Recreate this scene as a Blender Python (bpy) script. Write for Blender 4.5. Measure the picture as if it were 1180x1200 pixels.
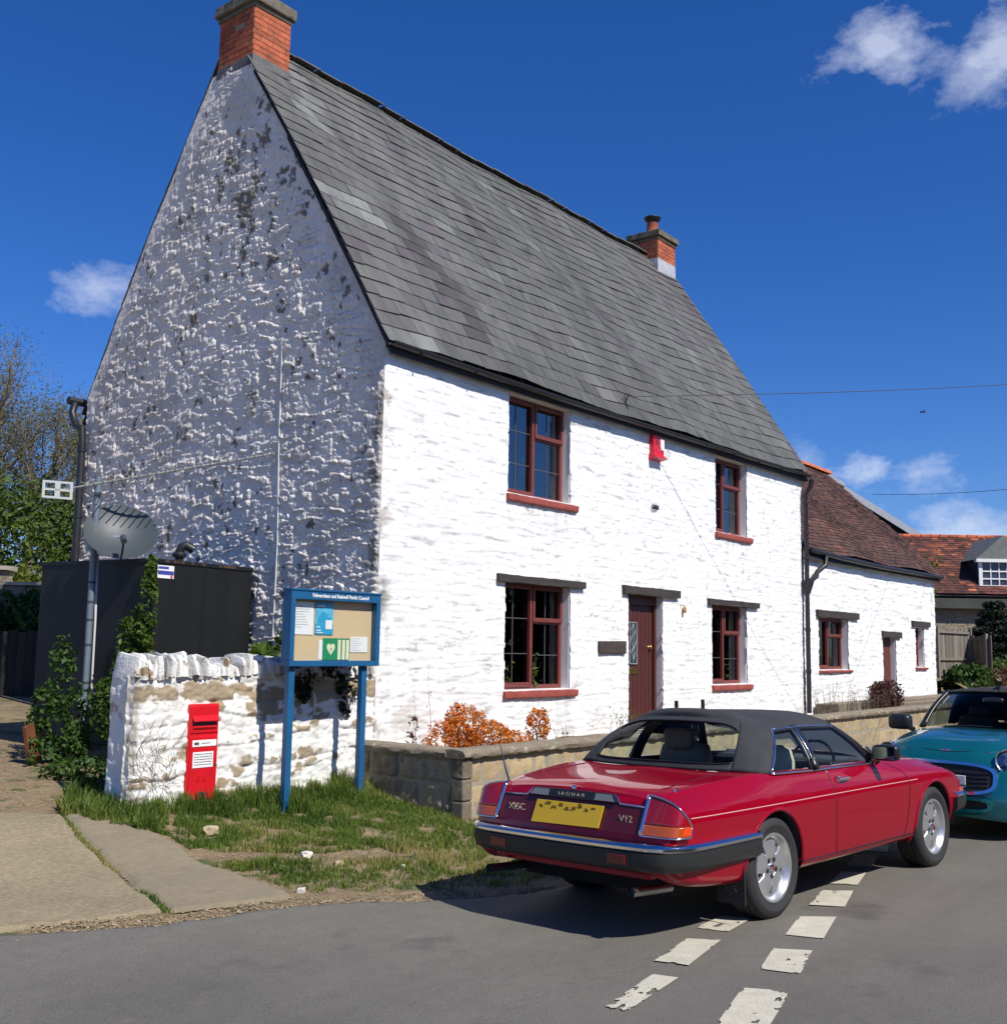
import bpy, bmesh, math, random
import numpy as np
from mathutils import Vector, Matrix, Euler, noise as mnoise
random.seed(7); RNG = np.random.RandomState(7)
for o in list(bpy.data.objects): bpy.data.objects.remove(o)
SC = bpy.context.scene; COL = SC.collection
rad = math.radians
# ---------------------------------------------------------------- camera
cam = bpy.data.cameras.new('camera'); camo = bpy.data.objects.new('camera', cam); COL.objects.link(camo)
cam.sensor_fit = 'HORIZONTAL'; cam.sensor_width = 36; cam.lens = 1282/1180*36
cam.clip_end = 2000; cam.clip_start = .05
f_ = 1282.
cX = Vector((1030, -175, -f_)).normalized(); cY = Vector((-1618, -132, -f_))
cY = (cY - cX*cX.dot(cY)).normalized(); cZ = cX.cross(cY)
camo.matrix_world = Matrix.Translation((0, 0, 1.77)) @ Matrix((cX, cY, cZ)).to_4x4()
SC.camera = camo
# ---------------------------------------------------------------- light
SUN_EL = rad(48); SUN_AZ = rad(6.2)          # light travels towards +Y, a touch towards +X
tr = Vector((math.sin(SUN_AZ)*math.cos(SUN_EL), math.cos(SUN_AZ)*math.cos(SUN_EL), -math.sin(SUN_EL)))
sl = bpy.data.lights.new('sun', 'SUN'); sl.energy = 4.3; sl.angle = rad(.53); sl.color = (1, .955, .88)
so = bpy.data.objects.new('sun', sl); COL.objects.link(so); so.rotation_euler = tr.to_track_quat('-Z', 'Y').to_euler()
W = bpy.data.worlds.new('World'); SC.world = W; W.use_nodes = True
nt = W.node_tree; nt.nodes.clear()
def wn(t, **k):
    n = nt.nodes.new(t)
    for a, v in k.items(): setattr(n, a, v)
    return n
sky = wn('ShaderNodeTexSky', sky_type='NISHITA', sun_disc=False, sun_elevation=SUN_EL, sun_rotation=math.pi - SUN_AZ if False else math.pi + SUN_AZ, air_density=1.0, dust_density=.25, ozone_density=4.0, altitude=200)
hs = wn('ShaderNodeHueSaturation'); hs.inputs['Saturation'].default_value = 1.28; hs.inputs['Value'].default_value = 1.0
nt.links.new(sky.outputs[0], hs.inputs['Color'])
tc = wn('ShaderNodeTexCoord')
acc = None
def wm(op, a, b=None, c=None, cl=False):
    n = wn('ShaderNodeMath', operation=op, use_clamp=cl)
    for i, v in enumerate((a, b, c)):
        if v is None: continue
        if isinstance(v, (int, float)): n.inputs[i].default_value = v
        else: nt.links.new(v, n.inputs[i])
    return n.outputs[0]
nz = wn('ShaderNodeTexNoise'); nz.inputs['Scale'].default_value = 17; nz.inputs['Detail'].default_value = 9; nz.inputs['Roughness'].default_value = .62
mp = wn('ShaderNodeMapping'); mp.inputs['Scale'].default_value = (1, 1, 1.7)
nt.links.new(tc.outputs['Generated'], mp.inputs[0]); nt.links.new(mp.outputs[0], nz.inputs['Vector'])
CL = [((.817,.311,.476),.032,.45), ((.845,.245,.468),.034,.35), ((.829,.288,.485),.043,.6), ((.835,.268,.470),.036,.5), ((.861,.200,.468),.058,.6), ((.862,.222,.455),.05,.4), ((.482,.825,.293),.042,.5),
      ((.923,.345,.158),.038,.7), ((.939,.300,.152),.034,.5), ((.90,.39,.165),.04,.3), ((.952,.29,.085),.07,.5), ((.96,.26,.088),.06,.55), ((.94,.33,.075),.05,.35),
      ((.99,.05,.10),.1,.6), ((.4,-.8,.5),.2,.8), ((.9,-.5,.3),.2,.8), ((-.6,-.7,.4),.25,.8), ((-.7,.6,.4),.2,.7), ((.3,.93,.25),.1,.6)]
for c, r, a in CL:
    v = Vector(c).normalized()
    sb = wn('ShaderNodeVectorMath', operation='SUBTRACT'); nt.links.new(tc.outputs['Generated'], sb.inputs[0]); sb.inputs[1].default_value = v
    mu = wn('ShaderNodeVectorMath', operation='MULTIPLY'); nt.links.new(sb.outputs[0], mu.inputs[0]); mu.inputs[1].default_value = (1, 1, 1.9)
    ln = wn('ShaderNodeVectorMath', operation='LENGTH'); nt.links.new(mu.outputs[0], ln.inputs[0])
    d = wm('DIVIDE', ln.outputs['Value'], r)
    q = wm('SUBTRACT', 1.0, d)
    q = wm('MULTIPLY_ADD', wm('SUBTRACT', nz.outputs[0], .5), 3.4, q)
    q = wm('MULTIPLY', q, 1.05, cl=True); q = wm('MULTIPLY', wm('SMOOTH_MIN', q, 1.0, .1), a)
    acc = q if acc is None else wm('MAXIMUM', acc, q)
mx = wn('ShaderNodeMix', data_type='RGBA'); nt.links.new(acc, mx.inputs[0])
tn = wn('ShaderNodeMix', data_type='RGBA', blend_type='MULTIPLY'); tn.inputs[0].default_value = 1; nt.links.new(hs.outputs[0], tn.inputs[6]); tn.inputs[7].default_value = (.54, .64, .94, 1)
nt.links.new(tn.outputs[2], mx.inputs[6]); mx.inputs[7].default_value = (6.3, 6.8, 8.0, 1)
bg = wn('ShaderNodeBackground'); bg.inputs[1].default_value = .1
nt.links.new(mx.outputs[2], bg.inputs[0])
wo = wn('ShaderNodeOutputWorld'); nt.links.new(bg.outputs[0], wo.inputs[0])
vs = SC.view_settings; vs.view_transform = 'Standard'; vs.look = 'None'; vs.gamma = 1; vs.exposure = 0.36
SC.render.engine = 'CYCLES'
# ---------------------------------------------------------------- materials
MATS = {}
def mat(name, col, rough=.6, metal=0., coat=0., spec=.5, noise=None, bump=None, emit=None, ior=None, attr=None, stain=None, trans=0., aniso=None):
    """noise=(scale, amount, detail[, (sx,sy,sz)]) varies brightness; bump=(scale, strength, distance); attr=(name, colour2) mixes by attribute;
    stain=(scale, threshold, colour, width) blotches"""
    if name in MATS: return MATS[name]
    m = bpy.data.materials.new(name); m.use_nodes = True; t = m.node_tree; N = t.nodes; L = t.links
    b = N['Principled BSDF']; b.inputs['Roughness'].default_value = rough; b.inputs['Metallic'].default_value = metal
    b.inputs['Specular IOR Level'].default_value = spec
    b.inputs['Coat Weight'].default_value = coat; b.inputs['Coat Roughness'].default_value = .03
    if ior: b.inputs['IOR'].default_value = ior
    if trans: b.inputs['Transmission Weight'].default_value = trans
    co = N.new('ShaderNodeTexCoord').outputs['Object']
    rgb = N.new('ShaderNodeRGB'); rgb.outputs[0].default_value = (*col, 1); cur = rgb.outputs[0]
    def mixc(fac, a, c, typ='MIX'):
        x = N.new('ShaderNodeMix'); x.data_type = 'RGBA'; x.blend_type = typ
        if isinstance(fac, (int, float)): x.inputs[0].default_value = fac
        else: L.new(fac, x.inputs[0])
        L.new(a, x.inputs[6])
        if isinstance(c, tuple): x.inputs[7].default_value = (*c[:3], 1)
        else: L.new(c, x.inputs[7])
        return x.outputs[2]
    def tex(scale, detail=4, st=None, rg=.55):
        n = N.new('ShaderNodeTexNoise'); n.inputs['Scale'].default_value = scale; n.inputs['Detail'].default_value = detail; n.inputs['Roughness'].default_value = rg
        if st:
            mp = N.new('ShaderNodeMapping'); mp.inputs['Scale'].default_value = st; L.new(co, mp.inputs[0]); L.new(mp.outputs[0], n.inputs['Vector'])
        else: L.new(co, n.inputs['Vector'])
        return n.outputs[0]
    def ramp(src, a, bb):
        r = N.new('ShaderNodeMapRange'); L.new(src, r.inputs[0]); r.inputs[1].default_value = a; r.inputs[2].default_value = bb; return r.outputs[0]
    if attr:
        for an, c2 in (attr if isinstance(attr, list) else [attr]):
            a = N.new('ShaderNodeAttribute'); a.attribute_name = an
            cur = mixc(a.outputs['Fac'], cur, c2)
    if noise:
        for nn in (noise if isinstance(noise, list) else [noise]):
            s, am, de = nn[:3]; st = nn[3] if len(nn) > 3 else None
            r = ramp(tex(s, de, st), .25, .75)
            mm = N.new('ShaderNodeMapRange'); L.new(r, mm.inputs[0]); mm.inputs[3].default_value = 1-am; mm.inputs[4].default_value = 1+am
            cb = N.new('ShaderNodeCombineColor')
            for i in range(3): L.new(mm.outputs[0], cb.inputs[i])
            cur = mixc(1.0, cur, cb.outputs[0], 'MULTIPLY')
    if stain:
        for s, th, c2, w in (stain if isinstance(stain, list) else [stain]):
            cur = mixc(ramp(tex(s, 6, None, .62), th, th+w), cur, c2)
    at = N.new('ShaderNodeAttribute'); at.attribute_name = 'tint'   # per-piece brightness, stored as (value-1); 0 when absent
    ad = N.new('ShaderNodeMath'); ad.operation = 'ADD'; L.new(at.outputs['Fac'], ad.inputs[0]); ad.inputs[1].default_value = 1
    cb = N.new('ShaderNodeCombineColor')
    for i in range(3): L.new(ad.outputs[0], cb.inputs[i])
    cur = mixc(1.0, cur, cb.outputs[0], 'MULTIPLY')
    L.new(cur, b.inputs['Base Color'])
    if bump:
        prev = None
        for bs, st, di in (bump if isinstance(bump, list) else [bump]):
            bn = N.new('ShaderNodeBump'); bn.inputs['Strength'].default_value = st; bn.inputs['Distance'].default_value = di
            L.new(tex(bs, 5), bn.inputs['Height'])
            if prev: L.new(prev, bn.inputs['Normal'])
            prev = bn.outputs[0]
        L.new(prev, b.inputs['Normal'])
    if emit: b.inputs['Emission Color'].default_value = (*emit, 1); b.inputs['Emission Strength'].default_value = 1
    MATS[name] = m; return m
def leafmat(name, c1, c2, tl=.35, c3=None):
    if name in MATS: return MATS[name]
    m = bpy.data.materials.new(name); m.use_nodes = True; t = m.node_tree; N = t.nodes; L = t.links
    b = N['Principled BSDF']; b.inputs['Roughness'].default_value = .5; b.inputs['Specular IOR Level'].default_value = .3
    a = N.new('ShaderNodeAttribute'); a.attribute_name = 'rnd'
    r = N.new('ShaderNodeValToRGB'); r.color_ramp.elements[0].color = (*c1, 1); r.color_ramp.elements[1].color = (*c2, 1)
    if c3: e = r.color_ramp.elements.new(.62); e.color = (*c2, 1); r.color_ramp.elements[2].color = (*c3, 1)
    L.new(a.outputs['Fac'], r.inputs[0]); L.new(r.outputs[0], b.inputs['Base Color'])
    tl_ = N.new('ShaderNodeBsdfTranslucent'); L.new(r.outputs[0], tl_.inputs[0])
    mx = N.new('ShaderNodeMixShader'); mx.inputs[0].default_value = tl
    L.new(b.outputs[0], mx.inputs[1]); L.new(tl_.outputs[0], mx.inputs[2]); L.new(mx.outputs[0], N['Material Output'].inputs[0])
    MATS[name] = m; return m
def glassmat(name, tint, refl, rough=.0):
    if name in MATS: return MATS[name]
    m = bpy.data.materials.new(name); m.use_nodes = True; t = m.node_tree; N = t.nodes; L = t.links
    N.remove(N['Principled BSDF'])
    tr_ = N.new('ShaderNodeBsdfTransparent'); tr_.inputs[0].default_value = (*tint, 1)
    gl = N.new('ShaderNodeBsdfGlossy'); gl.inputs['Roughness'].default_value = rough; gl.inputs[0].default_value = (1, 1, 1, 1)
    lw = N.new('ShaderNodeLayerWeight'); lw.inputs[0].default_value = refl
    mx = N.new('ShaderNodeMixShader'); L.new(lw.outputs['Fresnel'], mx.inputs[0]); L.new(tr_.outputs[0], mx.inputs[1]); L.new(gl.outputs[0], mx.inputs[2])
    L.new(mx.outputs[0], N['Material Output'].inputs[0]); MATS[name] = m; return m
M = {}
M['paint_wall'] = mat('paint_wall', (.82, .82, .80), .75, noise=[(3.0, .05, 4), (.9, .04, 3)], attr=[('exposed', (.27, .20, .12)), ('dirt', (.20, .18, .15))], bump=[(70, .35, .01), (18, .25, .02)])
M['paint_gable'] = mat('paint_gable', (.87, .80, .715), .75, noise=[(2.2, .10, 5), (24, .14, 5)], attr=[('exposed', (.15, .125, .085)), ('dirt', (.36, .32, .26))], bump=[(42, .8, .018), (110, .5, .006)])
M['slate'] = mat('slate', (.098, .097, .087), .66, noise=[(1.7, .30, 6, (1, .10, .10)), (7, .26, 6, (1, .3, .3)), (60, .14, 3)], stain=[(2.6, .60, (.055, .055, .046), .12), (22, .66, (.17, .165, .13), .08)], attr=[('purple', (.085, .066, .075)), ('pale', (.20, .205, .19)), ('dirt', (.045, .043, .037))], bump=(40, .25, .006))
M['tile'] = mat('tile', (.078, .034, .023), .8, noise=[(1.0, .25, 5), (9, .25, 4)], attr=[('pale', (.20, .062, .03)), ('dirt', (.04, .035, .025))], bump=(50, .4, .006))
M['tile_far'] = mat('tile_far', (.085, .026, .019), .8, noise=[(.7, .3, 5), (6, .25, 4)], attr=[('pale', (.30, .085, .035)), ('dirt', (.06, .035, .02))], bump=(50, .4, .006))
M['ridge_tile'] = mat('ridge_tile', (.50, .13, .05), .8, noise=(5, .25, 4), bump=(40, .3, .01))
M['ridge_grey'] = mat('ridge_grey', (.12, .12, .115), .8, noise=(6, .3, 4), bump=(30, .4, .01), stain=(5, .6, (.25, .22, .12), .1))
M['brick'] = mat('brick', (.42, .105, .045), .85, noise=[(4, .25, 4), (25, .2, 3)], bump=(60, .5, .005), stain=(6, .58, (.10, .09, .06), .08))
M['mortar'] = mat('mortar', (.33, .26, .18), .9, noise=(8, .2, 4), bump=(50, .5, .005))
M['capstone'] = mat('capstone', (.16, .14, .10), .9, noise=(5, .3, 5), bump=(30, .7, .015), stain=[(7, .60, (.22, .21, .13), .08), (5, .50, (.05, .05, .035), .12)])
M['lead_dull'] = mat('lead_dull', (.15, .155, .145), .7, noise=(4, .2, 4))
M['lead'] = mat('lead', (.42, .43, .45), .55, noise=(6, .25, 5), bump=(12, .4, .02))
M['black_iron'] = mat('black_iron', (.018, .018, .02), .45, noise=(10, .3, 4), bump=(25, .2, .005))
M['black_iron2'] = mat('black_iron2', (.022, .016, .02), .5, noise=(10, .3, 4))
M['redwood'] = mat('redwood', (.175, .042, .033), .45, noise=(5, .15, 4, (1, 1, 6)), bump=(80, .1, .003))
M['sill_tile'] = mat('sill_tile', (.29, .062, .042), .6, noise=(7, .25, 5), bump=(30, .4, .01), stain=(12, .62, (.16, .08, .06), .08))
M['door'] = mat('door', (.085, .024, .021), .4, noise=(6, .15, 4, (1, 1, 8)), bump=(70, .1, .003))
M['door_old'] = mat('door_old', (.12, .035, .025), .6, noise=(6, .2, 4, (8, 1, 1)), bump=(60, .2, .003))
M['lintel'] = mat('lintel', (.045, .037, .033), .85, noise=[(3, .25, 4, (.4, 1, 6)), (20, .25, 4, (.2, 1, 4))], bump=(25, .6, .012))
M['white_trim'] = mat('white_trim', (.78, .78, .76), .4, noise=(8, .06, 3))
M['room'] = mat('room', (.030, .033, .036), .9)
M['curtain'] = mat('curtain', (.42, .42, .40), .9, noise=(14, .3, 2, (1, 1, .1)))
M['glass_up'] = glassmat('glass_up', (.50, .55, .58), .60)
M['glass_low'] = glassmat('glass_low', (.62, .66, .62), .34)
M['lead_came'] = mat('lead_came', (.10, .10, .11), .5)
M['brass'] = mat('brass', (.62, .40, .12), .3, metal=1)
M['plaque'] = mat('plaque', (.055, .04, .033), .8, noise=(14, .3, 4), bump=(30, .5, .008))
M['alarm_red'] = mat('alarm_red', (.62, .012, .03), .35, noise=(4, .05, 2))
M['post_red'] = mat('post_red', (.60, .010, .018), .33, noise=(5, .12, 4), bump=(30, .12, .004))
M['label_white'] = mat('label_white', (.78, .78, .76), .5, noise=(20, .04, 3))
M['ink'] = mat('ink', (.05, .05, .07), .6)
M['board_blue'] = mat('board_blue', (.012, .10, .23), .4, noise=(6, .12, 4), bump=(40, .08, .003))
M['cork'] = mat('cork', (.56, .42, .26), .9, noise=(60, .05, 3), bump=(120, .2, .002))
M['paper'] = mat('paper', (.72, .72, .74), .7)
M['poster_blue'] = mat('poster_blue', (.10, .42, .62), .6, noise=(12, .25, 2))
M['poster_cyan'] = mat('poster_cyan', (.02, .30, .55), .6)
M['poster_pale'] = mat('poster_pale', (.50, .70, .78), .6)
M['poster_green'] = mat('poster_green', (.01, .22, .09), .6)
M['cream'] = mat('cream', (.66, .66, .48), .6)
M['gstone'] = mat('gstone', (.40, .305, .17), .85, noise=[(5, .16, 5), (30, .12, 3)], bump=[(30, .5, .012), (90, .4, .004)], stain=(4, .60, (.22, .19, .13), .1))
M['gstone_shaded'] = mat('gstone_shaded', (.27, .225, .145), .85, noise=[(5, .2, 5), (30, .15, 3)], bump=[(30, .6, .014), (90, .4, .004)], stain=(5, .58, (.14, .12, .08), .08))  # same stone, darkened: shade of the wall's end face painted into the colour
M['coping'] = mat('coping', (.20, .165, .115), .9, noise=[(4, .25, 6), (40, .2, 3)], bump=[(26, .7, .012), (110, .5, .004)], stain=[(8, .60, (.38, .34, .24), .06), (11, .64, (.07, .06, .04), .05)])
M['tank'] = mat('tank', (.006, .007, .0075), .55, noise=[(2.5, .35, 5, (2, 2, .25)), (10, .2, 4)], bump=(4, .12, .03), stain=(6, .70, (.05, .028, .018), .06))
M['tank_rust'] = mat('tank_rust', (.07, .038, .024), .8, noise=(9, .4, 5))
M['galv'] = mat('galv', (.20, .25, .29), .5, metal=.35, noise=(12, .15, 4))
M['dish'] = mat('dish', (.05, .062, .068), .5, noise=(6, .08, 4))
M['alu'] = mat('alu', (.42, .42, .38), .45, metal=.5, noise=(20, .3, 4))
M['plastic_white'] = mat('plastic_white', (.60, .61, .58), .4)
M['rust'] = mat('rust', (.17, .055, .02), .85, noise=(8, .35, 5), bump=(30, .5, .006))
M['wood_grey'] = mat('wood_grey', (.19, .165, .13), .85, noise=[(3, .3, 4, (6, 6, .4)), (20, .25, 4, (3, 3, .2))], bump=(30, .3, .006))
M['dark_board'] = mat('dark_board', (.022, .022, .024), .8, noise=(4, .3, 4, (1, 1, 5)))
M['barge'] = mat('barge', (.38, .40, .43), .5, noise=(6, .1, 3))
M['far_stone'] = mat('far_stone', (.26, .215, .15), .9, noise=[(2, .2, 4), (12, .45, 5)], bump=[(9, .9, .06)], stain=(7, .58, (.10, .085, .06), .06))
M['roof_dark'] = mat('roof_dark', (.07, .072, .078), .7, noise=(5, .25, 4))
# ---------------------------------------------------------------- helpers
def link(o, parent=None):
    COL.objects.link(o)
    if parent is not None: o.parent = parent
    return o
def tag(o, label=None, cat=None, group=None, kind=None):
    if label: o['label'] = label
    if cat: o['category'] = cat
    if group: o['group'] = group
    if kind: o['kind'] = kind
    return o
def empty(name, loc=(0, 0, 0), label=None, cat=None, group=None, rot=(0, 0, 0)):
    o = bpy.data.objects.new(name, None); o.location = loc; o.rotation_euler = rot; o.empty_display_size = .1
    link(o); tag(o, label, cat, group); return o
def mesh_obj(name, V, F, m, parent=None, smooth=False, attrs=None, loc=None):
    me = bpy.data.meshes.new(name)
    me.from_pydata([tuple(v) for v in V], [], [tuple(f) for f in F]) if not isinstance(V, np.ndarray) or len(F) < 1 or not isinstance(F, np.ndarray) else npmesh(me, V, F)
    if not smooth: me.polygons.foreach_set('use_smooth', np.zeros(len(me.polygons), dtype=bool))
    if m is not None:
        for mm in (m if isinstance(m, list) else [m]): me.materials.append(mm)
    if attrs:
        for k, (dom, arr) in attrs.items():
            a = me.attributes.new(k, 'FLOAT', dom); a.data.foreach_set('value', np.asarray(arr, dtype=np.float32))
    if smooth: me.polygons.foreach_set('use_smooth', np.ones(len(me.polygons), dtype=bool))
    me.update(); o = bpy.data.objects.new(name, me)
    if loc is not None: o.location = loc
    return link(o, parent)
def npmesh(me, V, F):
    V = np.asarray(V, dtype=np.float32); n = F.shape[1]
    me.vertices.add(len(V)); me.vertices.foreach_set('co', V.ravel())
    me.loops.add(F.size); me.loops.foreach_set('vertex_index', F.astype(np.int32).ravel())
    me.polygons.add(len(F)); me.polygons.foreach_set('loop_start', np.arange(0, F.size, n, dtype=np.int32))
    me.update(calc_edges=True); me.validate()
class MB:
    def __init__(s): s.v = []; s.f = []; s.t = []
    def add(s, V, F, tint=0.):
        b = len(s.v); s.v += [tuple(x) for x in V]; s.f += [tuple(i+b for i in f) for f in F]; s.t += [tint]*len(F); return s
    def box(s, a, b, tint=0., jit=0., M4=None):
        x0, y0, z0 = a; x1, y1, z1 = b
        V = [(x0,y0,z0),(x1,y0,z0),(x1,y1,z0),(x0,y1,z0),(x0,y0,z1),(x1,y0,z1),(x1,y1,z1),(x0,y1,z1)]
        if jit: V = [tuple(c+random.uniform(-jit, jit) for c in v) for v in V]
        if M4 is not None: V = [tuple(M4 @ Vector(v)) for v in V]
        return s.add(V, [(0,3,2,1),(4,5,6,7),(0,1,5,4),(1,2,6,5),(2,3,7,6),(3,0,4,7)], tint)
    def tube(s, path, r, n=8, caps=True, tint=0.):
        P = [Vector(p) for p in path]; rr = r if isinstance(r, (list, tuple)) else [r]*len(P)
        up = Vector((0, 0, 1)); V = []; t0 = (P[1]-P[0]).normalized()
        if abs(t0.z) > .95: up = Vector((1, 0, 0))
        a = t0.cross(up).normalized()
        for i, p in enumerate(P):
            t = ((P[min(i+1, len(P)-1)]-p).normalized() + (p-P[max(i-1, 0)]).normalized())
            t = t.normalized() if t.length > 1e-6 else t0
            a = (a - t*a.dot(t)); a = a.normalized() if a.length > 1e-6 else t.orthogonal().normalized(); b = t.cross(a)
            for k in range(n):
                g = 2*math.pi*k/n; V.append(p + (a*math.cos(g)+b*math.sin(g))*rr[i])
        F = [(i*n+k, i*n+(k+1) % n, (i+1)*n+(k+1) % n, (i+1)*n+k) for i in range(len(P)-1) for k in range(n)]
        if caps: F += [tuple(range(n-1, -1, -1)), tuple((len(P)-1)*n+k for k in range(n))]
        return s.add(V, F, tint)
    def lathe(s, prof, n=32, M4=None, closed=False):
        """prof = [(r, h)] about local z"""
        V = []
        for r, h in prof:
            for k in range(n):
                g = 2*math.pi*k/n; V.append((r*math.cos(g), r*math.sin(g), h))
        m = len(prof); F = [(i*n+k, i*n+(k+1) % n, ((i+1) % m)*n+(k+1) % n, ((i+1) % m)*n+k) for i in range(m if closed else m-1) for k in range(n)]
        if M4 is not None: V = [tuple(M4 @ Vector(v)) for v in V]
        return s.add(V, F)
    def prism(s, poly, axis, a, b, M4=None):
        """poly 2D extruded along axis"""
        def P(u, v, w): return {'x': (w, u, v), 'y': (u, w, v), 'z': (u, v, w)}[axis]
        n = len(poly); V = [P(u, v, a) for u, v in poly] + [P(u, v, b) for u, v in poly]
        if M4 is not None: V = [tuple(M4 @ Vector(v)) for v in V]
        return s.add(V, [tuple(range(n-1, -1, -1)), tuple(range(n, 2*n))] + [(i, (i+1) % n, n+(i+1) % n, n+i) for i in range(n)])
    def build(s, name, m, parent=None, smooth=False, bevel=0., fix=True):
        me = bpy.data.meshes.new(name); me.from_pydata(s.v, [], s.f)
        if any(s.t):
            a = me.attributes.new('tint', 'FLOAT', 'FACE'); a.data.foreach_set('value', np.asarray(s.t, dtype=np.float32))
        if fix:
            bm = bmesh.new(); bm.from_mesh(me); bmesh.ops.recalc_face_normals(bm, faces=bm.faces); bm.to_mesh(me); bm.free()
        me.materials.append(m)
        if smooth:
            me.polygons.foreach_set('use_smooth', np.ones(len(me.polygons), dtype=bool))
            if smooth == 'auto': me.set_sharp_from_angle(angle=rad(38))
        o = link(bpy.data.objects.new(name, me), parent)
        if bevel:
            b = o.modifiers.new('bevel', 'BEVEL'); b.width = bevel; b.segments = 2; b.limit_method = 'ANGLE'; b.angle_limit = rad(40)
        return o
# noise ------------------------------------------------------------
_L = np.random.RandomState(3).rand(256, 256)
def vn(x, y, s=0):
    x = np.asarray(x, float)+s*17.13; y = np.asarray(y, float)+s*7.7
    xi = np.floor(x).astype(int); yi = np.floor(y).astype(int); fx = x-xi; fy = y-yi
    fx = fx*fx*(3-2*fx); fy = fy*fy*(3-2*fy)
    g = lambda a, b: _L[a % 256, b % 256]
    return (g(xi, yi)*(1-fx)+g(xi+1, yi)*fx)*(1-fy)+(g(xi, yi+1)*(1-fx)+g(xi+1, yi+1)*fx)*fy
def fbm(x, y, o=4, s=0, p=.5):
    r = 0; a = 1; t = 0
    for i in range(o): r = r+a*vn(x*2**i, y*2**i, s+i); t += a; a *= p
    return r/t
def sstep(a, b, x): t = np.clip((x-a)/(b-a), 0, 1); return t*t*(3-2*t)
def stones(u, v, rh, sw, seed=0, warp=.3, joint=.25):
    """irregular rubble courses: returns (dome height 0..1, id random 0..1)"""
    v2 = v + warp*rh*2*(fbm(u*1.3/sw*.4, v/rh*.5, 3, seed)-.5)*2
    rs = np.random.RandomState(seed+5); rows = np.cumsum(rh*(.6+.8*rs.rand(600)))-5.; r = np.searchsorted(rows, v2)
    r = np.clip(r, 1, 598); lo = rows[r-1]; hi = rows[r]
    off = rs.rand(600)*10; wd = sw*(.7+.6*rs.rand(600))
    u2 = u/wd[r] + off[r] + .35*(vn(u/sw*1.7, r*3.3, seed)-.5)
    c = np.floor(u2); fu = u2-c
    idr = _L[(c.astype(int)*37+r*11) % 256, (r*53+c.astype(int)*7) % 256]
    cut = (idr-.5)*.3
    du = np.minimum(fu-0, 1-fu)*wd[r]; dv = np.minimum(v2-lo, hi-v2)
    d = np.minimum(du, dv)/(rh*joint)
    h = np.clip(d, 0, 1); h = np.sqrt(np.clip(1-(1-h)**2, 0, 1))
    return h, idr
def gridfaces(nu, nv, mask=None):
    i = np.arange(nu-1)[:, None]*nv+np.arange(nv-1)[None, :]
    F = np.stack([i, i+nv, i+nv+1, i+1], -1)
    if mask is not None: return F[mask]
    return F.reshape(-1, 4)
def ground(x, y):
    ys = [-50, 3.2, 5.0, 5.3, 6.0, 6.8, 7.24, 8.3, 8.8, 10.5, 12.5, 16, 20, 30, 45, 120]
    zs = [0, 0, -.045, -.03, .01, .05, .06, .18, .27, .41, .52, .78, 1.0, 1.2, 1.5, 2.5]
    return np.interp(y, ys, zs)
def gz(x, y): return float(ground(x, y))
# foliage ------------------------------------------------------------
def leaf_quads(P, size, N=None, aspect=.55, jitter=.35, rs=RNG, flat=.5):
    """diamond leaves at points P; returns V,F"""
    n = len(P); a = rs.normal(size=(n, 3))
    if N is not None: a = a + flat*2*N
    a /= np.linalg.norm(a, axis=1)[:, None]
    t = rs.normal(size=(n, 3)); t -= a*(t*a).sum(1)[:, None]; t /= np.linalg.norm(t, axis=1)[:, None]
    b = np.cross(a, t); s = size*(1+jitter*(rs.rand(n)*2-1))[:, None]
    V = np.stack([P-t*s, P+b*s*aspect+a*s*.12, P+t*s, P-b*s*aspect+a*s*.12], 1).reshape(-1, 3)
    return V, np.arange(n*4).reshape(n, 4)
def cloud(name, blobs, n, size, m, parent=None, gap=.42, freq=1.6, seed=0, aspect=.55, shell=.55):
    """blobs [(cx,cy,cz,rx,ry,rz)]; uneven clumps with gaps"""
    rs = np.random.RandomState(seed+11); P = []; Nn = []; C = []
    w = np.array([b[3]*b[4]*b[5] for b in blobs])**(2/3); w = w/w.sum()
    for b, k in zip(blobs, (w*n*1.6).astype(int)):
        d = rs.normal(size=(k, 3)); d /= np.linalg.norm(d, axis=1)[:, None]
        r = shell+(1-shell)*rs.rand(k)**.6
        ph = fbm(d[:, 0]*2.2+d[:, 2]*1.7+b[0], d[:, 1]*2.2-d[:, 2]*1.3+b[1], 3, seed)
        r = r*(.78+.5*ph)
        p = d*r[:, None]*np.array(b[3:6])+np.array(b[:3])
        keep = fbm(p[:, 0]*freq+p[:, 2]*freq*.9, p[:, 1]*freq-p[:, 2]*freq*.6, 3, seed+3) > gap
        keep |= rs.rand(k) < .12
        P.append(p[keep]); Nn.append(d[keep]); C.append(ph[keep])
    P = np.concatenate(P); Nn = np.concatenate(Nn); C = np.concatenate(C)
    V, F = leaf_quads(P, size, Nn, aspect, rs=rs)
    rnd = np.clip(rs.rand(len(P))*.65+(C-.35)*1.1, 0, 1)
    return mesh_obj(name, V, F, m, parent, attrs={'rnd': ('FACE', rnd)})
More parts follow.
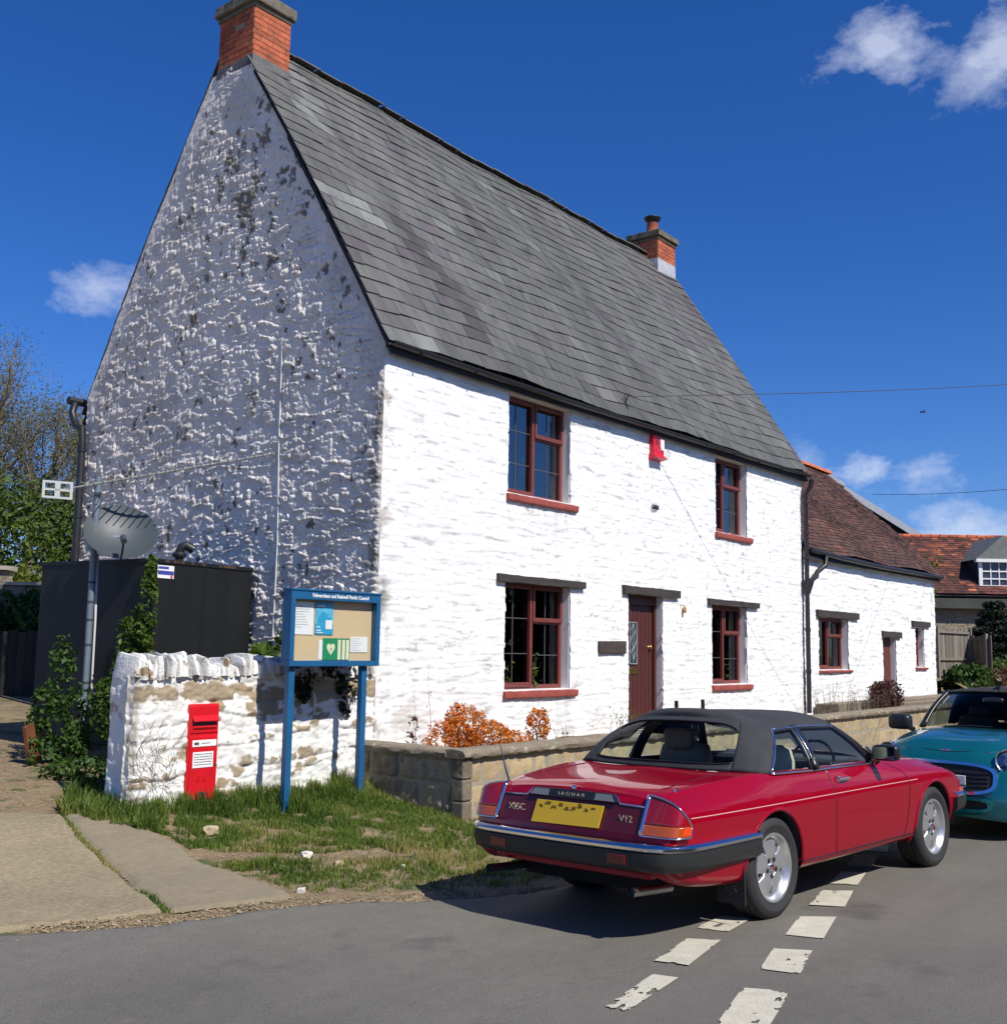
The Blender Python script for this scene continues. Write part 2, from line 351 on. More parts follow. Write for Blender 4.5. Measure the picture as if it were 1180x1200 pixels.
def branches(mb, p, d, L, r, depth, spread=.6, up=.15, kids=3, tips=None, rs=random, taper=.62):
    seg = 4; pts = [Vector(p)]; dd = Vector(d).normalized()
    for i in range(seg):
        dd = (dd+Vector((rs.uniform(-1, 1), rs.uniform(-1, 1), rs.uniform(-.6, 1)*.8))*.16+Vector((0, 0, up*.3))).normalized()
        pts.append(pts[-1]+dd*L/seg)
    n = 7 if depth > 3 else (5 if depth > 1 else 3)
    mb.tube(pts, [r*(1-(1-taper)*i/seg) for i in range(seg+1)], n, caps=False)
    if depth == 0:
        if tips is not None: tips.append(pts[-1])
        return
    for k in range(kids):
        at = pts[-1] if k == 0 else pts[rs.randint(1, seg)]
        nd = (dd+Vector((rs.uniform(-1, 1), rs.uniform(-1, 1), rs.uniform(-.5, .9)))*spread).normalized()
        branches(mb, at, nd, L*rs.uniform(.62, .85), r*taper*(1 if k == 0 else .75), depth-1, spread, up, kids, tips, rs, taper)
def text(name, s, size, m, parent, loc, rot, extrude=.002, align='CENTER', sx=1., bold=False):
    c = bpy.data.curves.new(name, 'FONT'); c.body = s; c.size = size; c.extrude = extrude; c.align_x = align; c.align_y = 'CENTER'
    if bold: c.offset = size*.025
    o = bpy.data.objects.new(name+'_tmp', c); COL.objects.link(o)
    dg = bpy.context.evaluated_depsgraph_get(); me = bpy.data.meshes.new_from_object(o.evaluated_get(dg))
    bpy.data.objects.remove(o); bpy.data.curves.remove(c); me.materials.clear(); me.materials.append(m)
    t = bpy.data.objects.new(name, me); link(t, parent); t.location = loc; t.rotation_euler = rot; t.scale = (sx, 1, 1); return t
FRONT = (rad(90), 0, 0)     # text standing, facing -Y
# ================================================================= SETTING
M['soil'] = mat('soil', (.205, .147, .080), .95, noise=[(1.2, .22, 5), (14, .25, 6)], bump=[(12, .8, .03), (60, .8, .012)], stain=[(3.0, .53, (.075, .085, .025), .09), (10, .60, (.30, .24, .16), .06)])
M['asphalt'] = mat('asphalt', (.134, .125, .104), .82, noise=[(.35, .16, 5), (1.5, .14, 5, (.3, 1, 1)), (8, .08, 5), (90, .30, 2)], bump=[(150, .7, .006), (12, .15, .01)], stain=[(2.0, .64, (.155, .135, .10), .10), (34, .72, (.27, .245, .19), .03), (1.1, .60, (.085, .080, .068), .12), (5, .73, (.30, .25, .16), .03)])
M['concrete'] = mat('concrete', (.225, .187, .118), .9, noise=[(1.0, .14, 5), (18, .12, 5)], bump=[(60, .5, .006), (9, .35, .012)], stain=[(3, .63, (.19, .155, .11), .06), (16, .70, (.42, .38, .30), .04)])
M['concrete2'] = mat('concrete2', (.255, .207, .125), .92, noise=[(1.6, .16, 5), (26, .25, 5)], bump=[(45, .9, .01), (9, .4, .015)], stain=[(34, .60, (.20, .15, .09), .05), (30, .67, (.48, .42, .32), .04), (2.2, .64, (.17, .14, .085), .07)])
def sheet(name, xs, ys, m, dz=0., disp=None, inside=None, **k):
    X, Y = np.meshgrid(xs, ys, indexing='ij'); Z = ground(X, Y)+dz
    if disp is not None: Z = Z+disp(X, Y)
    mk = None
    if inside is not None:
        cx = (X[:-1, :-1]+X[1:, 1:])/2; cy = (Y[:-1, :-1]+Y[1:, 1:])/2; mk = inside(cx, cy)
    o = mesh_obj(name, np.stack([X, Y, Z], -1).reshape(-1, 3), gridfaces(len(xs), len(ys), mk), m, smooth=True)
    tag(o, kind='structure'); return o
def vlin(*seg):
    r = []
    for a, b, n in seg: r += list(np.linspace(a, b, n, endpoint=False))
    return np.array(r+[seg[-1][1]])
def bumpy(X, Y):
    near = sstep(5.2, 6.0, Y)*(1-sstep(12, 16, Y))
    return near*(.05*(fbm(X*1.5, Y*1.5, 4, 2)-.5)+.025*(fbm(X*8, Y*8, 3, 5)-.5))-.012
sheet('ground', vlin((-300, -6, 20), (-6, 2, 16), (2, 9.5, 260), (9.5, 50, 60), (50, 400, 20)), vlin((-300, -20, 10), (-20, 5, 20), (5, 10, 180), (10, 16, 60), (16, 60, 40), (60, 400, 20)), M['soil'], disp=bumpy)
EDGE = [(-60, 7.2), (1.0, 6.85), (3.4, 6.45), (4.2, 6.05), (5.2, 5.86), (5.9, 5.42), (6.4, 5.1), (7.4, 4.98), (9, 5.2), (30, 6.6), (80, 8.0)]
ex = np.array([e[0] for e in EDGE]); ey = np.array([e[1] for e in EDGE])
def road_edge(x): return np.interp(x, ex, ey)+.16*(fbm(np.asarray(x)*1.7, np.asarray(x)*0+2, 5, 9, .62)-.5)+.02*(vn(np.asarray(x)*17., np.asarray(x)*0, 4)-.5)
# the road: rows run from the far kerb to the ragged verge edge
rx = vlin((-60, 1, 30), (1, 11, 500), (11, 90, 80)); tt = np.concatenate([np.linspace(0, .9, 24), np.linspace(.91, 1, 40)])
RX, RT = np.meshgrid(rx, tt, indexing='ij'); RE = road_edge(RX); RY = -9+(RE+9)*RT
RZ = ground(RX, RY)+.012+.006*(fbm(RX*1.2, RY*1.2, 3, 4)-.5); RZ = np.where(RT > .999, RZ-.05, RZ)
road = mesh_obj('road', np.stack([RX, RY, RZ], -1).reshape(-1, 3), gridfaces(len(rx), len(tt)), M['asphalt'], smooth=True); tag(road, kind='structure')
# painted dashes
M['road_paint'] = mat('road_paint', (.50, .47, .37), .8, noise=[(9, .12, 4), (60, .15, 3)], bump=(120, .6, .004))
DASH = [[(4.733,3.115),(4.763,2.986),(5.417,3.073),(5.378,3.209)], [(5.62,3.345),(5.66,3.147),(6.279,3.266),(6.19,3.451)], [(6.46,3.55),(6.50,3.33),(6.90,3.37),(6.87,3.56)], [(7.30,3.62),(7.34,3.42),(7.75,3.47),(7.72,3.65)],
        [(4.70,2.52),(4.76,2.30),(5.603,2.514),(5.486,2.732)], [(5.865,2.815),(5.921,2.601),(6.422,2.744),(6.306,2.938)], [(6.658,3.02),(6.726,2.801),(7.326,2.959),(7.17,3.151)], [(7.537,3.24),(7.652,3.028),(8.198,3.176),(8.072,3.364)],
        [(8.348,3.42),(8.425,3.23),(8.948,3.358),(8.87,3.53)], [(9.15,3.60),(9.22,3.41),(9.75,3.55),(9.68,3.74)], [(9.95,3.76),(10.02,3.56),(10.5,3.72),(10.43,3.92)]]
for di, q in enumerate(DASH):
    n1, n2 = 70, 30; a, b, c, d = [np.array(p) for p in q]
    S, T = np.meshgrid(np.linspace(0, 1, n1), np.linspace(0, 1, n2), indexing='ij')
    P = ((a[None, None]*(1-T[..., None])+b*T[..., None])*(1-S[..., None])+(d*(1-T[..., None])+c*T[..., None])*S[..., None])
    Z = ground(P[..., 0], P[..., 1])+.0185+.006*(fbm(P[..., 0]*1.2, P[..., 1]*1.2, 3, 4)-.5)
    sc = (P[:-1, :-1]+P[1:, 1:])/2; e = np.minimum(np.minimum(S[:-1, :-1], 1-S[:-1, :-1])*3.5, np.minimum(T[:-1, :-1], 1-T[:-1, :-1])*2.2)
    wear = fbm(sc[..., 0]*7, sc[..., 1]*14, 5, 3+di, .62)
    th = [.50, .40, .44, .4, .42, .47, .36, .36, .36, .36, .36][di]
    mk = (wear+np.clip(e, 0, .12)*1.3 > th+.03)
    o = mesh_obj('road_marking', np.concatenate([P, Z[..., None]], -1).reshape(-1, 3), gridfaces(n1, n2, mk), M['road_paint'], road)
# driveway slabs
def inpoly(px, py, poly):
    r = np.zeros(px.shape, bool); n = len(poly)
    for i in range(n):
        x0, y0 = poly[i]; x1, y1 = poly[(i+1) % n]
        c = ((y0 > py) != (y1 > py)) & (px < (x1-x0)*(py-y0)/(y1-y0+1e-12)+x0); r ^= c
    return r
def slab(name, poly, m, dz, rag=.05):
    xs = [p[0] for p in poly]; ys = [p[1] for p in poly]; st = .022
    gx = np.arange(min(xs)-.1, max(xs)+.1, st); gy = np.arange(min(ys)-.1, max(ys)+.1, st)
    X, Y = np.meshgrid(gx, gy, indexing='ij')
    wx = rag*(fbm(X*2.2, Y*2.2, 5, 7)-.5)*2; wy = rag*(fbm(X*2.2+9, Y*2.2, 5, 8)-.5)*2
    ins = inpoly(X+wx, Y+wy, poly)
    edge = ins.copy()
    for _ in range(1): edge = edge & np.roll(edge, 1, 0) & np.roll(edge, -1, 0) & np.roll(edge, 1, 1) & np.roll(edge, -1, 1)
    Z = ground(X, Y)+bumpy(X, Y)*.4+.014+dz+.012*(fbm(X*2, Y*2, 3, 1)-.5)-np.where(edge, 0, .022)
    mk = ins[:-1, :-1] | ins[1:, 1:]
    return tag(mesh_obj(name, np.stack([X, Y, Z], -1).reshape(-1, 3), gridfaces(len(gx), len(gy), mk), m, smooth=True), kind='structure')
slab('driveway', [(5.22, 8.95), (5.66, 8.62), (5.60, 7.9), (5.44, 7.2), (5.36, 6.6), (5.30, 6.02), (4.9, 6.12), (4.43, 6.26), (4.58, 6.66), (4.76, 7.4), (4.95, 8.1)], M['concrete'], .008, .06)
slab('driveway_apron', [(5.19, 8.95), (4.925, 8.1), (4.735, 7.4), (4.555, 6.66), (4.40, 6.28), (3.8, 6.40), (3.2, 6.62), (-1, 7.05), (-1, 9.2), (3.5, 9.4), (4.6, 9.35)], M['concrete2'], .007, .06)
# ================================================================= GRASS, GRAVEL
def blades(name, pts, h, m, wid=.006, seed=1, lean=.5):
    rs = np.random.RandomState(seed); n = len(pts); P = np.asarray(pts)
    hh = (h if np.ndim(h) else np.full(n, h))*(.55+.8*rs.rand(n)); a = rs.rand(n)*2*np.pi
    dx = np.cos(a); dy = np.sin(a); l = lean*hh*rs.rand(n); a2 = a+1.57+rs.normal(size=n)*.6
    w = wid*(.6+.8*rs.rand(n)); wx = np.cos(a2)*w; wy = np.sin(a2)*w
    z = np.zeros(n)
    def pt(x, y, zz): return P+np.stack([x, y, zz], -1)
    V = np.stack([pt(-wx, -wy, z-.02), pt(wx, wy, z-.02), pt(dx*l*.35+wx*.8, dy*l*.35+wy*.8, hh*.55), pt(dx*l*.35-wx*.8, dy*l*.35-wy*.8, hh*.55), pt(dx*l, dy*l, hh)], 1).reshape(-1, 3)
    b = np.arange(n)[:, None]*5
    F = np.concatenate([b+np.array([[0, 1, 2]]), b+np.array([[0, 2, 3]]), b+np.array([[3, 2, 4]])], 1).reshape(-1, 3)
    pn = fbm(P[:, 0]*1.6, P[:, 1]*1.6, 3, seed+4); rnd = np.clip(.55*rs.rand(n)+(pn-.32)*1.5, 0, 1)
    return mesh_obj(name, V, F, m, attrs={'rnd': ('FACE', np.repeat(rnd, 3))})
M['grass'] = leafmat('grass', (.040, .090, .012), (.16, .22, .036), .35, (.38, .31, .12))
rs = np.random.RandomState(21); N0 = 400000
gx = rs.uniform(4.6, 9.4, N0); gy = rs.uniform(5.0, 8.8, N0)
ed = road_edge(gx)
dens = fbm(gx*1.1, gy*1.1, 4, 12); fine = fbm(gx*6, gy*6, 3, 15)
drive = inpoly(gx, gy, [(5.22, 8.95), (5.68, 8.62), (5.62, 7.9), (5.48, 7.2), (5.42, 6.6), (5.38, 6.0), (4.4, 6.1), (4.5, 8.9)])
inb = (gx > 8.5) & (gy > 7.2)
# a worn earth strip from the slab towards the wall base
px_, py_ = 5.95, 7.55; dpath = np.abs((gx-5.3)*.35+(gy-7.35)*.93+.18*np.sin(gx*2.1)); bare = (dpath < .16+.25*(fine-.3)) & (gx < 6.9)
distr = gy-ed
ok = (~drive) & (~inb) & (distr > .20+.9*(fine-.35)+np.where(gx > 6.3, -.10, .10)) & ((dens > .40) | (distr > .9)) & (fine > .365) & ~bare
ok &= rs.rand(N0) < np.clip(.10+distr*.11, .08, .42)*np.clip((fine-.3)*4, .3, 1)
gx, gy = gx[ok], gy[ok]; distr = distr[ok]
hh = .014+.060*fbm(gx*2.4, gy*2.4, 4, 18)**1.6+.02*sstep(.6, 2.0, distr)
nearwall = sstep(8.25, 8.7, gy)*(fbm(gx*2.7, gy*0, 3, 30) > .38); hh = hh+.16*nearwall*fbm(gx*5, gy*2, 3, 33)
post = np.minimum(np.hypot(gx-7.15, gy-8.38), np.hypot(gx-8.1, gy-8.45)); hh += .16*np.exp(-(post/.22)**2)
def gd(x, y): return ground(x, y)+bumpy(x, y)
tag(blades('grass', np.stack([gx, gy, gd(gx, gy)], -1), hh, M['grass'], .0042), 'short rough grass on the roadside verge', 'grass', kind='stuff')
# weeds round the drive's top corner and wall end
wx = rs.uniform(5.1, 6.0, 9000); wy = rs.uniform(8.2, 10.5, 9000); k = (np.hypot((wx-5.62), (wy-8.95)*.55) < .42*fbm(wx*3, wy*3, 3, 40)*1.5) | ((np.abs(wx-6.1-(wy-9)*.35) < .2) & (wy > 9.0))
wx, wy = wx[k], wy[k]
tag(blades('weeds', np.stack([wx, wy, gd(wx, wy)], -1), .06+.12*fbm(wx*5, wy*5, 3, 41), M['grass'], .006, 5, .9), 'straggly weeds at the foot of the white wall end', 'weeds', kind='stuff')
cr = np.array([(5.19, 8.95), (4.94, 8.1), (4.745, 7.4), (4.565, 6.66), (4.41, 6.26)]); tq = rs.rand(1500); iy = np.interp(tq, np.linspace(0, 1, 5), cr[:, 1]); ix = np.interp(tq, np.linspace(0, 1, 5), cr[:, 0]); kq = fbm(iy*4, iy*0, 3, 47) > .52; ix = ix[kq]+rs.normal(0, .018, kq.sum())-.03*2*(fbm(ix[kq]*2.2, iy[kq]*2.2, 5, 7)-.5); iy = iy[kq]
tag(blades('crack_grass', np.stack([ix, iy, gd(ix, iy)], -1), .03, M['grass'], .003, 8, .9), 'short tufts growing in the crack between the driveway slabs', 'grass', kind='stuff')
M['gravel'] = mat('gravel', (.24, .18, .11), .9, noise=(30, .3, 3))
def pebbles(name, P, r, seed, m):
    rs = np.random.RandomState(seed); n = len(P)
    B = np.array([(1,0,0),(-1,0,0),(0,1,0),(0,-1,0),(0,0,1),(0,0,-1)], float); Fo = np.array([(0,2,4),(2,1,4),(1,3,4),(3,0,4),(2,0,5),(1,2,5),(3,1,5),(0,3,5)])
    s = r*(.5+1.0*rs.rand(n)**2)[:, None, None]; a = rs.rand(n)*6.28; c, q = np.cos(a), np.sin(a)
    V = B[None]*s*(1+.5*(rs.rand(n, 6, 1)-.5))*np.array([1.2, .9, .6])
    Vx = V[..., 0]*c[:, None]-V[..., 1]*q[:, None]; Vy = V[..., 0]*q[:, None]+V[..., 1]*c[:, None]
    V = np.stack([Vx, Vy, V[..., 2]], -1)+P[:, None]; F = (np.arange(n)[:, None, None]*6+Fo[None]).reshape(-1, 3)
    t = np.repeat(rs.uniform(-.55, .75, n), 8)
    return mesh_obj(name, V.reshape(-1, 3), F, m, attrs={'tint': ('FACE', t)})
n = 5200; x = rs.uniform(1.5, 7.4, n); y = road_edge(x)+rs.normal(0, .10, n)+.07; kk = fbm(x*3, y*3, 3, 50) > .38; x, y = x[kk], y[kk]
x2 = rs.uniform(4.9, 8.4, 5000); y2 = rs.uniform(5.3, 8.6, 5000); d2 = np.abs((x2-5.3)*.35+(y2-7.35)*.93+.18*np.sin(x2*2.1)); k2 = (d2 < .22) & (x2 > 5.5) & (x2 < 6.9); k2 |= rs.rand(5000) < .03
x = np.concatenate([x, x2[k2]]); y = np.concatenate([y, y2[k2]])
x3 = rs.uniform(2.5, 6.4, 2500); y3 = rs.uniform(8.8, 14, 2500); x = np.concatenate([x, x3]); y = np.concatenate([y, y3])
tag(pebbles('gravel', np.stack([x, y, gd(x, y)+.010], -1), .0075, 3, M['gravel']), 'loose gravel along the road edge and verge', 'gravel', kind='stuff')
M['rock'] = mat('rock', (.44, .36, .22), .9, noise=(12, .2, 4), bump=(25, .5, .01))
M['rock_w'] = mat('rock_w', (.62, .58, .50), .9, noise=(12, .15, 4), bump=(25, .5, .01))
def rock(x, y, r, m, label):
    bm = bmesh.new(); bmesh.ops.create_icosphere(bm, subdivisions=3, radius=1)
    for v in bm.verts:
        p = v.co.copy(); k = 1+.5*(mnoise.noise(p*1.3+Vector((x*9, y*7, 0)))); q = p*k
        for ax in range(3): q[ax] = max(-.75, min(.75, q[ax]))
        v.co = Vector((q.x*r*1.3, q.y*r, q.z*r*.75))
    me = bpy.data.meshes.new('rock'); bm.to_mesh(me); bm.free(); me.materials.append(m)
    o = link(bpy.data.objects.new('rock', me)); o.location = (x, y, gz(x, y)+r*.25); o.rotation_euler = (0, 0, x*3); tag(o, label, 'rock', 'loose stones on the verge')
rock(6.02, 7.98, .065, M['rock'], 'buff stone in the grass below the red post box')
rock(5.42, 6.12, .035, M['rock_w'], 'white pebble at the tip of the driveway slab')
rock(6.2, 6.95, .045, M['rock_w'], 'pale stone beside the bare earth patch on the verge')
rock(6.18, 6.55, .04, M['rock'], 'small flat stone in the worn middle of the verge')
rock(6.55, 6.2, .022, M['rock_w'], 'tiny white chip in the grass near the car shadow')
# ================================================================= COTTAGE (main house)
X0, X1, YF, YB = 8.78, 20.45, 8.80, 15.12
PROF = [(8.69, 5.27), (9.31, 6.29), (9.88, 7.19), (10.67, 8.42), (11.6, 9.78), (12.02, 10.33)]       # front slope, eave to ridge
PROFB = [(12.02, 10.33), (12.35, 9.82), (13.0, 8.83), (13.8, 7.66), (14.5, 6.52), (15.28, 5.18)]      # back slope
def roofz(y): return np.interp(y, [p[0] for p in PROF+PROFB[1:]], [p[1] for p in PROF+PROFB[1:]])
house = empty('cottage', (14.6, 12, 0), 'tall two-storey white painted stone cottage with steep grey slate roof', 'cottage')
def P_(o):  # helper: parent keeping world coordinates
    return o
class Sub:   # children are modelled in world coordinates under a root at loc
    pass
def settle(o, root): o.parent = root; o.location = o.location-root.location; return o
def wallgrid(name, orig, U, us, topf, z0, step, hf, m, root, holes=(), attrf=None, vstep=None):
    """wall in plane through orig, U = along dir, outward normal n = U x Z reversed; hf(u,z)->outward displacement; holes=(u0,u1,z0,z1)"""
    U = Vector(U).normalized(); n = U.cross(Vector((0, 0, 1)))
    ulist = np.arange(us[0], us[1]+1e-6, step); vstep = vstep or step
    zmax = float(np.max(topf(ulist))); nv = int((zmax-z0)/vstep)+1
    T = np.linspace(0, 1, nv); tops = topf(ulist)
    UU = np.repeat(ulist[:, None], nv, 1); ZZ = z0+(tops[:, None]-z0)*T[None]
    H = hf(UU, ZZ)
    mk = np.ones((len(ulist)-1, nv-1), bool); cu = (UU[:-1, :-1]+UU[1:, 1:])/2; cz = (ZZ[:-1, :-1]+ZZ[1:, 1:])/2
    for (a, b, c, d) in holes:
        w = .014*(fbm(cu*9, cz*9, 3, 77)-.5)*2
        mk &= ~((cu > a+w) & (cu < b-w) & (cz > c+w*.5) & (cz < d))
    o3 = Vector(orig)
    V = np.stack([o3.x+U.x*UU+n.x*H, o3.y+U.y*UU+n.y*H, ZZ], -1).reshape(-1, 3)
    at = {k: ('POINT', v.ravel()) for k, v in attrf(UU, ZZ, H).items()} if attrf else None
    o = mesh_obj(name, V, gridfaces(len(ulist), nv, mk), m, None, smooth=True, attrs=at)
    settle(o, root); return o
# openings on the front: (x0, x1, z0, z1)
WIN = [('up', 11.08, 12.50, 3.78, 5.12), ('up2', 16.83, 18.03, 3.80, 5.12), ('low', 11.07, 12.52, 1.22, 2.62), ('low2', 16.67, 17.97, 1.20, 2.54)]
DOOR = (14.04, 15.05, .55, 2.59)
holesF = [(w[1]-X0, w[2]-X0, w[3], w[4]) for w in WIN]+[(DOOR[0]-X0, DOOR[1]-X0, DOOR[2], DOOR[3])]
def hfront(u, z):
    h, i = stones(u+X0, z, .085, .34, 3, .45, .42)
    big = fbm(u*1.2, z*1.2, 3, 31)-.5
    streak = fbm(u*4.5, z*15, 4, 8)-.5
    und = fbm(u*2.6, z*22, 2, 48)
    e = .017*h*(.35+.65*und)+.012*(i-.5)*h+.03*big+.024*streak
    return (e*.60+.006*(fbm(u*14, z*26, 3, 33)-.5))*sstep(-.02, .06, u)-.012*(1-sstep(0, .03, u))
def afront(u, z, h):
    n1 = fbm(u*3, z*3, 5, 61, .6); cor = 1-sstep(0, .30, u); low = (1-sstep(.2, 2.2, z))
    d = np.clip((n1-.60)*6, 0, 1)*np.clip(cor*1.0+low*cor*.6, 0, 1)*.8
    e = sstep(.60, .66, fbm(u*4.2+3, z*4.2, 4, 65, .6))*cor*.6
    crack = sstep(.655, .72, fbm(u*4.5, z*17, 5, 71, .6))*.55*(.4+.6*fbm(u*.7, z*.7, 2, 72))+.22*sstep(.52, .7, fbm(u*2, z*1.2, 5, 75, .6))*low+.3*np.exp(-((z-5.1)/.12)**2)*fbm(u*5, z, 3, 76)
    for (wa, wb, wz) in ((2.3, 3.75, 3.66), (8.05, 9.3, 3.68), (2.3, 3.8, 1.1), (7.9, 9.2, 1.08)): crack = crack+.30*np.clip((fbm(u*16, z*1.5, 4, 78)-.45)*4, 0, 1)*((u > wa) & (u < wb) & (z < wz))*np.exp(-(wz-z)/.35)
    pink = sstep(.52, .62, fbm(u*2.5, z*2.5, 4, 81))*np.exp(-(((u-.45)/.4)**2+((z-1.0)/.45)**2))*.35
    return {'exposed': np.clip(e+pink, 0, 1), 'dirt': np.clip(d+crack, 0, 1)}
wallgrid('front_wall', (X0, YF, 0), (1, 0, 0), (0, X1-X0), lambda u: np.full(np.shape(u), 5.20), .25, .016, hfront, M['paint_wall'], house, holesF, afront, .014)
def hgab(u, z):      # u = distance along +Y from the front corner measured backwards; world y = YB - u
    y = YB-u; h, i = stones(y*1.0, z, .088, .19, 13, .75, .5)
    band = sstep(.02, .42+.12*(fbm(y*3, z*3, 3, 2)-.5), (roofz(y)-z)*.52)          # smoother render beside the verge
    top = 1-sstep(8.0, 9.2, z)*.3
    n2 = fbm(y*7, z*11, 4, 24, .6)-.5; n3 = fbm(y*1.3, z*1.3, 3, 29)-.5; n5 = fbm(y*13, z*24, 4, 91, .65)-.5
    h2, i2 = stones(y+5, z, .050, .085, 17, .7, .6)
    e = (.022*h+.028*(i-.5)*h+.012*h2*(.3+i2)+.012*n2+.030*n5)*(.16+.84*band)*top+.035*n3
    c_ = sstep(-.01, .07, y-YF); return e*c_-.012*(1-sstep(0, .03, y-YF))
def agab(u, z, h):
    y = YB-u; n1 = fbm(y*3.3, z*3.3, 5, 101, .62)
    zone = np.exp(-(((y-11.2)/1.3)**2+((z-7.6)/.9)**2))
    e = sstep(.655-.055*zone, .685-.05*zone, fbm(y*5.2, z*4.2, 5, 101, .62))*(zone > .12)*(.85)
    e = np.maximum(e, .9*sstep(.715, .74, fbm(y*7, z*6, 4, 107, .6)))
    cor = 1-sstep(0.0, .55, y-YF); e = np.maximum(e, cor*sstep(.56, .66, fbm(y*6, z*4, 4, 113, .6))*.8*(z < 4.8))
    d = .25*sstep(.48, .66, fbm(y*2.0, z*2.0, 5, 121, .6))+.28*cor
    return {'exposed': e, 'dirt': d}
wallgrid('gable_wall', (X0, YB, 0), (0, -1, 0), (0, YB-YF), lambda u: np.minimum(roofz(YB-np.asarray(u))-.03, 9.70), .3, .0155, hgab, M['paint_gable'], house, (), agab, .0145)
# the quoin edge closes the corner, plain rear and right walls close the body
b = MB(); b.box((X0+.25, YB-.3, .3), (X1, YB, 5.2)); b.box((X1-.3, YF+.02, .3), (X1, YB-.3, 5.2))
b.prism([(YF+.05, 5.2), (9.31, 6.25), (10.67, 8.36), (12.02, 10.25), (13.8, 7.6), (YB, 5.25)], 'x', X1-.3, X1-.01)
settle(b.build('rear_wall', M['paint_wall']), house)
def opening(root, x0, x1, z0, z1, yf, depth=.15, right_w=.0, m=None):
    b = MB(); o = .02
    b.box((x0-.05, yf+.012, z0-.05), (x0, yf+.35, z1+.05)); b.box((x1, yf+.012, z0-.05), (x1+.05, yf+.35, z1+.05)); b.box((x0, yf+.012, z1), (x1, yf+.35, z1+.05)); b.box((x0, yf+.012, z0-.05), (x1, yf+.35, z0))
    settle(b.build('reveal', m or M['white_trim'], bevel=.008), root)
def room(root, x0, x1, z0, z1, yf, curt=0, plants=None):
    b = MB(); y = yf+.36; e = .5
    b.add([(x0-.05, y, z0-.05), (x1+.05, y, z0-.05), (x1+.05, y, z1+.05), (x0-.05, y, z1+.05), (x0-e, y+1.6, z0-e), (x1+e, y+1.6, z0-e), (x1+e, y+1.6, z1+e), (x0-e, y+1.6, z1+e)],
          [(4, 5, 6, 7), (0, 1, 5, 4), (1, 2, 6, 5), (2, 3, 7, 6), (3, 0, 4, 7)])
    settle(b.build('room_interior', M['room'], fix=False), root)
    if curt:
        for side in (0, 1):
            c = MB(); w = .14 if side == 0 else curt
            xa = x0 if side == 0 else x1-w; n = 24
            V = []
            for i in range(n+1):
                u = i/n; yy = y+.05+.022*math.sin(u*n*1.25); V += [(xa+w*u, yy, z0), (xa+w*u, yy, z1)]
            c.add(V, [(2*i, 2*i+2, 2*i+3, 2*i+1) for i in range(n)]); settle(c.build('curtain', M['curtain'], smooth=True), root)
def window(root, x0, x1, z0, z1, yf, glass, split=.50, bars=True, depth=.14, right=True, arr=0):
    f = MB(); y0 = yf+depth; y1 = y0+.07; w = .055
    f.box((x0, y0, z0), (x0+w, y1, z1)); f.box((x1-w, y0, z0), (x1, y1, z1)); f.box((x0+w, y0, z0), (x1-w, y1, z0+w)); f.box((x0+w, y0, z1-w-.02), (x1-w, y1, z1))
    xm = x0+(x1-x0)*split; zt = z1-(z1-z0)*.36
    f.box((xm-.03, y0, z0+w), (xm+.03, y1, z1-w-.02)); f.box((xm+.03, y0, zt-.03), (x1-w, y1, zt+.03))
    fo = f.build('window', M['redwood'], bevel=.006); settle(fo, root)
    # opening casements, proud of the frame
    def sash(a, b_, c, d):
        s = MB(); ww = .045; ya = y0-.022; yb = y0+.03
        s.box((a, ya, c), (a+ww, yb, d)); s.box((b_-ww, ya, c), (b_, yb, d)); s.box((a+ww, ya, c), (b_-ww, yb, c+ww+.012)); s.box((a+ww, ya, d-ww), (b_-ww, yb, d))
        o = s.build('casement', M['redwood'], bevel=.006); o.parent = fo
    sash(x0+.012, xm-.012, z0+.03, z1-.03); sash(xm+.012, x1-.012, zt-.005, z1-.03)
    g = MB(); g.box((x0+.03, y0+.035, z0+.03), (x1-.03, y0+.041, z1-.03)); go = g.build('pane', glass); go.parent = fo
    if bars:
        c = MB(); t = .005; yb = y0+.028
        xa, xb = x0+.06, xm-.06; c.box(((xa+xb)/2-t, yb, z0+.08), ((xa+xb)/2+t, yb+.01, z1-.08))
        for k in (1, 2): zz = z0+(z1-z0)*k/3; c.box((xa, yb-.001, zz-t), (xb, yb+.009, zz+t))
        xa, xb = xm+.06, x1-.06; xc = (xa+xb)/2; c.box((xc-t, yb, z0+.06), (xc+t, yb+.01, zt-.03)); c.box((xc-t, yb, zt+.05), (xc+t, yb+.01, z1-.08)); zz = (z0+zt)/2; c.box((xa, yb-.001, zz-t), (xb, yb+.009, zz+t))
        co = c.build('glazing_bar', M['lead_came']); co.parent = fo
    return fo
def sill(root, fo, x0, x1, z, yf, h=.11, over=.12):
    s = MB(); n = 28; V = []
    for i in range(n+1):
        x = x0+(x1-x0)*i/n; j = lambda k: .010*(float(vn(i*.8, k, 5))-.5)
        V += [(x, yf+.16, z+.0), (x, yf-.055+j(1), z-.012+j(2)), (x, yf-.062+j(3), z-.03+j(4)), (x, yf-.058+j(5), z-h+.02+j(6)), (x, yf-.03, z-h+.01*math.sin(i*1.7)), (x, yf+.05, z-h)]
    F = [(i*6+k, (i+1)*6+k, (i+1)*6+(k+1) % 6, i*6+(k+1) % 6) for i in range(n) for k in range(6)]+[(5, 4, 3, 2, 1, 0), tuple(n*6+k for k in range(6))]
    s.add(V, F); so_ = s.build('sill', M['sill_tile'], smooth='auto'); so_.parent = fo
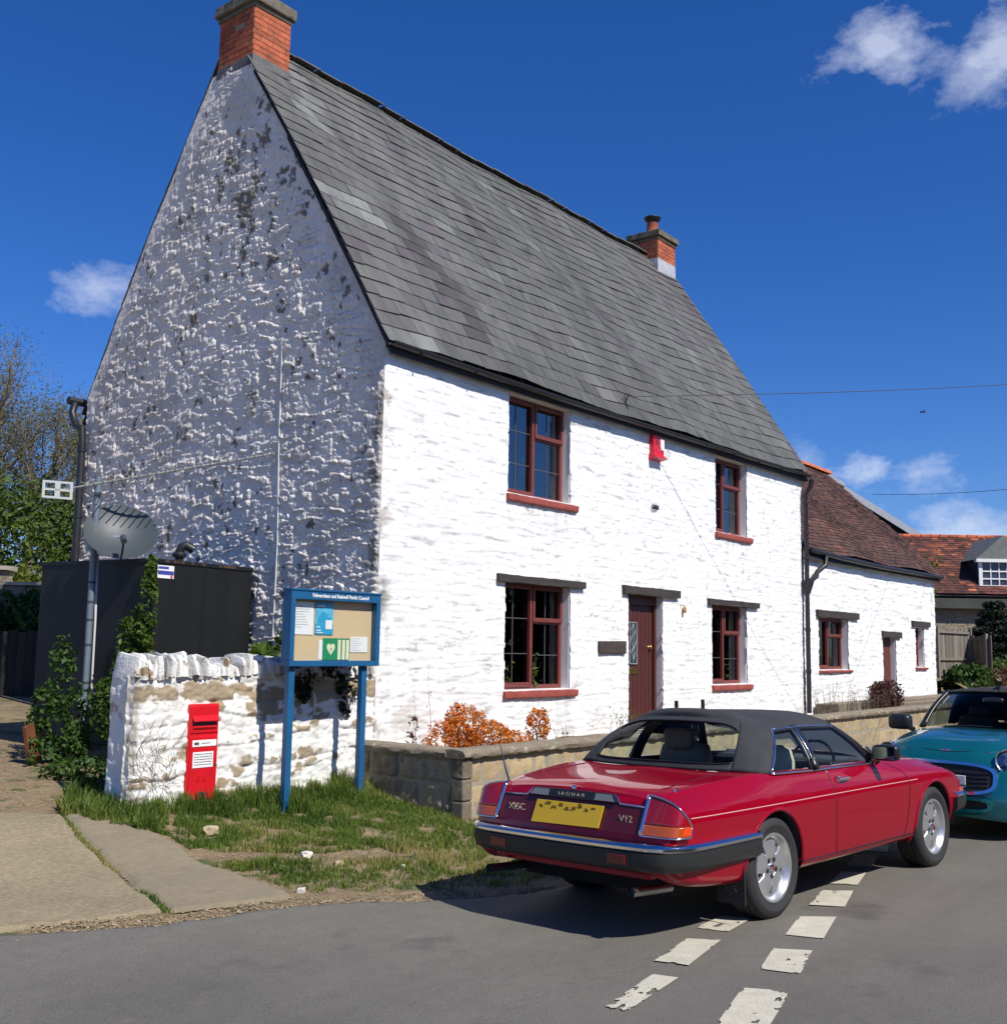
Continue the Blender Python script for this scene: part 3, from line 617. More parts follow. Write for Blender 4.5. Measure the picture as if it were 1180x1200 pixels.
def lintel(root, x0, x1, z0, z1, yf, name='lintel'):
    n = 26; V = []; s = MB()
    for i in range(n+1):
        x = x0+(x1-x0)*i/n; j = lambda k: .014*(float(vn(i*.55, k*3., 9))-.5)
        V += [(x, yf-.045+j(1), z0+j(2)), (x, yf-.05+j(3), z1+j(4)), (x, yf+.1, z1+.01), (x, yf+.1, z0)]
    F = [(i*4+k, (i+1)*4+k, (i+1)*4+(k+1) % 4, i*4+(k+1) % 4) for i in range(n) for k in range(4)]+[(3, 2, 1, 0), tuple(n*4+k for k in range(4))]
    s.add(V, F); settle(s.build(name, M['lintel'], smooth='auto', bevel=.006), root)
for (k, a, b_, c, d) in WIN:
    opening(house, a, b_, c, d, YF); up = k.startswith('up')
    fo = window(house, a, b_, c, d, YF, M['glass_up'] if up else M['glass_low'], .52 if k != 'up2' else .45)
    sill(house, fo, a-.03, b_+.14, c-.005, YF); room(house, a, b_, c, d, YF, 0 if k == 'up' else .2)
lintel(house, 10.87, 12.83, 2.60, 2.70, YF-.02); lintel(house, 13.86, 15.52, 2.585, 2.71, YF-.02); lintel(house, 16.50, 18.40, 2.53, 2.63, YF-.02)
# front door
opening(house, *DOOR[:2], DOOR[2], DOOR[3], YF)
dr = MB(); y0 = YF+.16; a, b_ = DOOR[0]+.05, DOOR[1]-.06
dr.box((a, y0, DOOR[2]), (b_, y0+.05, 2.45))
for i in range(8):
    xa = a+(b_-a)*i/8; 
    if i in (2, 3): 
        dr.box((xa+.006, y0-.008, DOOR[2]+.02), (xa+(b_-a)/8-.006, y0, 1.50)); dr.box((xa+.006, y0-.008, 2.22), (xa+(b_-a)/8-.006, y0, 2.43)); continue
    dr.box((xa+.006, y0-.008, DOOR[2]+.02), (xa+(b_-a)/8-.006, y0, 2.43))
door = dr.build('door', M['door'], bevel=.004); settle(door, house)
fr = MB(); fr.box((DOOR[0], y0-.05, DOOR[2]), (a, y0+.08, 2.59)); fr.box((b_, y0-.05, DOOR[2]), (DOOR[1], y0+.08, 2.59)); fr.box((a, y0-.05, 2.45), (b_, y0+.08, 2.59))
settle(fr.build('door_frame', M['door'], bevel=.006), house)
g = MB(); g.box((a+.225, y0-.016, 1.54), (a+.225+.2, y0-.011, 2.18)); o = g.build('door_pane', mat('doorglass', (.03, .05, .07), .12), None); settle(o, house); o.parent = door; o.location = (0, 0, 0)
g = MB()
xc = a+.325
for s_ in (-1, 1):
    g.tube([(xc+s_*.10, y0-.02, 1.54), (xc+s_*.10, y0-.02, 2.18)], .006, 5)
    pts = [(xc+s_*.0, 2.16), (xc+s_*.06, 2.06), (xc+s_*.03, 1.98), (xc+s_*.08, 1.90), (xc+s_*.02, 1.78), (xc+s_*.06, 1.72), (xc+s_*.0, 1.60)]
    g.tube([(p, y0-.02, q) for p, q in pts], .005, 5)
g.tube([(xc, y0-.02, 1.56), (xc, y0-.02, 2.16)], .005, 5); g.tube([(xc-.1, y0-.02, 1.545), (xc+.1, y0-.02, 1.545)], .006, 5); g.tube([(xc-.1, y0-.02, 2.175), (xc+.1, y0-.02, 2.175)], .006, 5)
o = g.build('door_leading', M['lead']); o.parent = door
g = MB(); g.box((xc-.12, y0-.022, 1.39), (xc+.14, y0-.008, 1.48)); g.box((xc-.09, y0-.028, 1.41), (xc+.11, y0-.022, 1.46)); o = g.build('letter_plate', M['brass'], bevel=.003); o.parent = door
g = MB(); g.lathe([(0, .05), (.03, .045), (.036, .03), (.02, .015), (.022, 0), (.03, -.005)], 14, Matrix.Translation((b_-.10, y0-.012, 1.80)) @ Matrix.Rotation(rad(90), 4, 'X')); o = g.build('door_knob', M['brass'], smooth=True); o.parent = door
g = MB(); g.box((b_-.11, y0-.02, 1.16), (b_-.09, y0-.008, 1.21)); o = g.build('keyhole', M['brass']); o.parent = door
# fittings on the front
g = MB(); g.box((13.22, YF-.05, 1.70), (13.93, YF+.03, 1.88), jit=.008); settle(g.build('name_stone', M['plaque'], bevel=.012), house)
settle(text('date_numbers', '1704', .105, M['ink'], None, (14.77, YF-.034, 3.98), FRONT, .012), house)
al = MB(); al.box((14.64, YF-.09, 4.80), (14.95, YF+.02, 5.17)); al.prism([(YF+.02, 4.82), (YF-.09, 4.82), (YF-.15, 4.76), (YF+.02, 4.72)], 'x', 14.62, 14.97)
alo = al.build('alarm_box', M['alarm_red'], bevel=.006); settle(alo, house)
g = MB(); g.box((14.84, YF-.096, 4.90), (14.952, YF-.088, 5.08)); g = g.build('alarm_label', M['label_white']); g.parent = alo
g = MB()
for k in range(4): g.box((14.69, YF-.094, 5.06-.03*k), (14.78, YF-.09, 5.075-.03*k))
g.build('alarm_slots', M['ink']).parent = alo
g = MB()
g.lathe([(0, 0), (.028, .0), (.034, .02), (.03, .08), (.012, .11), (0, .115)], 14, Matrix.Translation((15.66, YF-.05, 2.36))); g.tube([(15.66, YF-.05, 2.47), (15.63, YF-.03, 2.49), (15.61, YF+.02, 2.47)], .008, 6)
settle(g.build('wall_lamp', mat('lamp_ochre', (.38, .20, .07), .5), smooth='auto'), house)
# ---- slates
def roof_tiles(name, prof, x0, x1, row, w, th, m, root, seed=1, over=1.7, attrf=None, sag=None, jit=1., lenj=.0, M4=None, skip=None):
    rs = np.random.RandomState(seed); P = np.array(prof, float); seg = np.hypot(*(P[1:]-P[:-1]).T); S = np.concatenate([[0], np.cumsum(seg)]); T = S[-1]
    ats = lambda s: np.array([np.interp(s, S, P[:, 0]), np.interp(s, S, P[:, 1])])
    nr = int(T/row)+1; V = []; Fc = []; tint = []; ats_ = {'purple': [], 'pale': [], 'dirt': []}
    for r in range(nr):
        s0 = r*row; s1 = min(s0+row*over, T)
        if s1-s0 < row*.3: break
        a = ats(s0); b_ = ats(s1); t = (b_-a)/np.linalg.norm(b_-a); nn = np.array([-t[1], t[0]])
        if nn[1] < 0: nn = -nn
        x = x0-(w*.5 if r % 2 else 0)
        while x < x1-.01:
            ww = w*(1+(.18*jit if w > .2 else .05)*(rs.rand()-.5)); xa = max(x, x0); xb = min(x+ww-.004, x1); x += ww
            if xb-xa < .03 or (skip and skip((xa+xb)/2, s0)): continue
            dl = (rs.rand()-.5)*lenj; lo = 2.1*th+(rs.rand())*th*.6*jit; tw = (rs.rand()-.5)*th*.7*jit
            A = a-t*dl; sg = (lambda xx: 0 if sag is None else sag(xx, s0))
            q = []
            for (xx, base, off, tww) in ((xa, A, lo, tw), (xb, A, lo, -tw), (xb, b_, .3*th, 0), (xa, b_, .3*th, 0)):
                z_ = sg(xx)
                q.append((xx, base[0]+nn[0]*(off+tww), base[1]+nn[1]*(off+tww)+z_))
            q2 = [(p[0], p[1]-nn[0]*th, p[2]-nn[1]*th) for p in q]
            k = len(V); V += q+q2; Fc += [(k, k+1, k+2, k+3), (k, k+4, k+5, k+1), (k+1, k+5, k+6, k+2), (k+3, k+2, k+6, k+7), (k, k+3, k+7, k+4)]
            d = attrf((xa+xb)/2, s0, rs) if attrf else {}
            for kk in ats_: ats_[kk] += [d.get(kk, 0.)]*5
            tint += [d.get('tint', rs.uniform(-.16, .16))]*5
    V = np.array(V)
    if M4 is not None: V = (np.array(M4.to_3x3()) @ V.T).T+np.array(M4.translation)
    o = mesh_obj(name, V, np.array(Fc), m, None, attrs={**{k: ('FACE', v) for k, v in ats_.items()}, 'tint': ('FACE', tint)})
    if root: settle(o, root)
    return o
def aslate(x, s, rs):
    d = {'tint': float(np.clip(rs.normal(0, .075), -.2, .25))}
    if rs.rand() < .03: d['purple'] = .5*rs.rand()+.2
    u = x-8.7
    if (s > 1.2 and s < 2.9 and u < 2.6 and rs.rand() < .25): d['purple'] = .3+.4*rs.rand()
    if u > 9.6 and s > 2 and rs.rand() < .35: d['purple'] = .3+.3*rs.rand()
    if rs.rand() < .012: d['pale'] = .3+.4*rs.rand()
    if 2.2 < s < 2.6 and 8.9 < x < 9.7: d['pale'] = .8
    if abs(u-.95+(6.0-s)*.06) < .22 and s > 4.1: d['pale'] = .35+.35*rs.rand()
    if abs(u-1.6-(3-s)*.12) < .22 and .2 < s < 2.6: d['dirt'] = .75
    if abs(u-3.6-(4-s)*.1) < .15 and 3.1 < s < 4.3: d['dirt'] = .6
    if s < .25: d['dirt'] = .35*rs.rand()
    return d
sagf = lambda x, s: .045*math.sin(x*1.3+s)*.5+.012*math.sin(x*4.1+s*2)+.05*math.sin((x-8.7)/11.7*math.pi)*-1*(s/6)
roof_tiles('slate_roof', PROF, 8.70, 20.56, .245, .43, .009, M['slate'], house, 4, 1.65, aslate, sagf, 1.3, .03, skip=lambda x, s: x < 9.30 and s > 4.9)
roof_tiles('rear_roof', PROFB[::-1], 8.775, 20.56, .30, .45, .009, M['slate'], house, 5, 1.7)
b = MB()
pr = [(y, z-.09) for y, z in PROF]+[(y, z-.09) for y, z in PROFB[1:]]; n = len(pr)
poly = pr+[(y, z-.10) for y, z in pr[::-1]]
for i in range(n-1): b.prism([pr[i], pr[i+1], (pr[i+1][0], pr[i+1][1]-.06), (pr[i][0], pr[i][1]-.06)], 'x', 8.73 if i < 3 else (9.3 if i < 6 else 8.80), 20.54)
settle(b.build('roof_boarding', M['dark_board']), house)
# ridge
b = MB(); x = 9.42
while x < 20.5:
    l = .46; zz = 10.36+sagf(x, 6)+random.uniform(-.006, .006); V = []
    for xx in (x, x+l-.012):
        for k in range(7): g_ = math.pi*(k/6)*.76+math.pi*.12; V.append((xx, 12.02+.13*math.cos(g_), zz-.06+.10*math.sin(g_)))
        for k in range(6, -1, -1): g_ = math.pi*(k/6)*.76+math.pi*.12; V.append((xx, 12.02+.115*math.cos(g_), zz-.06+.085*math.sin(g_)))
    b.add(V, [(k, (k+1) % 14, 14+(k+1) % 14, 14+k) for k in range(14)]+[tuple(range(13, -1, -1)), tuple(range(14, 28))], random.uniform(-.25, .2)); x += l
settle(b.build('ridge', M['ridge_grey'], bevel=.003), house)
# verge fillet along the gable
b = MB()
for A, B_ in zip(PROF[:4], PROF[1:4]+[(11.40, 9.49)]): b.prism([(A[0], A[1]-.035), (B_[0], B_[1]-.035), (B_[0], B_[1]-.075), (A[0], A[1]-.075)], 'x', 8.705, 8.80)
settle(b.build('verge', M['dark_board']), house)
# chimneys
def chimney(root, cx, cy, wx_, wy_, z0, z1, caph, name='chimney', pot=False, mortar_base=.35):
    c = MB(); c.box((cx-wx_/2, cy-wy_/2, z0), (cx+wx_/2, cy+wy_/2, z1)); core = c.build(name, M['mortar']); settle(core, root)
    bk = MB(); zz = z0+mortar_base; r = 0; bh, bl = .068, .215
    while zz+bh < z1:
        for side in range(4):
            Ln = wx_ if side % 2 == 0 else wy_; s = -Ln/2-(bl/2 if r % 2 else 0)
            while s < Ln/2:
                a = max(s+.005, -Ln/2); b2 = min(s+bl-.005, Ln/2); s += bl
                if b2-a < .03: continue
                if random.random() < .02: continue
                t = random.uniform(-.22, .2); pr_ = .007+random.uniform(0, .004)
                if side == 0: bk.box((cx+a, cy-wy_/2-pr_, zz), (cx+b2, cy-wy_/2, zz+bh), t)
                if side == 2: bk.box((cx+a, cy+wy_/2, zz), (cx+b2, cy+wy_/2+pr_, zz+bh), t)
                if side == 1: bk.box((cx+wx_/2, cy+a, zz), (cx+wx_/2+pr_, cy+b2, zz+bh), t)
                if side == 3: bk.box((cx-wx_/2-pr_, cy+a, zz), (cx-wx_/2, cy+b2, zz+bh), t)
        zz += bh+.011; r += 1
    o = bk.build('brickwork', M['brick']); o.parent = core
    k = MB(); e = .07
    k.box((cx-wx_/2-.03, cy-wy_/2-.03, z1-.07), (cx+wx_/2+.03, cy+wy_/2+.03, z1), jit=.006); k.box((cx-wx_/2-e, cy-wy_/2-e, z1), (cx+wx_/2+e, cy+wy_/2+e, z1+caph), jit=.014)
    k.box((cx-wx_/2+.05, cy-wy_/2+.05, z1+caph), (cx+wx_/2-.05, cy+wy_/2-.05, z1+caph+.05), jit=.02)
    k.build('chimney_cap', M['capstone'], bevel=.02).parent = core
    fl = MB(); fl.box((cx-wx_/2-.02, cy-wy_/2-.02, z0), (cx+wx_/2+.02, cy+wy_/2+.02, z0+mortar_base), jit=.01)
    fl.build('flashing', M['lead'] if pot else M['ridge_grey'], bevel=.01).parent = core
    if pot:
        p = MB(); p.lathe([(.17, 0), (.175, .04), (.15, .07), (.12, .24), (.13, .27), (.13, .30), (.11, .30), (.11, .2)], 24, Matrix.Translation((cx, cy, z1+caph+.03))); p.build('chimney_pot', mat('terracotta', (.28, .07, .035), .8, noise=(6, .3, 4)), smooth='auto').parent = core
        p = MB(); p.lathe([(.10, .26), (.115, .28), (.115, .33), (.18, .39), (.19, .42), (.18, .44), (.05, .46), (.0, .47)], 24, Matrix.Translation((cx, cy, z1+caph+.03))); p.build('cowl', M['black_iron'], smooth='auto').parent = core
    return core
chimney(house, 9.09, 11.90, .62, .76, 9.62, 10.52, .17, mortar_base=.13)
chimney(house, 20.15, 12.02, .72, .70, 9.75, 10.66, .13, pot=True, mortar_base=.42)
# gutter and pipes
b = MB(); pts = [(8.72, 8.655, 5.24), (12, 8.65, 5.205), (16, 8.645, 5.22), (20.5, 8.65, 5.25)]
for (a, c) in zip(pts[:-1], pts[1:]):
    V = []
    for p in (a, c):
        for k in range(9): g_ = math.pi+math.pi*k/8; V.append((p[0], p[1]+.055*math.cos(g_), p[2]+.055*math.sin(g_)))
        for k in range(8, -1, -1): g_ = math.pi+math.pi*k/8; V.append((p[0], p[1]+.047*math.cos(g_), p[2]+.047*math.sin(g_)))
    b.add(V, [(k, (k+1) % 18, 18+(k+1) % 18, 18+k) for k in range(18)])
b.box((8.80, 8.71, 5.12), (20.5, 8.75, 5.26))
for i in range(12): x = 9.2+i; b.box((x, 8.60, 5.165), (x+.02, 8.72, 5.18))
settle(b.build('gutter', M['black_iron'], fix=False), house)
def pipe(root, pts, r, m, clips=(), name='downpipe'):
    b = MB(); b.tube(pts, r, 12)
    for z in clips:
        i = max(range(len(pts)-1), key=lambda k: abs(pts[k][2]-pts[k+1][2])); A, B_ = Vector(pts[i]), Vector(pts[i+1]); t = (z-A.z)/(B_.z-A.z); p = A.lerp(B_, t)
        b.tube([(p.x, p.y, p.z-.035), (p.x, p.y, p.z+.035)], r+.010, 12)
    o = b.build(name, m, smooth='auto')
    if root: settle(o, root)
    return o
pipe(house, [(20.42, 8.56, 5.15), (20.42, 8.60, 5.0), (20.42, 8.70, 4.86), (20.42, 8.70, 3.2), (20.42, 8.70, .6)], .045, M['black_iron2'], (4.7, 4.1, 3.6, 2.2, 1.4))
b = MB(); b.lathe([(.05, -.16), (.06, -.12), (.12, .05), (.125, .10), (.10, .10)], 4, Matrix.Translation((20.42, 8.68, 3.06)) @ Matrix.Rotation(rad(45), 4, 'Z')); settle(b.build('hopper', M['black_iron2']), house)
pipe(house, [(8.70, 15.36, 5.36), (8.66, 15.36, 5.2), (8.66, 15.22, 4.98), (8.66, 15.04, 4.92), (8.66, 15.02, 4.7), (8.66, 15.0, 2.5), (8.66, 15.0, .8)], .055, M['black_iron'], (4.6, 3.6))
b = MB(); b.tube([(8.62, 15.42, 5.40), (8.95, 15.42, 5.40), (20.5, 15.4, 5.3)], .06, 8); settle(b.build('rear_gutter', M['black_iron']), house)
b = MB(); b.tube([(X0-.028, 10.62, 5.6), (X0-.03, 10.60, 4.2), (X0-.03, 10.55, 3.0), (X0-.03, 10.57, 1.4)], .012, 6); settle(b.build('wall_cable', M['plastic_white']), house)
b = MB(); b.tube([(13.95, 8.72, 5.30), (13.95, 8.80, 5.52), (13.97, 8.78, 5.60)], .012, 6); b.tube([(13.95+.05*math.cos(t_), 8.79, 5.60+.05*math.sin(t_)) for t_ in np.linspace(0, 5.2, 9)], .008, 5); settle(b.build('wire_bracket', M['black_iron']), house)
# ================================================================= LOW COTTAGE (annexe)
low = empty('low_cottage', (24.5, 11, 0), 'low white painted cottage with brown clay tile roof beyond the tall one', 'cottage')
XL0, XL1 = 20.452, 28.55
LP = [(8.67, 3.76), (9.40, 4.62), (10.6, 5.70), (11.66, 6.70)]; LPB = [(11.66, 6.72), (12.7, 5.9), (14.9, 3.7)]
def lroofz(y): return np.interp(y, [p[0] for p in LP+LPB[1:]], [p[1] for p in LP+LPB[1:]])
LW = [(21.17, 22.72, 1.42, 2.47), (27.02, 27.66, 1.45, 2.40)]; LD = (24.78, 25.62, .66, 2.12)
def hlow(u, z):
    h, i = stones(u+40, z, .09, .30, 23, .4, .4)
    return (.014*h*(.4+fbm(u*2, z*12, 2, 5))+.03*(fbm(u*1.1, z*1.1, 3, 66)-.5)+.022*(fbm(u*4, z*14, 3, 67)-.5))
def alow(u, z, h): return {'exposed': 0*u, 'dirt': np.clip(.5*sstep(.64, .70, fbm(u*4, z*4, 5, 90, .6))*sstep(6.5, 8, u)+.35*sstep(.72, .76, fbm(u*3, z*11, 4, 92)), 0, 1)}
wallgrid('front_wall', (XL0, YF, 0), (1, 0, 0), (0, XL1-XL0), lambda u: 3.82-.05*np.asarray(u)/8, .25, .022, hlow, M['paint_wall'], low, [(a-XL0, b-XL0, c, d) for a, b, c, d in LW+[LD]], alow)
b = MB(); 
b.prism([(YF+.03, .3), (YF+.03, 3.72), (9.40, 4.45), (10.6, 5.55), (11.66, 6.5), (12.7, 5.8), (14.8, 3.7), (14.8, .3)], 'x', XL1-.3, XL1-.005)
b.box((XL0, 14.5, .3), (XL1-.3, 14.8, 3.7)); settle(b.build('end_wall', M['paint_wall']), low)
for i, (a, b_, c, d) in enumerate(LW):
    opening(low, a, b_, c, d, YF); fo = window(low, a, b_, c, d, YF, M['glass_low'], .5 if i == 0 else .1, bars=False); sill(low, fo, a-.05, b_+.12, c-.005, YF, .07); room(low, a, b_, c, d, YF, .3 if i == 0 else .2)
opening(low, LD[0], LD[1], LD[2], LD[3], YF)
b = MB()
for k in range(6): xa = LD[0]+(LD[1]-LD[0])*k/6; b.box((xa+.004, YF+.12, LD[2]), (xa+.136, YF+.16, LD[3]))
settle(b.build('door', M['door_old'], bevel=.004), low)
lintel(low, 21.06, 23.25, 2.47, 2.61, YF-.02); lintel(low, 24.70, 25.92, 2.12, 2.26, YF-.02); lintel(low, 26.74, 28.03, 2.42, 2.55, YF-.02)
def atile(x, s, rs):
    d = {'tint': rs.normal(0, .2)}
    if rs.rand() < .10: d['pale'] = .25+.35*rs.rand()
    if s < .5 and rs.rand() < .5: d['dirt'] = .6*rs.rand()
    if s > 3.6 and x < 24: d['pale'] = .6
    return d
lsag = lambda x, s: -.07*math.sin((x-20.3)/8.4*math.pi)*(s/4.5)+.03*math.sin(x*1.7)
roof_tiles('tile_roof', LP, 20.47, 28.68, .105, .17, .011, M['tile'], low, 8, 1.9, atile, lsag, 1.6, .015)
roof_tiles('rear_roof', LPB[::-1], 20.47, 28.68, .2, .3, .011, M['tile'], low, 9, 1.9)
b = MB(); x = 20.6
while x < 28.7:
    z0 = 6.75+lsag(x, 4.4); V = []
    for xx in (x, x+.31):
        for k in range(7): g_ = math.pi*k/6; V.append((xx, 11.66+.14*math.cos(g_), z0-.07+.12*math.sin(g_)))
    b.add(V, [(k, k+1, 8+k, 7+k) for k in range(6)]+[tuple(range(6, -1, -1)), tuple(range(7, 14))], random.uniform(-.2, .2)); x += .32
settle(b.build('ridge', M['ridge_tile'], fix=False), low)
b = MB(); L2 = LP+LPB[1:]
for A, B_ in zip(L2[:-1], L2[1:]): b.prism([(A[0], A[1]-.10), (B_[0], B_[1]-.10), (B_[0], B_[1]-.17), (A[0], A[1]-.17)], 'x', 20.48, 28.66)
settle(b.build('roof_boarding', M['dark_board']), low)
b = MB(); b.tube([(20.50, 8.63, 3.76), (22, 8.62, 3.71), (24.5, 8.62, 3.68), (28.7, 8.62, 3.70)], .05, 8); b.box((20.5, 8.70, 3.62), (28.6, 8.78, 3.74))
settle(b.build('gutter', M['black_iron'], smooth='auto'), low)
pipe(low, [(21.2, 8.62, 3.70), (21.15, 8.62, 3.50), (20.9, 8.68, 3.36), (20.72, 8.68, 3.22), (20.5, 8.68, 3.14)], .05, M['black_iron'], (), 'swan_neck_pipe')
# ================================================================= WHITE BOUNDARY WALL
bw = empty('boundary_wall', (7.2, 8.95, .2), 'white painted rubble wall with upright cope stones below the gable', 'wall')
WX0, WX1, WT = 5.70, 8.74, 1.47
def hbw(u, z):
    x = WX0+u; h, i = stones(x*1.0+3, z, .105, .30, 43, .6, .42)
    return .016*h+.026*(i-.5)*h+.03*(fbm(x*6, z*10, 5, 44, .6)-.5)+.012*(vn(x*24, z*30, 3)-.5)+.04*(fbm(x*1.5, z*1.5, 3, 45)-.5)-.10*(1-sstep(0, .10, u))
def abw(u, z, h):
    x = WX0+u; hh, i = stones(x*1.0+3, z, .105, .30, 43, .6, .42)
    band = np.exp(-(((z-1.28)/.13)**2))*.20+np.exp(-(((x-7.7)/.6)**2+((z-1.0)/.25)**2))*.11+np.exp(-(((z-.35)/.12)**2))*.07
    n1 = fbm(x*3.6, z*5.5, 5, 141, .6); e = sstep(.625-band, .655-band, n1*.8+i*.2*hh+.0)
    return {'exposed': e*.92, 'dirt': .35*sstep(.6, .7, fbm(x*7, z*9, 4, 144))+.45*(h < np.quantile(h, .04))}
M['paint_bw'] = mat('paint_bw', (.80, .79, .74), .8, noise=[(3.0, .06, 4)], attr=[('exposed', (.30, .22, .12)), ('dirt', (.30, .26, .20))], bump=[(60, .5, .01), (16, .3, .02)])
wallgrid('wall_face', (WX0, YF-.02, 0), (1, 0, 0), (0, WX1-WX0), lambda u: np.full(np.shape(u), WT), .05, .013, hbw, M['paint_bw'], bw, (), abw)
def hbe(u, z): h, i = stones(u+60, z, .12, .28, 53, .5, .4); return .010*h*(.4+i)+.04*(fbm(u*4, z*4, 4, 54)-.5)+.02*(fbm(u*14, z*14, 3, 57)-.5)-.04*(1-sstep(0, .06, u))
def abe(u, z, h): return {'exposed': .7*sstep(.6, .68, fbm(u*4, z*3, 4, 55)), 'dirt': .5*sstep(.45, .6, fbm(u*2, z*2, 4, 56))}
wallgrid('wall_end', (WX0+.03, YF+.42, 0), (0, -1, 0), (0, .42), lambda u: np.full(np.shape(u), WT+.02), .05, .014, hbe, M['paint_bw'], bw, (), abe)
b = MB(); b.box((WX0+.07, YF+.03, 0), (WX1, YF+.40, WT)); settle(b.build('wall_core', M['paint_bw']), bw)
def lumpy(mb, c, half, seed, tint=0, rough=.22, n=3):
    bm = bmesh.new(); bmesh.ops.create_cube(bm, size=2); bmesh.ops.subdivide_edges(bm, edges=bm.edges, cuts=n, use_grid_fill=True)
    V = []
    for v in bm.verts:
        p = v.co; l = (abs(p.x)**5+abs(p.y)**5+abs(p.z)**5)**(1/5); p = p/l
        k = 1+rough*mnoise.noise(Vector((p.x*1.1+seed*3.1, p.y*1.1, p.z*1.1)))*1.5+rough*.4*mnoise.noise(Vector((p.x*3+seed, p.y*3, p.z*3)))
        V.append((c[0]+p.x*k*half[0], c[1]+p.y*k*half[1], c[2]+p.z*k*half[2]))
    bm.verts.ensure_lookup_table(); F = [tuple(v.index for v in f.verts) for f in bm.faces]; mb.add(V, F, tint); bm.free()
b = MB(); x = WX0+.02; rc = random.Random(17)
while x < WX1-.05:
    w = rc.uniform(.035, .085); hh = rc.uniform(.07, .21)*(1 if x < 7.15 or rc.random() < .7 else .7); y0_ = YF-.05+rc.uniform(-.025, .02); y1_ = YF+.36+rc.uniform(-.03, .03)
    n_ = 9; ring_ = []
    for k in range(n_):
        t_ = math.pi*k/(n_-1); ring_.append(((y0_+y1_)/2-(y1_-y0_)/2*math.copysign(abs(math.cos(t_))**.42, math.cos(t_))+rc.uniform(-.012, .012), WT-.03+(hh+.03)*abs(math.sin(t_))**.42+rc.uniform(-.024, .024)))
    ln = rc.uniform(-.03, .03); V = []
    for q_, (dx_, sc_) in enumerate(((0, .86), (w*.22, 1.0), (w*.75, 1.02), (w, .88))):
        for yy, zz in ring_: V.append((x+dx_+ln*(zz-WT)/.2+rc.uniform(-.006, .006), (y0_+y1_)/2+(yy-(y0_+y1_)/2)*(sc_+.12)*.93, WT-.03+(zz-WT+.03)*sc_+rc.uniform(-.006, .006)))
    F_ = [(j*n_+k, j*n_+k+1, (j+1)*n_+k+1, (j+1)*n_+k) for j in range(3) for k in range(n_-1)]+[tuple(range(n_)), tuple(3*n_+k for k in range(n_-1, -1, -1))]
    b.add(V, F_, rc.uniform(-.22, .03) if rc.random() < .80 else -.55); x += w*rc.uniform(.82, 1.02)
settle(b.build('cope_stones', mat('cope_white', (.72, .71, .67), .8, noise=(6, .12, 4), bump=[(40, .7, .012), (12, .5, .03)], stain=[(4.5, .585, (.27, .20, .11), .05), (14, .64, (.30, .26, .20), .06)]), smooth='auto'), bw)
# dry creeper twigs on the wall face
M['twig'] = mat('twig', (.13, .085, .06), .9)
b = MB(); rr = random.Random(5)
for k in range(26):
    p = Vector((rr.uniform(5.74, 6.2), YF-.05, rr.uniform(.3, .6))); d = Vector((rr.uniform(-.4, .4), 0, 1)); pts = [p.copy()]
    for s_ in range(rr.randint(5, 11)):
        d = (d+Vector((rr.uniform(-.7, .7), 0, rr.uniform(-.4, .4)))).normalized(); p = p+d*.06; pts.append(Vector((p.x, YF-.05-rr.uniform(0, .03), p.z)))
    b.tube(pts, .0022, 3, caps=False)
tw = b.build('creeper', M['twig']); tag(tw, 'leafless creeper twigs clinging to the left end of the white wall', 'creeper')
# ================================================================= POST BOX
pb = empty('post_box', (6.47, YF-.06, .25), 'narrow red wall post box set in the white rubble wall', 'post box')
px0, px1, pz0, pz1 = 6.29, 6.63, .26, 1.19; yp = YF-.058
b = MB(); b.box((px0, yp, pz0), (px1, YF+.25, pz1)); settle(b.build('casing', M['post_red'], bevel=.012), pb)
b = MB(); b.box((px0+.02, yp-.012, pz0+.045), (px1-.02, yp, pz1-.30)); bo = b.build('door', M['post_red'], bevel=.008); settle(bo, pb)
b = MB(); b.box((px0+.012, yp-.010, pz1-.27), (px1-.012, yp, pz1-.02)); settle(b.build('front_plate', M['post_red'], bevel=.006), pb)
b = MB(); b.prism([(yp-.008, pz1-.105), (yp-.055, pz1-.155), (yp-.05, pz1-.165), (yp-.008, pz1-.15)], 'x', px0+.03, px1-.03); settle(b.build('hood', M['post_red'], bevel=.003), pb)
b = MB(); b.box((px0+.05, yp-.0125, pz1-.20), (px1-.05, yp-.009, pz1-.155)); settle(b.build('slot', M['ink']), pb)
b = MB(); b.prism([(yp-.008, pz1-.245), (yp-.03, pz1-.215), (yp-.008, pz1-.20)], 'x', px0+.04, px1-.04); settle(b.build('slot_lip', M['post_red'], bevel=.003), pb)
b = MB(); b.box((px0+.04, yp-.017, .795), (px1-.03, yp-.011, .855)); p1 = b.build('collection_tab', M['label_white'], bevel=.002); settle(p1, pb)
b = MB(); b.box((px0+.05, yp-.017, .60), (px1-.06, yp-.011, .745)); p2 = b.build('notice_plate', M['label_white'], bevel=.002); settle(p2, pb)
b = MB(); rr = random.Random(2)
for r_ in range(5):
    b.box((px0+.062, yp-.0183, .7235-.024*r_), (px1-.072, yp-.0169, .7255-.024*r_))
    x = px0+.065
    while x < px1-.085: w = rr.uniform(.012, .035); b.box((x, yp-.0185, .722-.024*r_), (min(x+w, px1-.07), yp-.0168, .728-.024*r_)); x += w+.008
b.box((px0+.06, yp-.0185, .812), (px0+.11, yp-.0168, .836)); b.box((px0+.14, yp-.0185, .822), (px0+.24, yp-.0168, .828))
settle(b.build('print', M['ink']), pb)
settle(text('royal_cipher', 'E R', .075, M['post_red'], None, (6.445, yp-.014, .50), FRONT, .004, bold=True), pb)
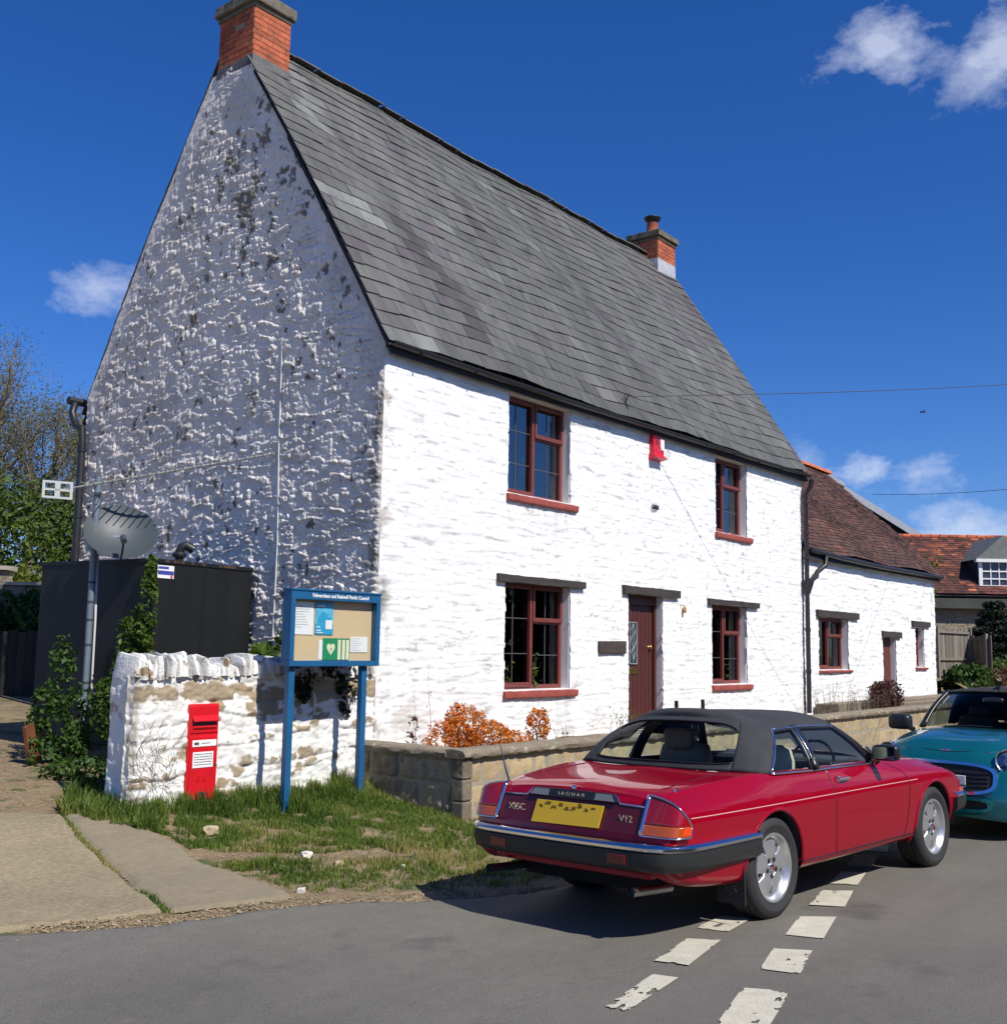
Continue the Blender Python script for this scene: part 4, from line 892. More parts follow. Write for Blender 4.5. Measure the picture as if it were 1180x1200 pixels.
b = MB(); b.box((px0+.13, yp-.016, .345), (px0+.21, yp-.0115, .375)); settle(b.build('enamel_tab', M['ink']), pb); b = MB(); b.lathe([(0, .006), (.012, .004), (.014, 0)], 12, Matrix.Translation((6.60, yp-.013, .62)) @ Matrix.Rotation(rad(90), 4, 'X')); settle(b.build('lock', M['ink']), pb)
# ================================================================= NOTICE BOARD
nb = empty('notice_board', (7.65, 8.30, .15), 'blue framed parish notice board on two posts beside the white wall', 'notice board')
YB_ = 8.30; bx0, bx1, bz0, bz1 = 7.05, 8.27, 1.55, 2.29
for px in (7.13, 8.11):
    b = MB(); b.box((px-.036, YB_, 0), (px+.036, YB_+.065, 1.55)); settle(b.build('post', M['board_blue'], bevel=.004), nb)
b = MB(); d = .05; w = .055
b.box((bx0, YB_-d, bz0), (bx1, YB_+.08, bz0+w)); b.box((bx0, YB_-d, bz1-.085), (bx1, YB_+.08, bz1)); b.box((bx0, YB_-d, bz0+w), (bx0+w, YB_+.08, bz1-.085)); b.box((bx1-w, YB_-d, bz0+w), (bx1, YB_+.08, bz1-.085))
b.box((bx0-.01, YB_-d-.01, bz1), (bx1+.01, YB_+.09, bz1+.02))
settle(b.build('frame', M['board_blue'], bevel=.004), nb)
b = MB(); b.box((bx0+w, YB_+.03, bz0+w), (bx1-w, YB_+.07, bz1-.085)); settle(b.build('cork_panel', M['cork']), nb)
b = MB(); b.box((bx0+w, YB_-.030, bz0+w), (bx1-w, YB_-.027, bz1-.085)); settle(b.build('pane', glassmat('thin_glass', (.97, .98, .97), .12)), nb)
settle(text('header_lettering', 'Felmersham and Radwell Parish Council', .052, M['label_white'], None, (7.70, YB_-d-.003, 2.248), FRONT, .001, sx=.92, bold=True), nb)
def sheetp(name, x0, x1, z0, z1, m, y=YB_+.026, par=None, t=.003):
    b = MB(); b.box((x0, y-t, z0), (x1, y, z1)); o = b.build(name, m); settle(o, nb); return o
def lines(x0, x1, z0, z1, n, y, m, frac=.8, seed=1, h=.004, name='print'):
    b = MB(); rr = random.Random(seed)
    for k in range(n):
        z = z1-(z1-z0)*(k+.5)/n; b.box((x0, y-.0045, z-h/2), (x0+(x1-x0)*rr.uniform(.4, frac), y-.0034, z+h/2))
    return settle(b.build(name, m), nb)
yk = YB_+.026
sheetp('paper_notice', 7.125, 7.40, 1.86, 2.185, M['paper']); lines(7.16, 7.37, 1.92, 2.15, 9, yk, mat('print_grey', (.30, .30, .34), .7), .95)
sheetp('poster', 7.425, 7.665, 1.865, 2.19, M['poster_blue']); 
b = MB(); b.box((7.425, yk-.006, 1.865), (7.665, yk-.004, 1.97)); b.prism([(7.46, 1.98), (7.56, 1.98), (7.58, 2.06), (7.52, 2.10), (7.46, 2.03)], 'y', yk-.006, yk-.004); b.box((7.58, yk-.006, 1.99), (7.64, yk-.004, 2.04)); settle(b.build('poster_print', M['poster_cyan']), nb)
b = MB(); b.box((7.56, yk-.0085, 1.92), (7.65, yk-.0065, 2.01)); b.box((7.44, yk-.0085, 1.90), (7.50, yk-.0065, 1.91)); b.box((7.44, yk-.0085, 1.935), (7.49, yk-.0065, 1.945)); b.box((7.44, yk-.0085, 1.88), (7.53, yk-.0065, 1.887)); b.box((7.45, yk-.0065, 2.14), (7.55, yk-.0045, 2.16)); settle(b.build('poster_label', M['paper']), nb)
sheetp('paper_notice', 7.485, 7.55, 1.615, 1.81, M['paper'], yk+.002)
sheetp('sign_panel', 7.535, 7.90, 1.612, 1.83, M['poster_green'], yk-.004)
b = MB(); y_ = yk-.0105
hp = [(math.sin(t)**3*.055+7.64, (13*math.cos(t)-5*math.cos(2*t)-2*math.cos(3*t)-math.cos(4*t))*.0042+1.725) for t in np.linspace(0, 2*math.pi, 28, endpoint=False)]
b.prism(hp, 'y', y_, y_+.003)
for x in (7.735, 7.795, 7.85): b.box((x, y_, 1.615), (x+.04, y_+.003, 1.815))
settle(b.build('heart_and_bars', M['cream']), nb)
b = MB(); b.prism([(7.655, 1.75), (7.63, 1.72), (7.645, 1.722), (7.633, 1.69), (7.66, 1.727), (7.645, 1.727)], 'y', y_-.002, y_); settle(b.build('bolt_symbol', M['poster_green']), nb)
sheetp('paper_slip', 7.915, 8.16, 1.69, 1.85, M['paper']); lines(7.93, 8.15, 1.70, 1.84, 6, yk, MATS['print_grey'], 1.0, 4)
# ================================================================= GARDEN WALL (dressed blocks + coping)
gw = empty('garden_wall', (12, 7.35, 0), 'low buff stone garden wall with weathered brown coping in front of the cottages', 'garden wall')
GY, GX0, GX1, GT = 7.28, 8.53, 31.0, .66
def blocks(name, m, side, seed, courses, xa, xb, pillow):
    rs = random.Random(seed); b = MB()
    for (z0, z1) in courses:
        s = xa-(rs.uniform(0, .25))
        while s < xb-.02:
            w = rs.uniform(.30, .52); a = max(s, xa); e = min(s+w, xb); s += w
            if e-a < .06: continue
            nU, nV = max(4, int((e-a)/.035)), max(4, int((z1-z0)/.035)); V = []; g = .007; sd = rs.uniform(0, 99); tn = rs.uniform(-.2, .18)
            for i in range(nU+1):
                for j in range(nV+1):
                    u = i/nU; v = j/nV; d = min(u, 1-u)*(e-a); d2 = min(v, 1-v)*(z1-z0); ed = max(0, min(1, min(d, d2)/.035)); rn = mnoise.noise(Vector((sd+u*(e-a)*9, v*3, sd)))+.5*mnoise.noise(Vector((sd+u*(e-a)*25, v*8, sd)))
                    out = -.012+ed**.5*pillow*(.55+.7*rn); xx = a+g+(e-a-2*g)*u; zz = z0+g+(z1-z0-2*g)*v
                    V.append((xx, GY-out, zz) if side == 'front' else (GX0-out, xx, zz))
            F = [(i*(nV+1)+j, (i+1)*(nV+1)+j, (i+1)*(nV+1)+j+1, i*(nV+1)+j+1) for i in range(nU) for j in range(nV)]
            b.add(V, F if side == 'front' else [f[::-1] for f in F], tn)
    settle(b.build(name, m, smooth=True, fix=False), gw)
blocks('front_blocks', M['gstone'], 'front', 3, [(-.12, .09), (.09, .38), (.38, .645)], GX0+.0, GX1, .018)
blocks('end_blocks', M['gstone_shaded'], 'side', 8, [(-.06, .10), (.10, .38), (.38, .645)], GY+.13, YF-.04, .05)
b = MB()
for z0, z1 in ((-.1, .22), (.23, .44), (.45, .645)): b.box((GX0-.03, GY-.02, z0), (GX0+.12, GY+.13, z1), random.uniform(-.3, 0), .004)
settle(b.build('corner_stones', M['coping'], bevel=.012), gw)
b = MB(); b.box((GX0+.005, GY+.006, -.1), (GX1, GY+.16, .65)); b.box((GX0+.006, GY+.16, -.1), (GX0+.17, YF, .65)); settle(b.build('mortar_core', mat('mortar_grey', (.30, .26, .19), .9, noise=(12, .2, 4))), gw)
def copingrun(P0, P1, w0, w1, z0, z1, seed, side):
    b = MB(); L_ = (Vector(P1)-Vector(P0)).length; n = int(L_/.05); t = (Vector(P1)-Vector(P0)).normalized(); nn = Vector((t.y, -t.x)); rs = random.Random(seed)
    prof = [(w0, z0), (w0-.012, z0+.02), (w0-.014, z0+.05), (w0+.004, z1-.012), (w0+.03, z1), ((w0+w1)/2, z1+.008), (w1-.02, z1), (w1, z1-.02), (w1, z0)]
    m_ = len(prof); V = []
    for i in range(n+1):
        p = Vector(P0)+t*L_*i/n; joint = .010 if (i % 18 == 0) else 0
        for k, (o, z) in enumerate(prof):
            j = .010*mnoise.noise(Vector((i*.37+seed, k*1.7, 0)))+.006*mnoise.noise(Vector((i*1.7+seed, k*3.7, 5)))
            V.append((p.x-nn.x*(o+joint*(k < 6))-nn.x*j, p.y-nn.y*(o+joint*(k < 6))-nn.y*j, z+j*.8-joint*.6*(2 < k < 7)))
    F = [(i*m_+k, i*m_+(k+1) % m_, (i+1)*m_+(k+1) % m_, (i+1)*m_+k) for i in range(n) for k in range(m_)]+[tuple(range(m_)), tuple(n*m_+k for k in range(m_-1, -1, -1))]
    b.add(V, F); settle(b.build('coping', M['coping'], smooth='auto'), gw)
copingrun((GX0-.05, GY), (GX1, GY), -.05, .22, .648, .735, 3, 0)
copingrun((GX0, YF+.0), (GX0, GY+.19), -.055, .21, .646, .728, 7, 1)
# garden bed behind the wall
b = MB(); xs = np.linspace(GX0+.18, 31, 120); ysn = np.linspace(GY+.16, YF+.1, 14); X, Y = np.meshgrid(xs, ysn, indexing='ij')
Z = .56+.08*(fbm(X*3, Y*3, 4, 60)-.5)+.0*X
o = mesh_obj('garden_bed', np.stack([X, Y, Z], -1).reshape(-1, 3), gridfaces(120, 14), M['soil'], smooth=True); tag(o, kind='structure')
b = MB(); b.box((20.8, 8.25, .55), (31, 8.72, .78), jit=.02); b.box((23.5, 8.0, .6), (28.8, 8.25, .72), jit=.02); o = b.build('garden_step', M['coping'], bevel=.02); tag(o, 'long brown stone step at the foot of the low cottage wall', 'step')
# plants in the bed
M['leaf_orange'] = leafmat('leaf_orange', (.34, .05, .008), (.78, .24, .02), .3, (.20, .16, .03))
M['leaf_green'] = leafmat('leaf_green', (.020, .055, .012), (.075, .14, .022), .35)
M['leaf_mid'] = leafmat('leaf_mid', (.035, .075, .015), (.14, .21, .03), .4)
M['leaf_dark'] = leafmat('leaf_dark', (.008, .016, .010), (.025, .042, .018), .2)
M['leaf_brown'] = leafmat('leaf_brown', (.10, .05, .035), (.24, .17, .09), .3)
M['leaf_purple'] = leafmat('leaf_purple', (.05, .018, .018), (.14, .055, .04), .3)
M['leaf_hedge'] = leafmat('leaf_hedge', (.030, .062, .012), (.115, .165, .022), .35)
M['leaf_lime'] = leafmat('leaf_lime', (.07, .10, .012), (.22, .24, .03), .45)
M['bark'] = mat('bark', (.12, .095, .07), .9, noise=(6, .3, 4, (3, 3, .5)), bump=(20, .6, .02))
def bush(name, label, cat, loc, blobs, n, size, m, stems=7, group=None, seed=1, gap=.42, hs=.6, freq=3.):
    r = empty(name, loc, label, cat, group); rr = random.Random(seed)
    cloud('foliage', blobs, n, size, m, r, gap, freq, seed)
    b = MB()
    for k in range(stems):
        bb = rr.choice(blobs); e = Vector((bb[0]+rr.uniform(-.6, .6)*bb[3], bb[1]+rr.uniform(-.6, .6)*bb[4], bb[2]+rr.uniform(-.2, .7)*bb[5])); s_ = Vector((bb[0]*.6, bb[1]*.6, -.05)); mid = s_.lerp(e, .5)+Vector((rr.uniform(-.05, .05), rr.uniform(-.05, .05), .05))*hs
        b.tube([s_, mid, e], [.012*hs, .008*hs, .004*hs], 4, caps=False)
    b.build('stems', M['bark'], r); return r
bush('orange_shrub', 'bushy orange and rust leaved shrub behind the corner of the garden wall', 'shrub', (9.52, 8.05, .58), [(-.30, 0, .16, .36, .26, .24), (.0, .05, .24, .30, .26, .30), (.38, 0, .14, .36, .24, .22), (.7, -.0, .08, .26, .22, .16), (-.12, .1, .44, .12, .12, .12)], 6500, .018, M['leaf_orange'], 60, seed=3, gap=.47, freq=8)
bush('red_shrub', 'small red leaved twig shrub right of the orange shrub', 'shrub', (11.0, 8.2, .6), [(0, 0, .2, .16, .14, .22)], 700, .022, M['leaf_orange'], 6, seed=5, gap=.42, freq=6)
def stemplant(name, label, loc, stems, h, m, n, size, seed, cat='plant', spread=.12, group=None):
    r = empty(name, loc, label, cat, group); rs = np.random.RandomState(seed); b = MB(); P = []
    for k in range(stems):
        p = np.array([rs.uniform(-spread, spread), rs.uniform(-spread, spread), -.05]); d = np.array([rs.uniform(-.2, .2), rs.uniform(-.2, .2), 1.]); hh = h*rs.uniform(.6, 1.05); pts = []
        for i in range(6): pts.append(tuple(p+d*hh*i/5+np.array([rs.uniform(-.01, .01), rs.uniform(-.01, .01), 0])))
        b.tube(pts, [.005, .005, .004, .003, .002, .002], 4, caps=False)
        for i in range(n): t = rs.rand()**.7; q = p+d*hh*t+rs.normal(0, .03, 3); P.append(q)
    b.build('stems', M['bark'], r); P = np.array(P); V, F = leaf_quads(P, size, np.tile([0, 0, 1.], (len(P), 1)), .45, rs=rs, flat=.6)
    mesh_obj('foliage', V, F, m, r, attrs={'rnd': ('FACE', rs.rand(len(P)))}); return r
stemplant('rose_plant', 'thin stemmed plant with dark rounded leaves by the wall corner', (9.0, 8.35, .62), 3, .42, M['leaf_purple'], 10, .035, 1)
stemplant('leafy_weed', 'low broad green leaved weed beside the blue post', (8.72, 8.0, .66), 3, .12, M['leaf_green'], 8, .05, 2)
stemplant('tall_stalk', 'single tall dry stalk rising against the white front wall', (9.45, 8.55, .6), 1, 1.0, M['leaf_brown'], 8, .014, 3, spread=.01)
stemplant('grey_herb', 'wispy grey green herb behind the wall under the door side', (13.0, 8.15, .6), 9, .42, M['leaf_mid'], 16, .018, 4, spread=.22)
stemplant('pale_grass_tuft', 'pale dry tuft between the red shrub and the herb', (11.6, 8.2, .6), 8, .25, M['leaf_brown'], 6, .02, 5, spread=.12)
stemplant('lavender_clump', 'bleached twiggy clump left of the purple bush by the far wall', (20.9, 8.0, .6), 60, .62, M['leaf_brown'], 12, .014, 6, 'shrub', .65)
bush('purple_bush', 'dark purplish dry bush in front of the low cottage', 'shrub', (22.6, 7.95, .6), [(-.2, 0, .28, .5, .3, .36), (.35, .1, .3, .5, .3, .34)], 3500, .03, M['leaf_purple'], 26, seed=9, gap=.46, freq=4)
# ================================================================= OIL TANK
TA = rad(8); tk = empty('oil_tank', (7.1, 10.7, .35), 'big black steel oil tank behind the white wall', 'tank', rot=(0, 0, TA))
b = MB(); b.box((0, 0, .25), (1.60, 1.9, 2.33)); b.build('tank_body', M['tank'], tk, bevel=.015)
b = MB()
for x in (.02, .78, .82, 1.56): b.box((x, -.006, .27), (x+.02, -.001, 2.31))
b.box((-.012, -.012, 2.30), (1.612, 1.912, 2.345)); b.build('seam', M['tank'], tk, bevel=.004)
b = MB(); rr = random.Random(4)
for k in range(9): x = rr.uniform(.1, 1.3); b.box((x, -.0135, 2.312), (x+rr.uniform(.03, .12), -.0125, 2.34))
b.build('rust_patch', M['tank_rust'], tk)
b = MB(); b.tube([(.86, .5, 2.33), (.86, .5, 2.50), (.87, .48, 2.56), (.91, .44, 2.58), (.97, .38, 2.53)], .055, 12); b.lathe([(.08, 0), (.085, .03), (.07, .05), (0, .055)], 14, Matrix.Translation((.86, .5, 2.44))); b.build('vent', M['black_iron'], tk, smooth='auto')
b = MB(); b.box((.08, -.010, 2.13), (.32, -.0065, 2.275)); st_ = b.build('sticker', M['label_white'], tk)
b = MB(); b.box((.085, -.0125, 2.17), (.315, -.0105, 2.215)); b.box((.09, -.0125, 2.235), (.24, -.0105, 2.262)); b.build('sticker_band', mat('sticker_blue', (.05, .06, .32), .5), st_)
b = MB(); b.lathe([(0, .003), (.018, .002), (.018, 0)], 12, Matrix.Translation((.285, -.0105, 2.15)) @ Matrix.Rotation(rad(90), 4, 'X')); b.build('sticker_dot', mat('sticker_red', (.6, .05, .08), .5), st_)
b = MB()
for x in (.2, 1.2): b.box((x, .1, -.1), (x+.2, 1.8, .25))
b.build('plinth', M['far_stone'], tk)
# low garden strip behind the white wall: leafy plant between tank and gable
bush('elder_bush', 'bright green leafy bush between the black tank and the notice board', 'bush', (8.0, 9.45, .9), [(-.15, 0, .62, .40, .25, .25), (.25, -.02, .85, .30, .25, .38), (.0, .0, .3, .5, .25, .4), (.45, -.1, .6, .25, .2, .4)], 2600, .055, M['leaf_mid'], 14, seed=12, gap=.40, freq=2.5)
tag(cloud('ivy', [(8.05, 8.86, 1.5, .5, .16, .14), (8.3, 8.74, 1.3, .16, .06, .3), (7.65, 8.72, 1.38, .12, .05, .22)], 1300, .03, M['leaf_dark'], None, .45, 4, 31), 'dark ivy trailing over the white wall behind the notice board', 'ivy')
# ivy on tank corner
def ivycol(name, label, segs, n, size, m, seed, gap=.4):
    tag(cloud(name, segs, n, size, m, None, gap, 3.5, seed), label, 'ivy')
ivycol('ivy', 'ivy column climbing the near corner of the black tank', [(6.93, 10.70, 1.55, .22, .16, .55), (6.86, 10.75, 1.05, .34, .2, .4), (7.02, 10.62, 2.1, .10, .10, .45), (7.04, 10.62, 2.5, .06, .06, .25)], 3200, .036, M['leaf_mid'], 33, .40)
ivycol('ivy', 'low ivy and weeds heaped round the foot of the dish pole', [(6.62, 11.2, .85, .16, .2, .42), (6.42, 11.2, .58, .34, .3, .22), (6.25, 10.4, .45, .40, .3, .14), (6.62, 11.6, 1.35, .16, .12, .5), (6.35, 11.5, 1.0, .15, .12, .25), (6.1, 9.7, .35, .3, .3, .12)], 2600, .036, M['leaf_green'], 34, .46)
# ================================================================= DISH POLE + AERIAL
ms = empty('dish_pole', (6.80, 11.40, .45), 'grey steel pole strapped with black bands carrying dish and aerial', 'pole')
def ch(o): return settle(o, ms)
b = MB(); b.tube([(6.80, 11.40, .55), (6.74, 11.30, 3.62)], .036, 12); ch(b.build('pole', M['galv'], smooth='auto'))
b = MB()
for z in (1.3, 1.72, 2.0, 2.2, 2.42): p = Vector((6.80, 11.40, .55)).lerp(Vector((6.74, 11.30, 3.62)), (z-.55)/3.07); b.tube([(p.x, p.y, z-.012), (p.x, p.y, z+.012)], .040, 12)
ch(b.build('band', M['ink'], smooth='auto'))
b = MB(); b.tube([(6.82, 11.35, 2.75), (6.84, 11.35, 2.0), (6.85, 11.36, 1.25), (6.9, 11.36, 1.12), (7.05, 11.35, 1.10)], .014, 8); ch(b.build('feed_cable', M['plastic_white'], smooth=True))
b = MB(); b.box((6.68, 11.36, 1.10), (7.3, 11.40, 1.14)); b.box((6.68, 11.36, 1.02), (7.3, 11.40, 1.05)); b.box((6.70, 11.2, .48), (7.0, 11.5, .56)); ch(b.build('bracket', M['galv']))
nrm = Vector((-.36, -.72, .52)).normalized(); rt = nrm.to_track_quat('Z', 'X').to_matrix().to_4x4(); DC = Vector((6.93, 11.08, 3.0))
b = MB(); prof = [(r*.40, .10*(r**2)-.10) for r in np.linspace(0, 1, 12)]+[(.405, -.003), (.40, -.012)]+[(r*.395, .10*(r**2)-.115) for r in np.linspace(1, 0, 8)]
Md = Matrix.Translation(DC) @ rt @ Matrix.Diagonal((.94, 1.0, 1, 1)); b.lathe(prof, 48, Md); dd = b.build('dish', M['dish'], smooth='auto'); ch(dd)
b = MB(); lo = DC + (Vector((0, 0, -1))-nrm*(-nrm.z)).normalized()*.36; tip = lo+nrm*.22+Vector((0, 0, .06)); b.tube([lo-nrm*.05, lo+nrm*.08, tip], .012, 8); b.tube([tip-Vector((0, 0, .02)), tip+(DC-tip).normalized()*.11], .034, 12); ch(b.build('lnb_arm', M['ink'], smooth='auto'))
b = MB(); b.tube([DC-nrm*.11, Vector((6.76, 11.33, 2.92))], .03, 8); b.box((6.70, 11.26, 2.78), (6.84, 11.38, 3.02)); ch(b.build('dish_mount', M['galv']))
ae = empty('tv_aerial', (6.74, 11.28, 3.58), 'tv aerial with pale slotted reflector plate and long toothed boom above the dish', 'aerial')
A0, A1 = Vector((6.40, 11.50, 3.44)), Vector((8.02, 9.78, 3.93)); ad_ = (A1-A0).normalized()
b = MB(); b.tube([A0, A1], .013, 6); settle(b.build('boom', M['alu']), ae)
elv = ad_.cross(Vector((0, 0, 1))).normalized(); b = MB()
for k in range(22):
    p = A0.lerp(A1, .12+.87*k/21); h_ = .20-.004*k; b.tube([p-elv*h_+Vector((0, 0, .012)), p+elv*h_+Vector((0, 0, .012))], .0065, 5); b.box((p.x-.014, p.y-.014, p.z-.008), (p.x+.014, p.y+.014, p.z+.022))
settle(b.build('director', M['alu']), ae)
b = MB(); c = A0+Vector((-.02, .02, 0)); u_ = Vector((.64, -.72, .10)).normalized(); 
Mr = Matrix.Translation(A0+Vector((-.03, .0, .0))) @ Matrix(((.66, .2, 0, 0), (-.74, .2, 0, 0), (-.06, 0, 1, 0), (0, 0, 0, 1)))
for (x0, x1, z0, z1) in ((-.17, .17, .075, .10), (-.17, .17, -.10, -.075), (-.17, -.14, -.075, .075), (.14, .17, -.075, .075), (-.14, .14, -.012, .012), (-.03, .03, -.075, .075)): b.box((x0, -.012, z0), (x1, .012, z1), M4=Mr)
settle(b.build('reflector', M['plastic_white']), ae)
b = MB(); b.tube([A0+Vector((.15, -.15, .02)), A0+Vector((.24, -.25, -.06)), A0+Vector((.32, -.33, -.02)), (6.75, 11.28, 3.4), (6.77, 11.3, 3.1)], .006, 6); settle(b.build('aerial_cable', M['ink'], smooth=True), ae)
# rusty sheet and bits by the pole
b = MB(); Mx = Matrix.Translation((6.22, 11.35, .45)) @ Matrix.Rotation(rad(-12), 4, 'Y') @ Matrix.Rotation(rad(30), 4, 'Z'); b.box((-.09, -.02, 0), (.09, .0, .42), jit=.01, M4=Mx); b.box((-.10, -.03, 0), (-.09, .01, .42), M4=Mx); o = b.build('rusty_sheet', M['rust'], bevel=.003); tag(o, 'rusty metal sheet leaning in the weeds left of the pole', 'metal sheet')
# ================================================================= WIRES, BIRD
b = MB(); A, B_ = Vector((13.96, 8.76, 5.60)), Vector((26.4, -2.4, 7.9)); b.tube([A.lerp(B_, t)-Vector((0, 0, 1))*.35*math.sin(math.pi*t) for t in np.linspace(0, 1, 24)], .006, 5); tag(b.build('overhead_wire', M['ink']), 'upper black wire running from the cottage roof edge to the right', 'wire')
b = MB(); A, B_ = Vector((31.3, 11.3, 6.35)), Vector((16, 1.0, 4.2)); b.tube([A.lerp(B_, t)-Vector((0, 0, 1))*.15*math.sin(math.pi*t) for t in np.linspace(0, 1, 24)], .006, 5); tag(b.build('overhead_wire', M['ink']), 'lower black wire running from behind the dark gable to the right', 'wire')
b = MB(); bp = Vector((44.6, 13.9, 11.5))
V = [bp+Vector(v)*.5 for v in ((0, 0, 0), (-.10, .1, .02), (.05, -.05, .06), (.14, -.14, .03), (-.28, -.12, .16), (-.55, -.2, .05), (.16, .30, .18), (.35, .5, .06), (0, 0, -.05))]
b.add(V, [(0, 1, 8), (0, 3, 2), (0, 2, 4), (1, 4, 0), (4, 5, 1), (0, 6, 2), (6, 7, 3), (3, 6, 0), (0, 8, 3), (1, 2, 8), (2, 3, 8)]); tag(b.build('bird', M['ink']), 'small dark bird flying in the blue sky at right', 'bird')
# ================================================================= BACKGROUND RIGHT
db = empty('dark_barn', (55, 19.3, 1), 'building with dark gable and grey barge boards rising behind the low cottage', 'building')
db['label'] = 'building with dark gable and grey barge boards rising behind the low cottage'; db.location = (50.6, 20.0, 1.0); db.rotation_euler = (0, 0, math.atan2(-.782, .623))
b = MB(); b.prism([(-6.2, 0), (-6.2, 4.75), (0, 8.62), (6.2, 4.75), (6.2, 0)], 'y', .02, 9); b.build('gable_wall', M['dark_board'], db)
b = MB()
for sx in (-1, 1): b.prism([(0, 8.63), (sx*6.6, 4.50), (sx*6.6, 4.66), (0, 8.79)], 'y', -.25, 9.3)
b.build('roof', M['roof_dark'], db)
b = MB()
for sx in (-1, 1): b.prism([(0, 8.50), (sx*6.7, 4.31), (sx*6.7, 4.66), (0, 8.86)], 'y', -.34, -.26)
b.build('barge_board', M['barge'], db)
b = MB(); b.prism([(-.9, 9.02), (.05, 8.50), (.05, 8.70), (-.9, 9.24)], 'y', -1.2, -.36); b.build('finial_board', M['barge'], db)
# far red roofed house, built square to its own axes
ang = math.atan2(-.782, .623); fh = empty('red_roof_house', (44.8, 13.9, 1.2), 'far stone house with orange red tile roof and white dormer window', 'house', rot=(0, 0, ang))
# local x runs to the right in view, local y away
RP = [(-3.3, 2.78), (-1.6, 4.15), (0, 5.25)]
def afar(x, s, rs):
    d = {'tint': rs.normal(0, .25)}; c = fbm(np.array([x*.8]), np.array([s*.8]), 3, 5)[0]
    if rs.rand() < .12+.5*max(0, c-.45)+.18*(s > 2.6): d['pale'] = .3+.6*rs.rand()
    return d
roof_tiles('tile_roof', RP, -1.5, 11, .16, .26, .014, M['tile_far'], None, 12, 1.8, afar, None, 1.5, .02).parent = fh
b = MB(); b.prism([(0, 5.25), (3.3, 2.78), (3.2, 2.65), (0, 5.1), (-3.2, 2.65), (-3.3, 2.72), (0, 5.18)], 'x', -1.45, 10.95); b.build('roof_boarding', M['dark_board'], fh)
b = MB(); x = -1.5
while x < 11: b.box((x, -.12, 5.20), (x+.36, .12, 5.33), random.uniform(-.2, .2), .01); x += .37
b.build('ridge', M['ridge_tile'], fh, bevel=.03)
b = MB(); b.box((-1.3, -3.0, -1), (10.8, 3.0, 2.55)); b.build('wall', M['far_stone'], fh)
b = MB(); b.box((-1.4, -3.35, 2.25), (11, -3.02, 2.62)); b.build('eaves_board', mat('eaves_dark', (.05, .055, .045), .8, noise=(2, .3, 4)), fh)
# dormer
dm = MB(); dx = .72; dy = -2.85; dm.box((dx-.05, dy, 2.85), (dx+1.75, 0, 4.15)); dmo = dm.build('dormer', M['dark_board'], fh)
b = MB(); b.prism([(dx-.22, 4.10), (dx+1.92, 4.10), (dx+.85, 5.02)], 'y', dy-.18, 0.1); b.build('dormer_roof', M['lead_dull'], dmo)
b = MB(); b.box((dx-.2, dy-.22, 4.00), (dx+1.9, dy-.02, 4.12)); b.box((dx-.06, dy-.08, 2.80), (dx+.07, dy, 4.0)); b.box((dx+1.63, dy-.08, 2.80), (dx+1.76, dy, 4.0)); b.box((dx-.12, dy-.14, 2.72), (dx+1.82, dy-.0, 2.84))
for i in range(1, 5): xx = dx+.07+1.56*i/5; w = .035 if i not in (3,) else .06; b.box((xx-w/2, dy-.07, 2.84), (xx+w/2, dy-.01, 4.0))
for z in (3.10, 3.36, 3.64): b.box((dx+.07, dy-.072, z), (dx+1.63, dy-.008, z+.05))
b.build('dormer_frame', M['white_trim'], dmo)
b = MB(); b.box((dx+.05, dy-.03, 2.84), (dx+1.65, dy-.012, 4.0)); b.build('dormer_pane', mat('dglass', (.05, .055, .10), .08), dmo)
# fence panels at the end of the low cottage
def fence(P0, P1, z0, h, label, seed):
    r = empty('board_fence', (P0[0], P0[1], z0), label, 'fence'); rs = random.Random(seed); P0, P1 = Vector(P0), Vector(P1); L_ = (P1-P0).length; t = (P1-P0)/L_; a = math.atan2(t.y, t.x); Mx = Matrix.Rotation(a, 4, 'Z'); b = MB(); x = 0
    while x < L_: w = rs.uniform(.10, .15); b.box((x, 0, 0), (x+w-.012, .02, h+rs.uniform(-.06, .03)), rs.uniform(-.4, .3), M4=Mx); x += w
    b.build('board', M['wood_grey'], r); b = MB()
    for z in (.25, h-.12): b.box((0, -.05, z), (L_, -.01, z+.07), M4=Mx)
    b.build('rail', M['wood_grey'], r)
    for x in (0, L_-.09):
        b = MB(); b.box((x, -.09, -.6), (x+.09, -.02, h+.06), .2, M4=Mx); b.build('post', M['wood_grey'], r)
fence((30.8, 9.5), (33.5, 9.37), 1.35, 1.12, 'shaded grey board fence panel at the end of the low cottage', 1)
fence((33.5, 9.37), (32.8, 8.64), 1.30, 1.0, 'pale end panel of the board fence below the red roof', 2)
# bank with shrubs
xs = np.linspace(28.7, 60, 60); ysn = np.linspace(5.6, 11, 24); X, Y = np.meshgrid(xs, ysn, indexing='ij'); Z = .1+1.0*sstep(6.9, 8.6, Y)+.2*(fbm(X, Y, 3, 3)-.5)
tag(mesh_obj('bank', np.stack([X, Y, Z], -1).reshape(-1, 3), gridfaces(60, 24), M['soil'], smooth=True), kind='structure')
bush('green_shrub', 'bright green shrub at the foot of the fence beside the white cottage end', 'shrub', (29.9, 8.4, .85), [(0, 0, .25, .7, .6, .42), (.9, -.2, .2, .6, .5, .35)], 2600, .07, M['leaf_green'], 8, seed=14, freq=1.8)
bush('bramble', 'tangle of brown dry bramble above the teal car', 'shrub', (31.2, 7.9, .85), [(0, 0, .2, 1.0, .6, .42), (1.2, -.2, .2, 1.0, .6, .45), (2.4, -.4, .2, 1., .6, .4)], 4200, .06, M['leaf_brown'], 30, seed=15, freq=1.8)
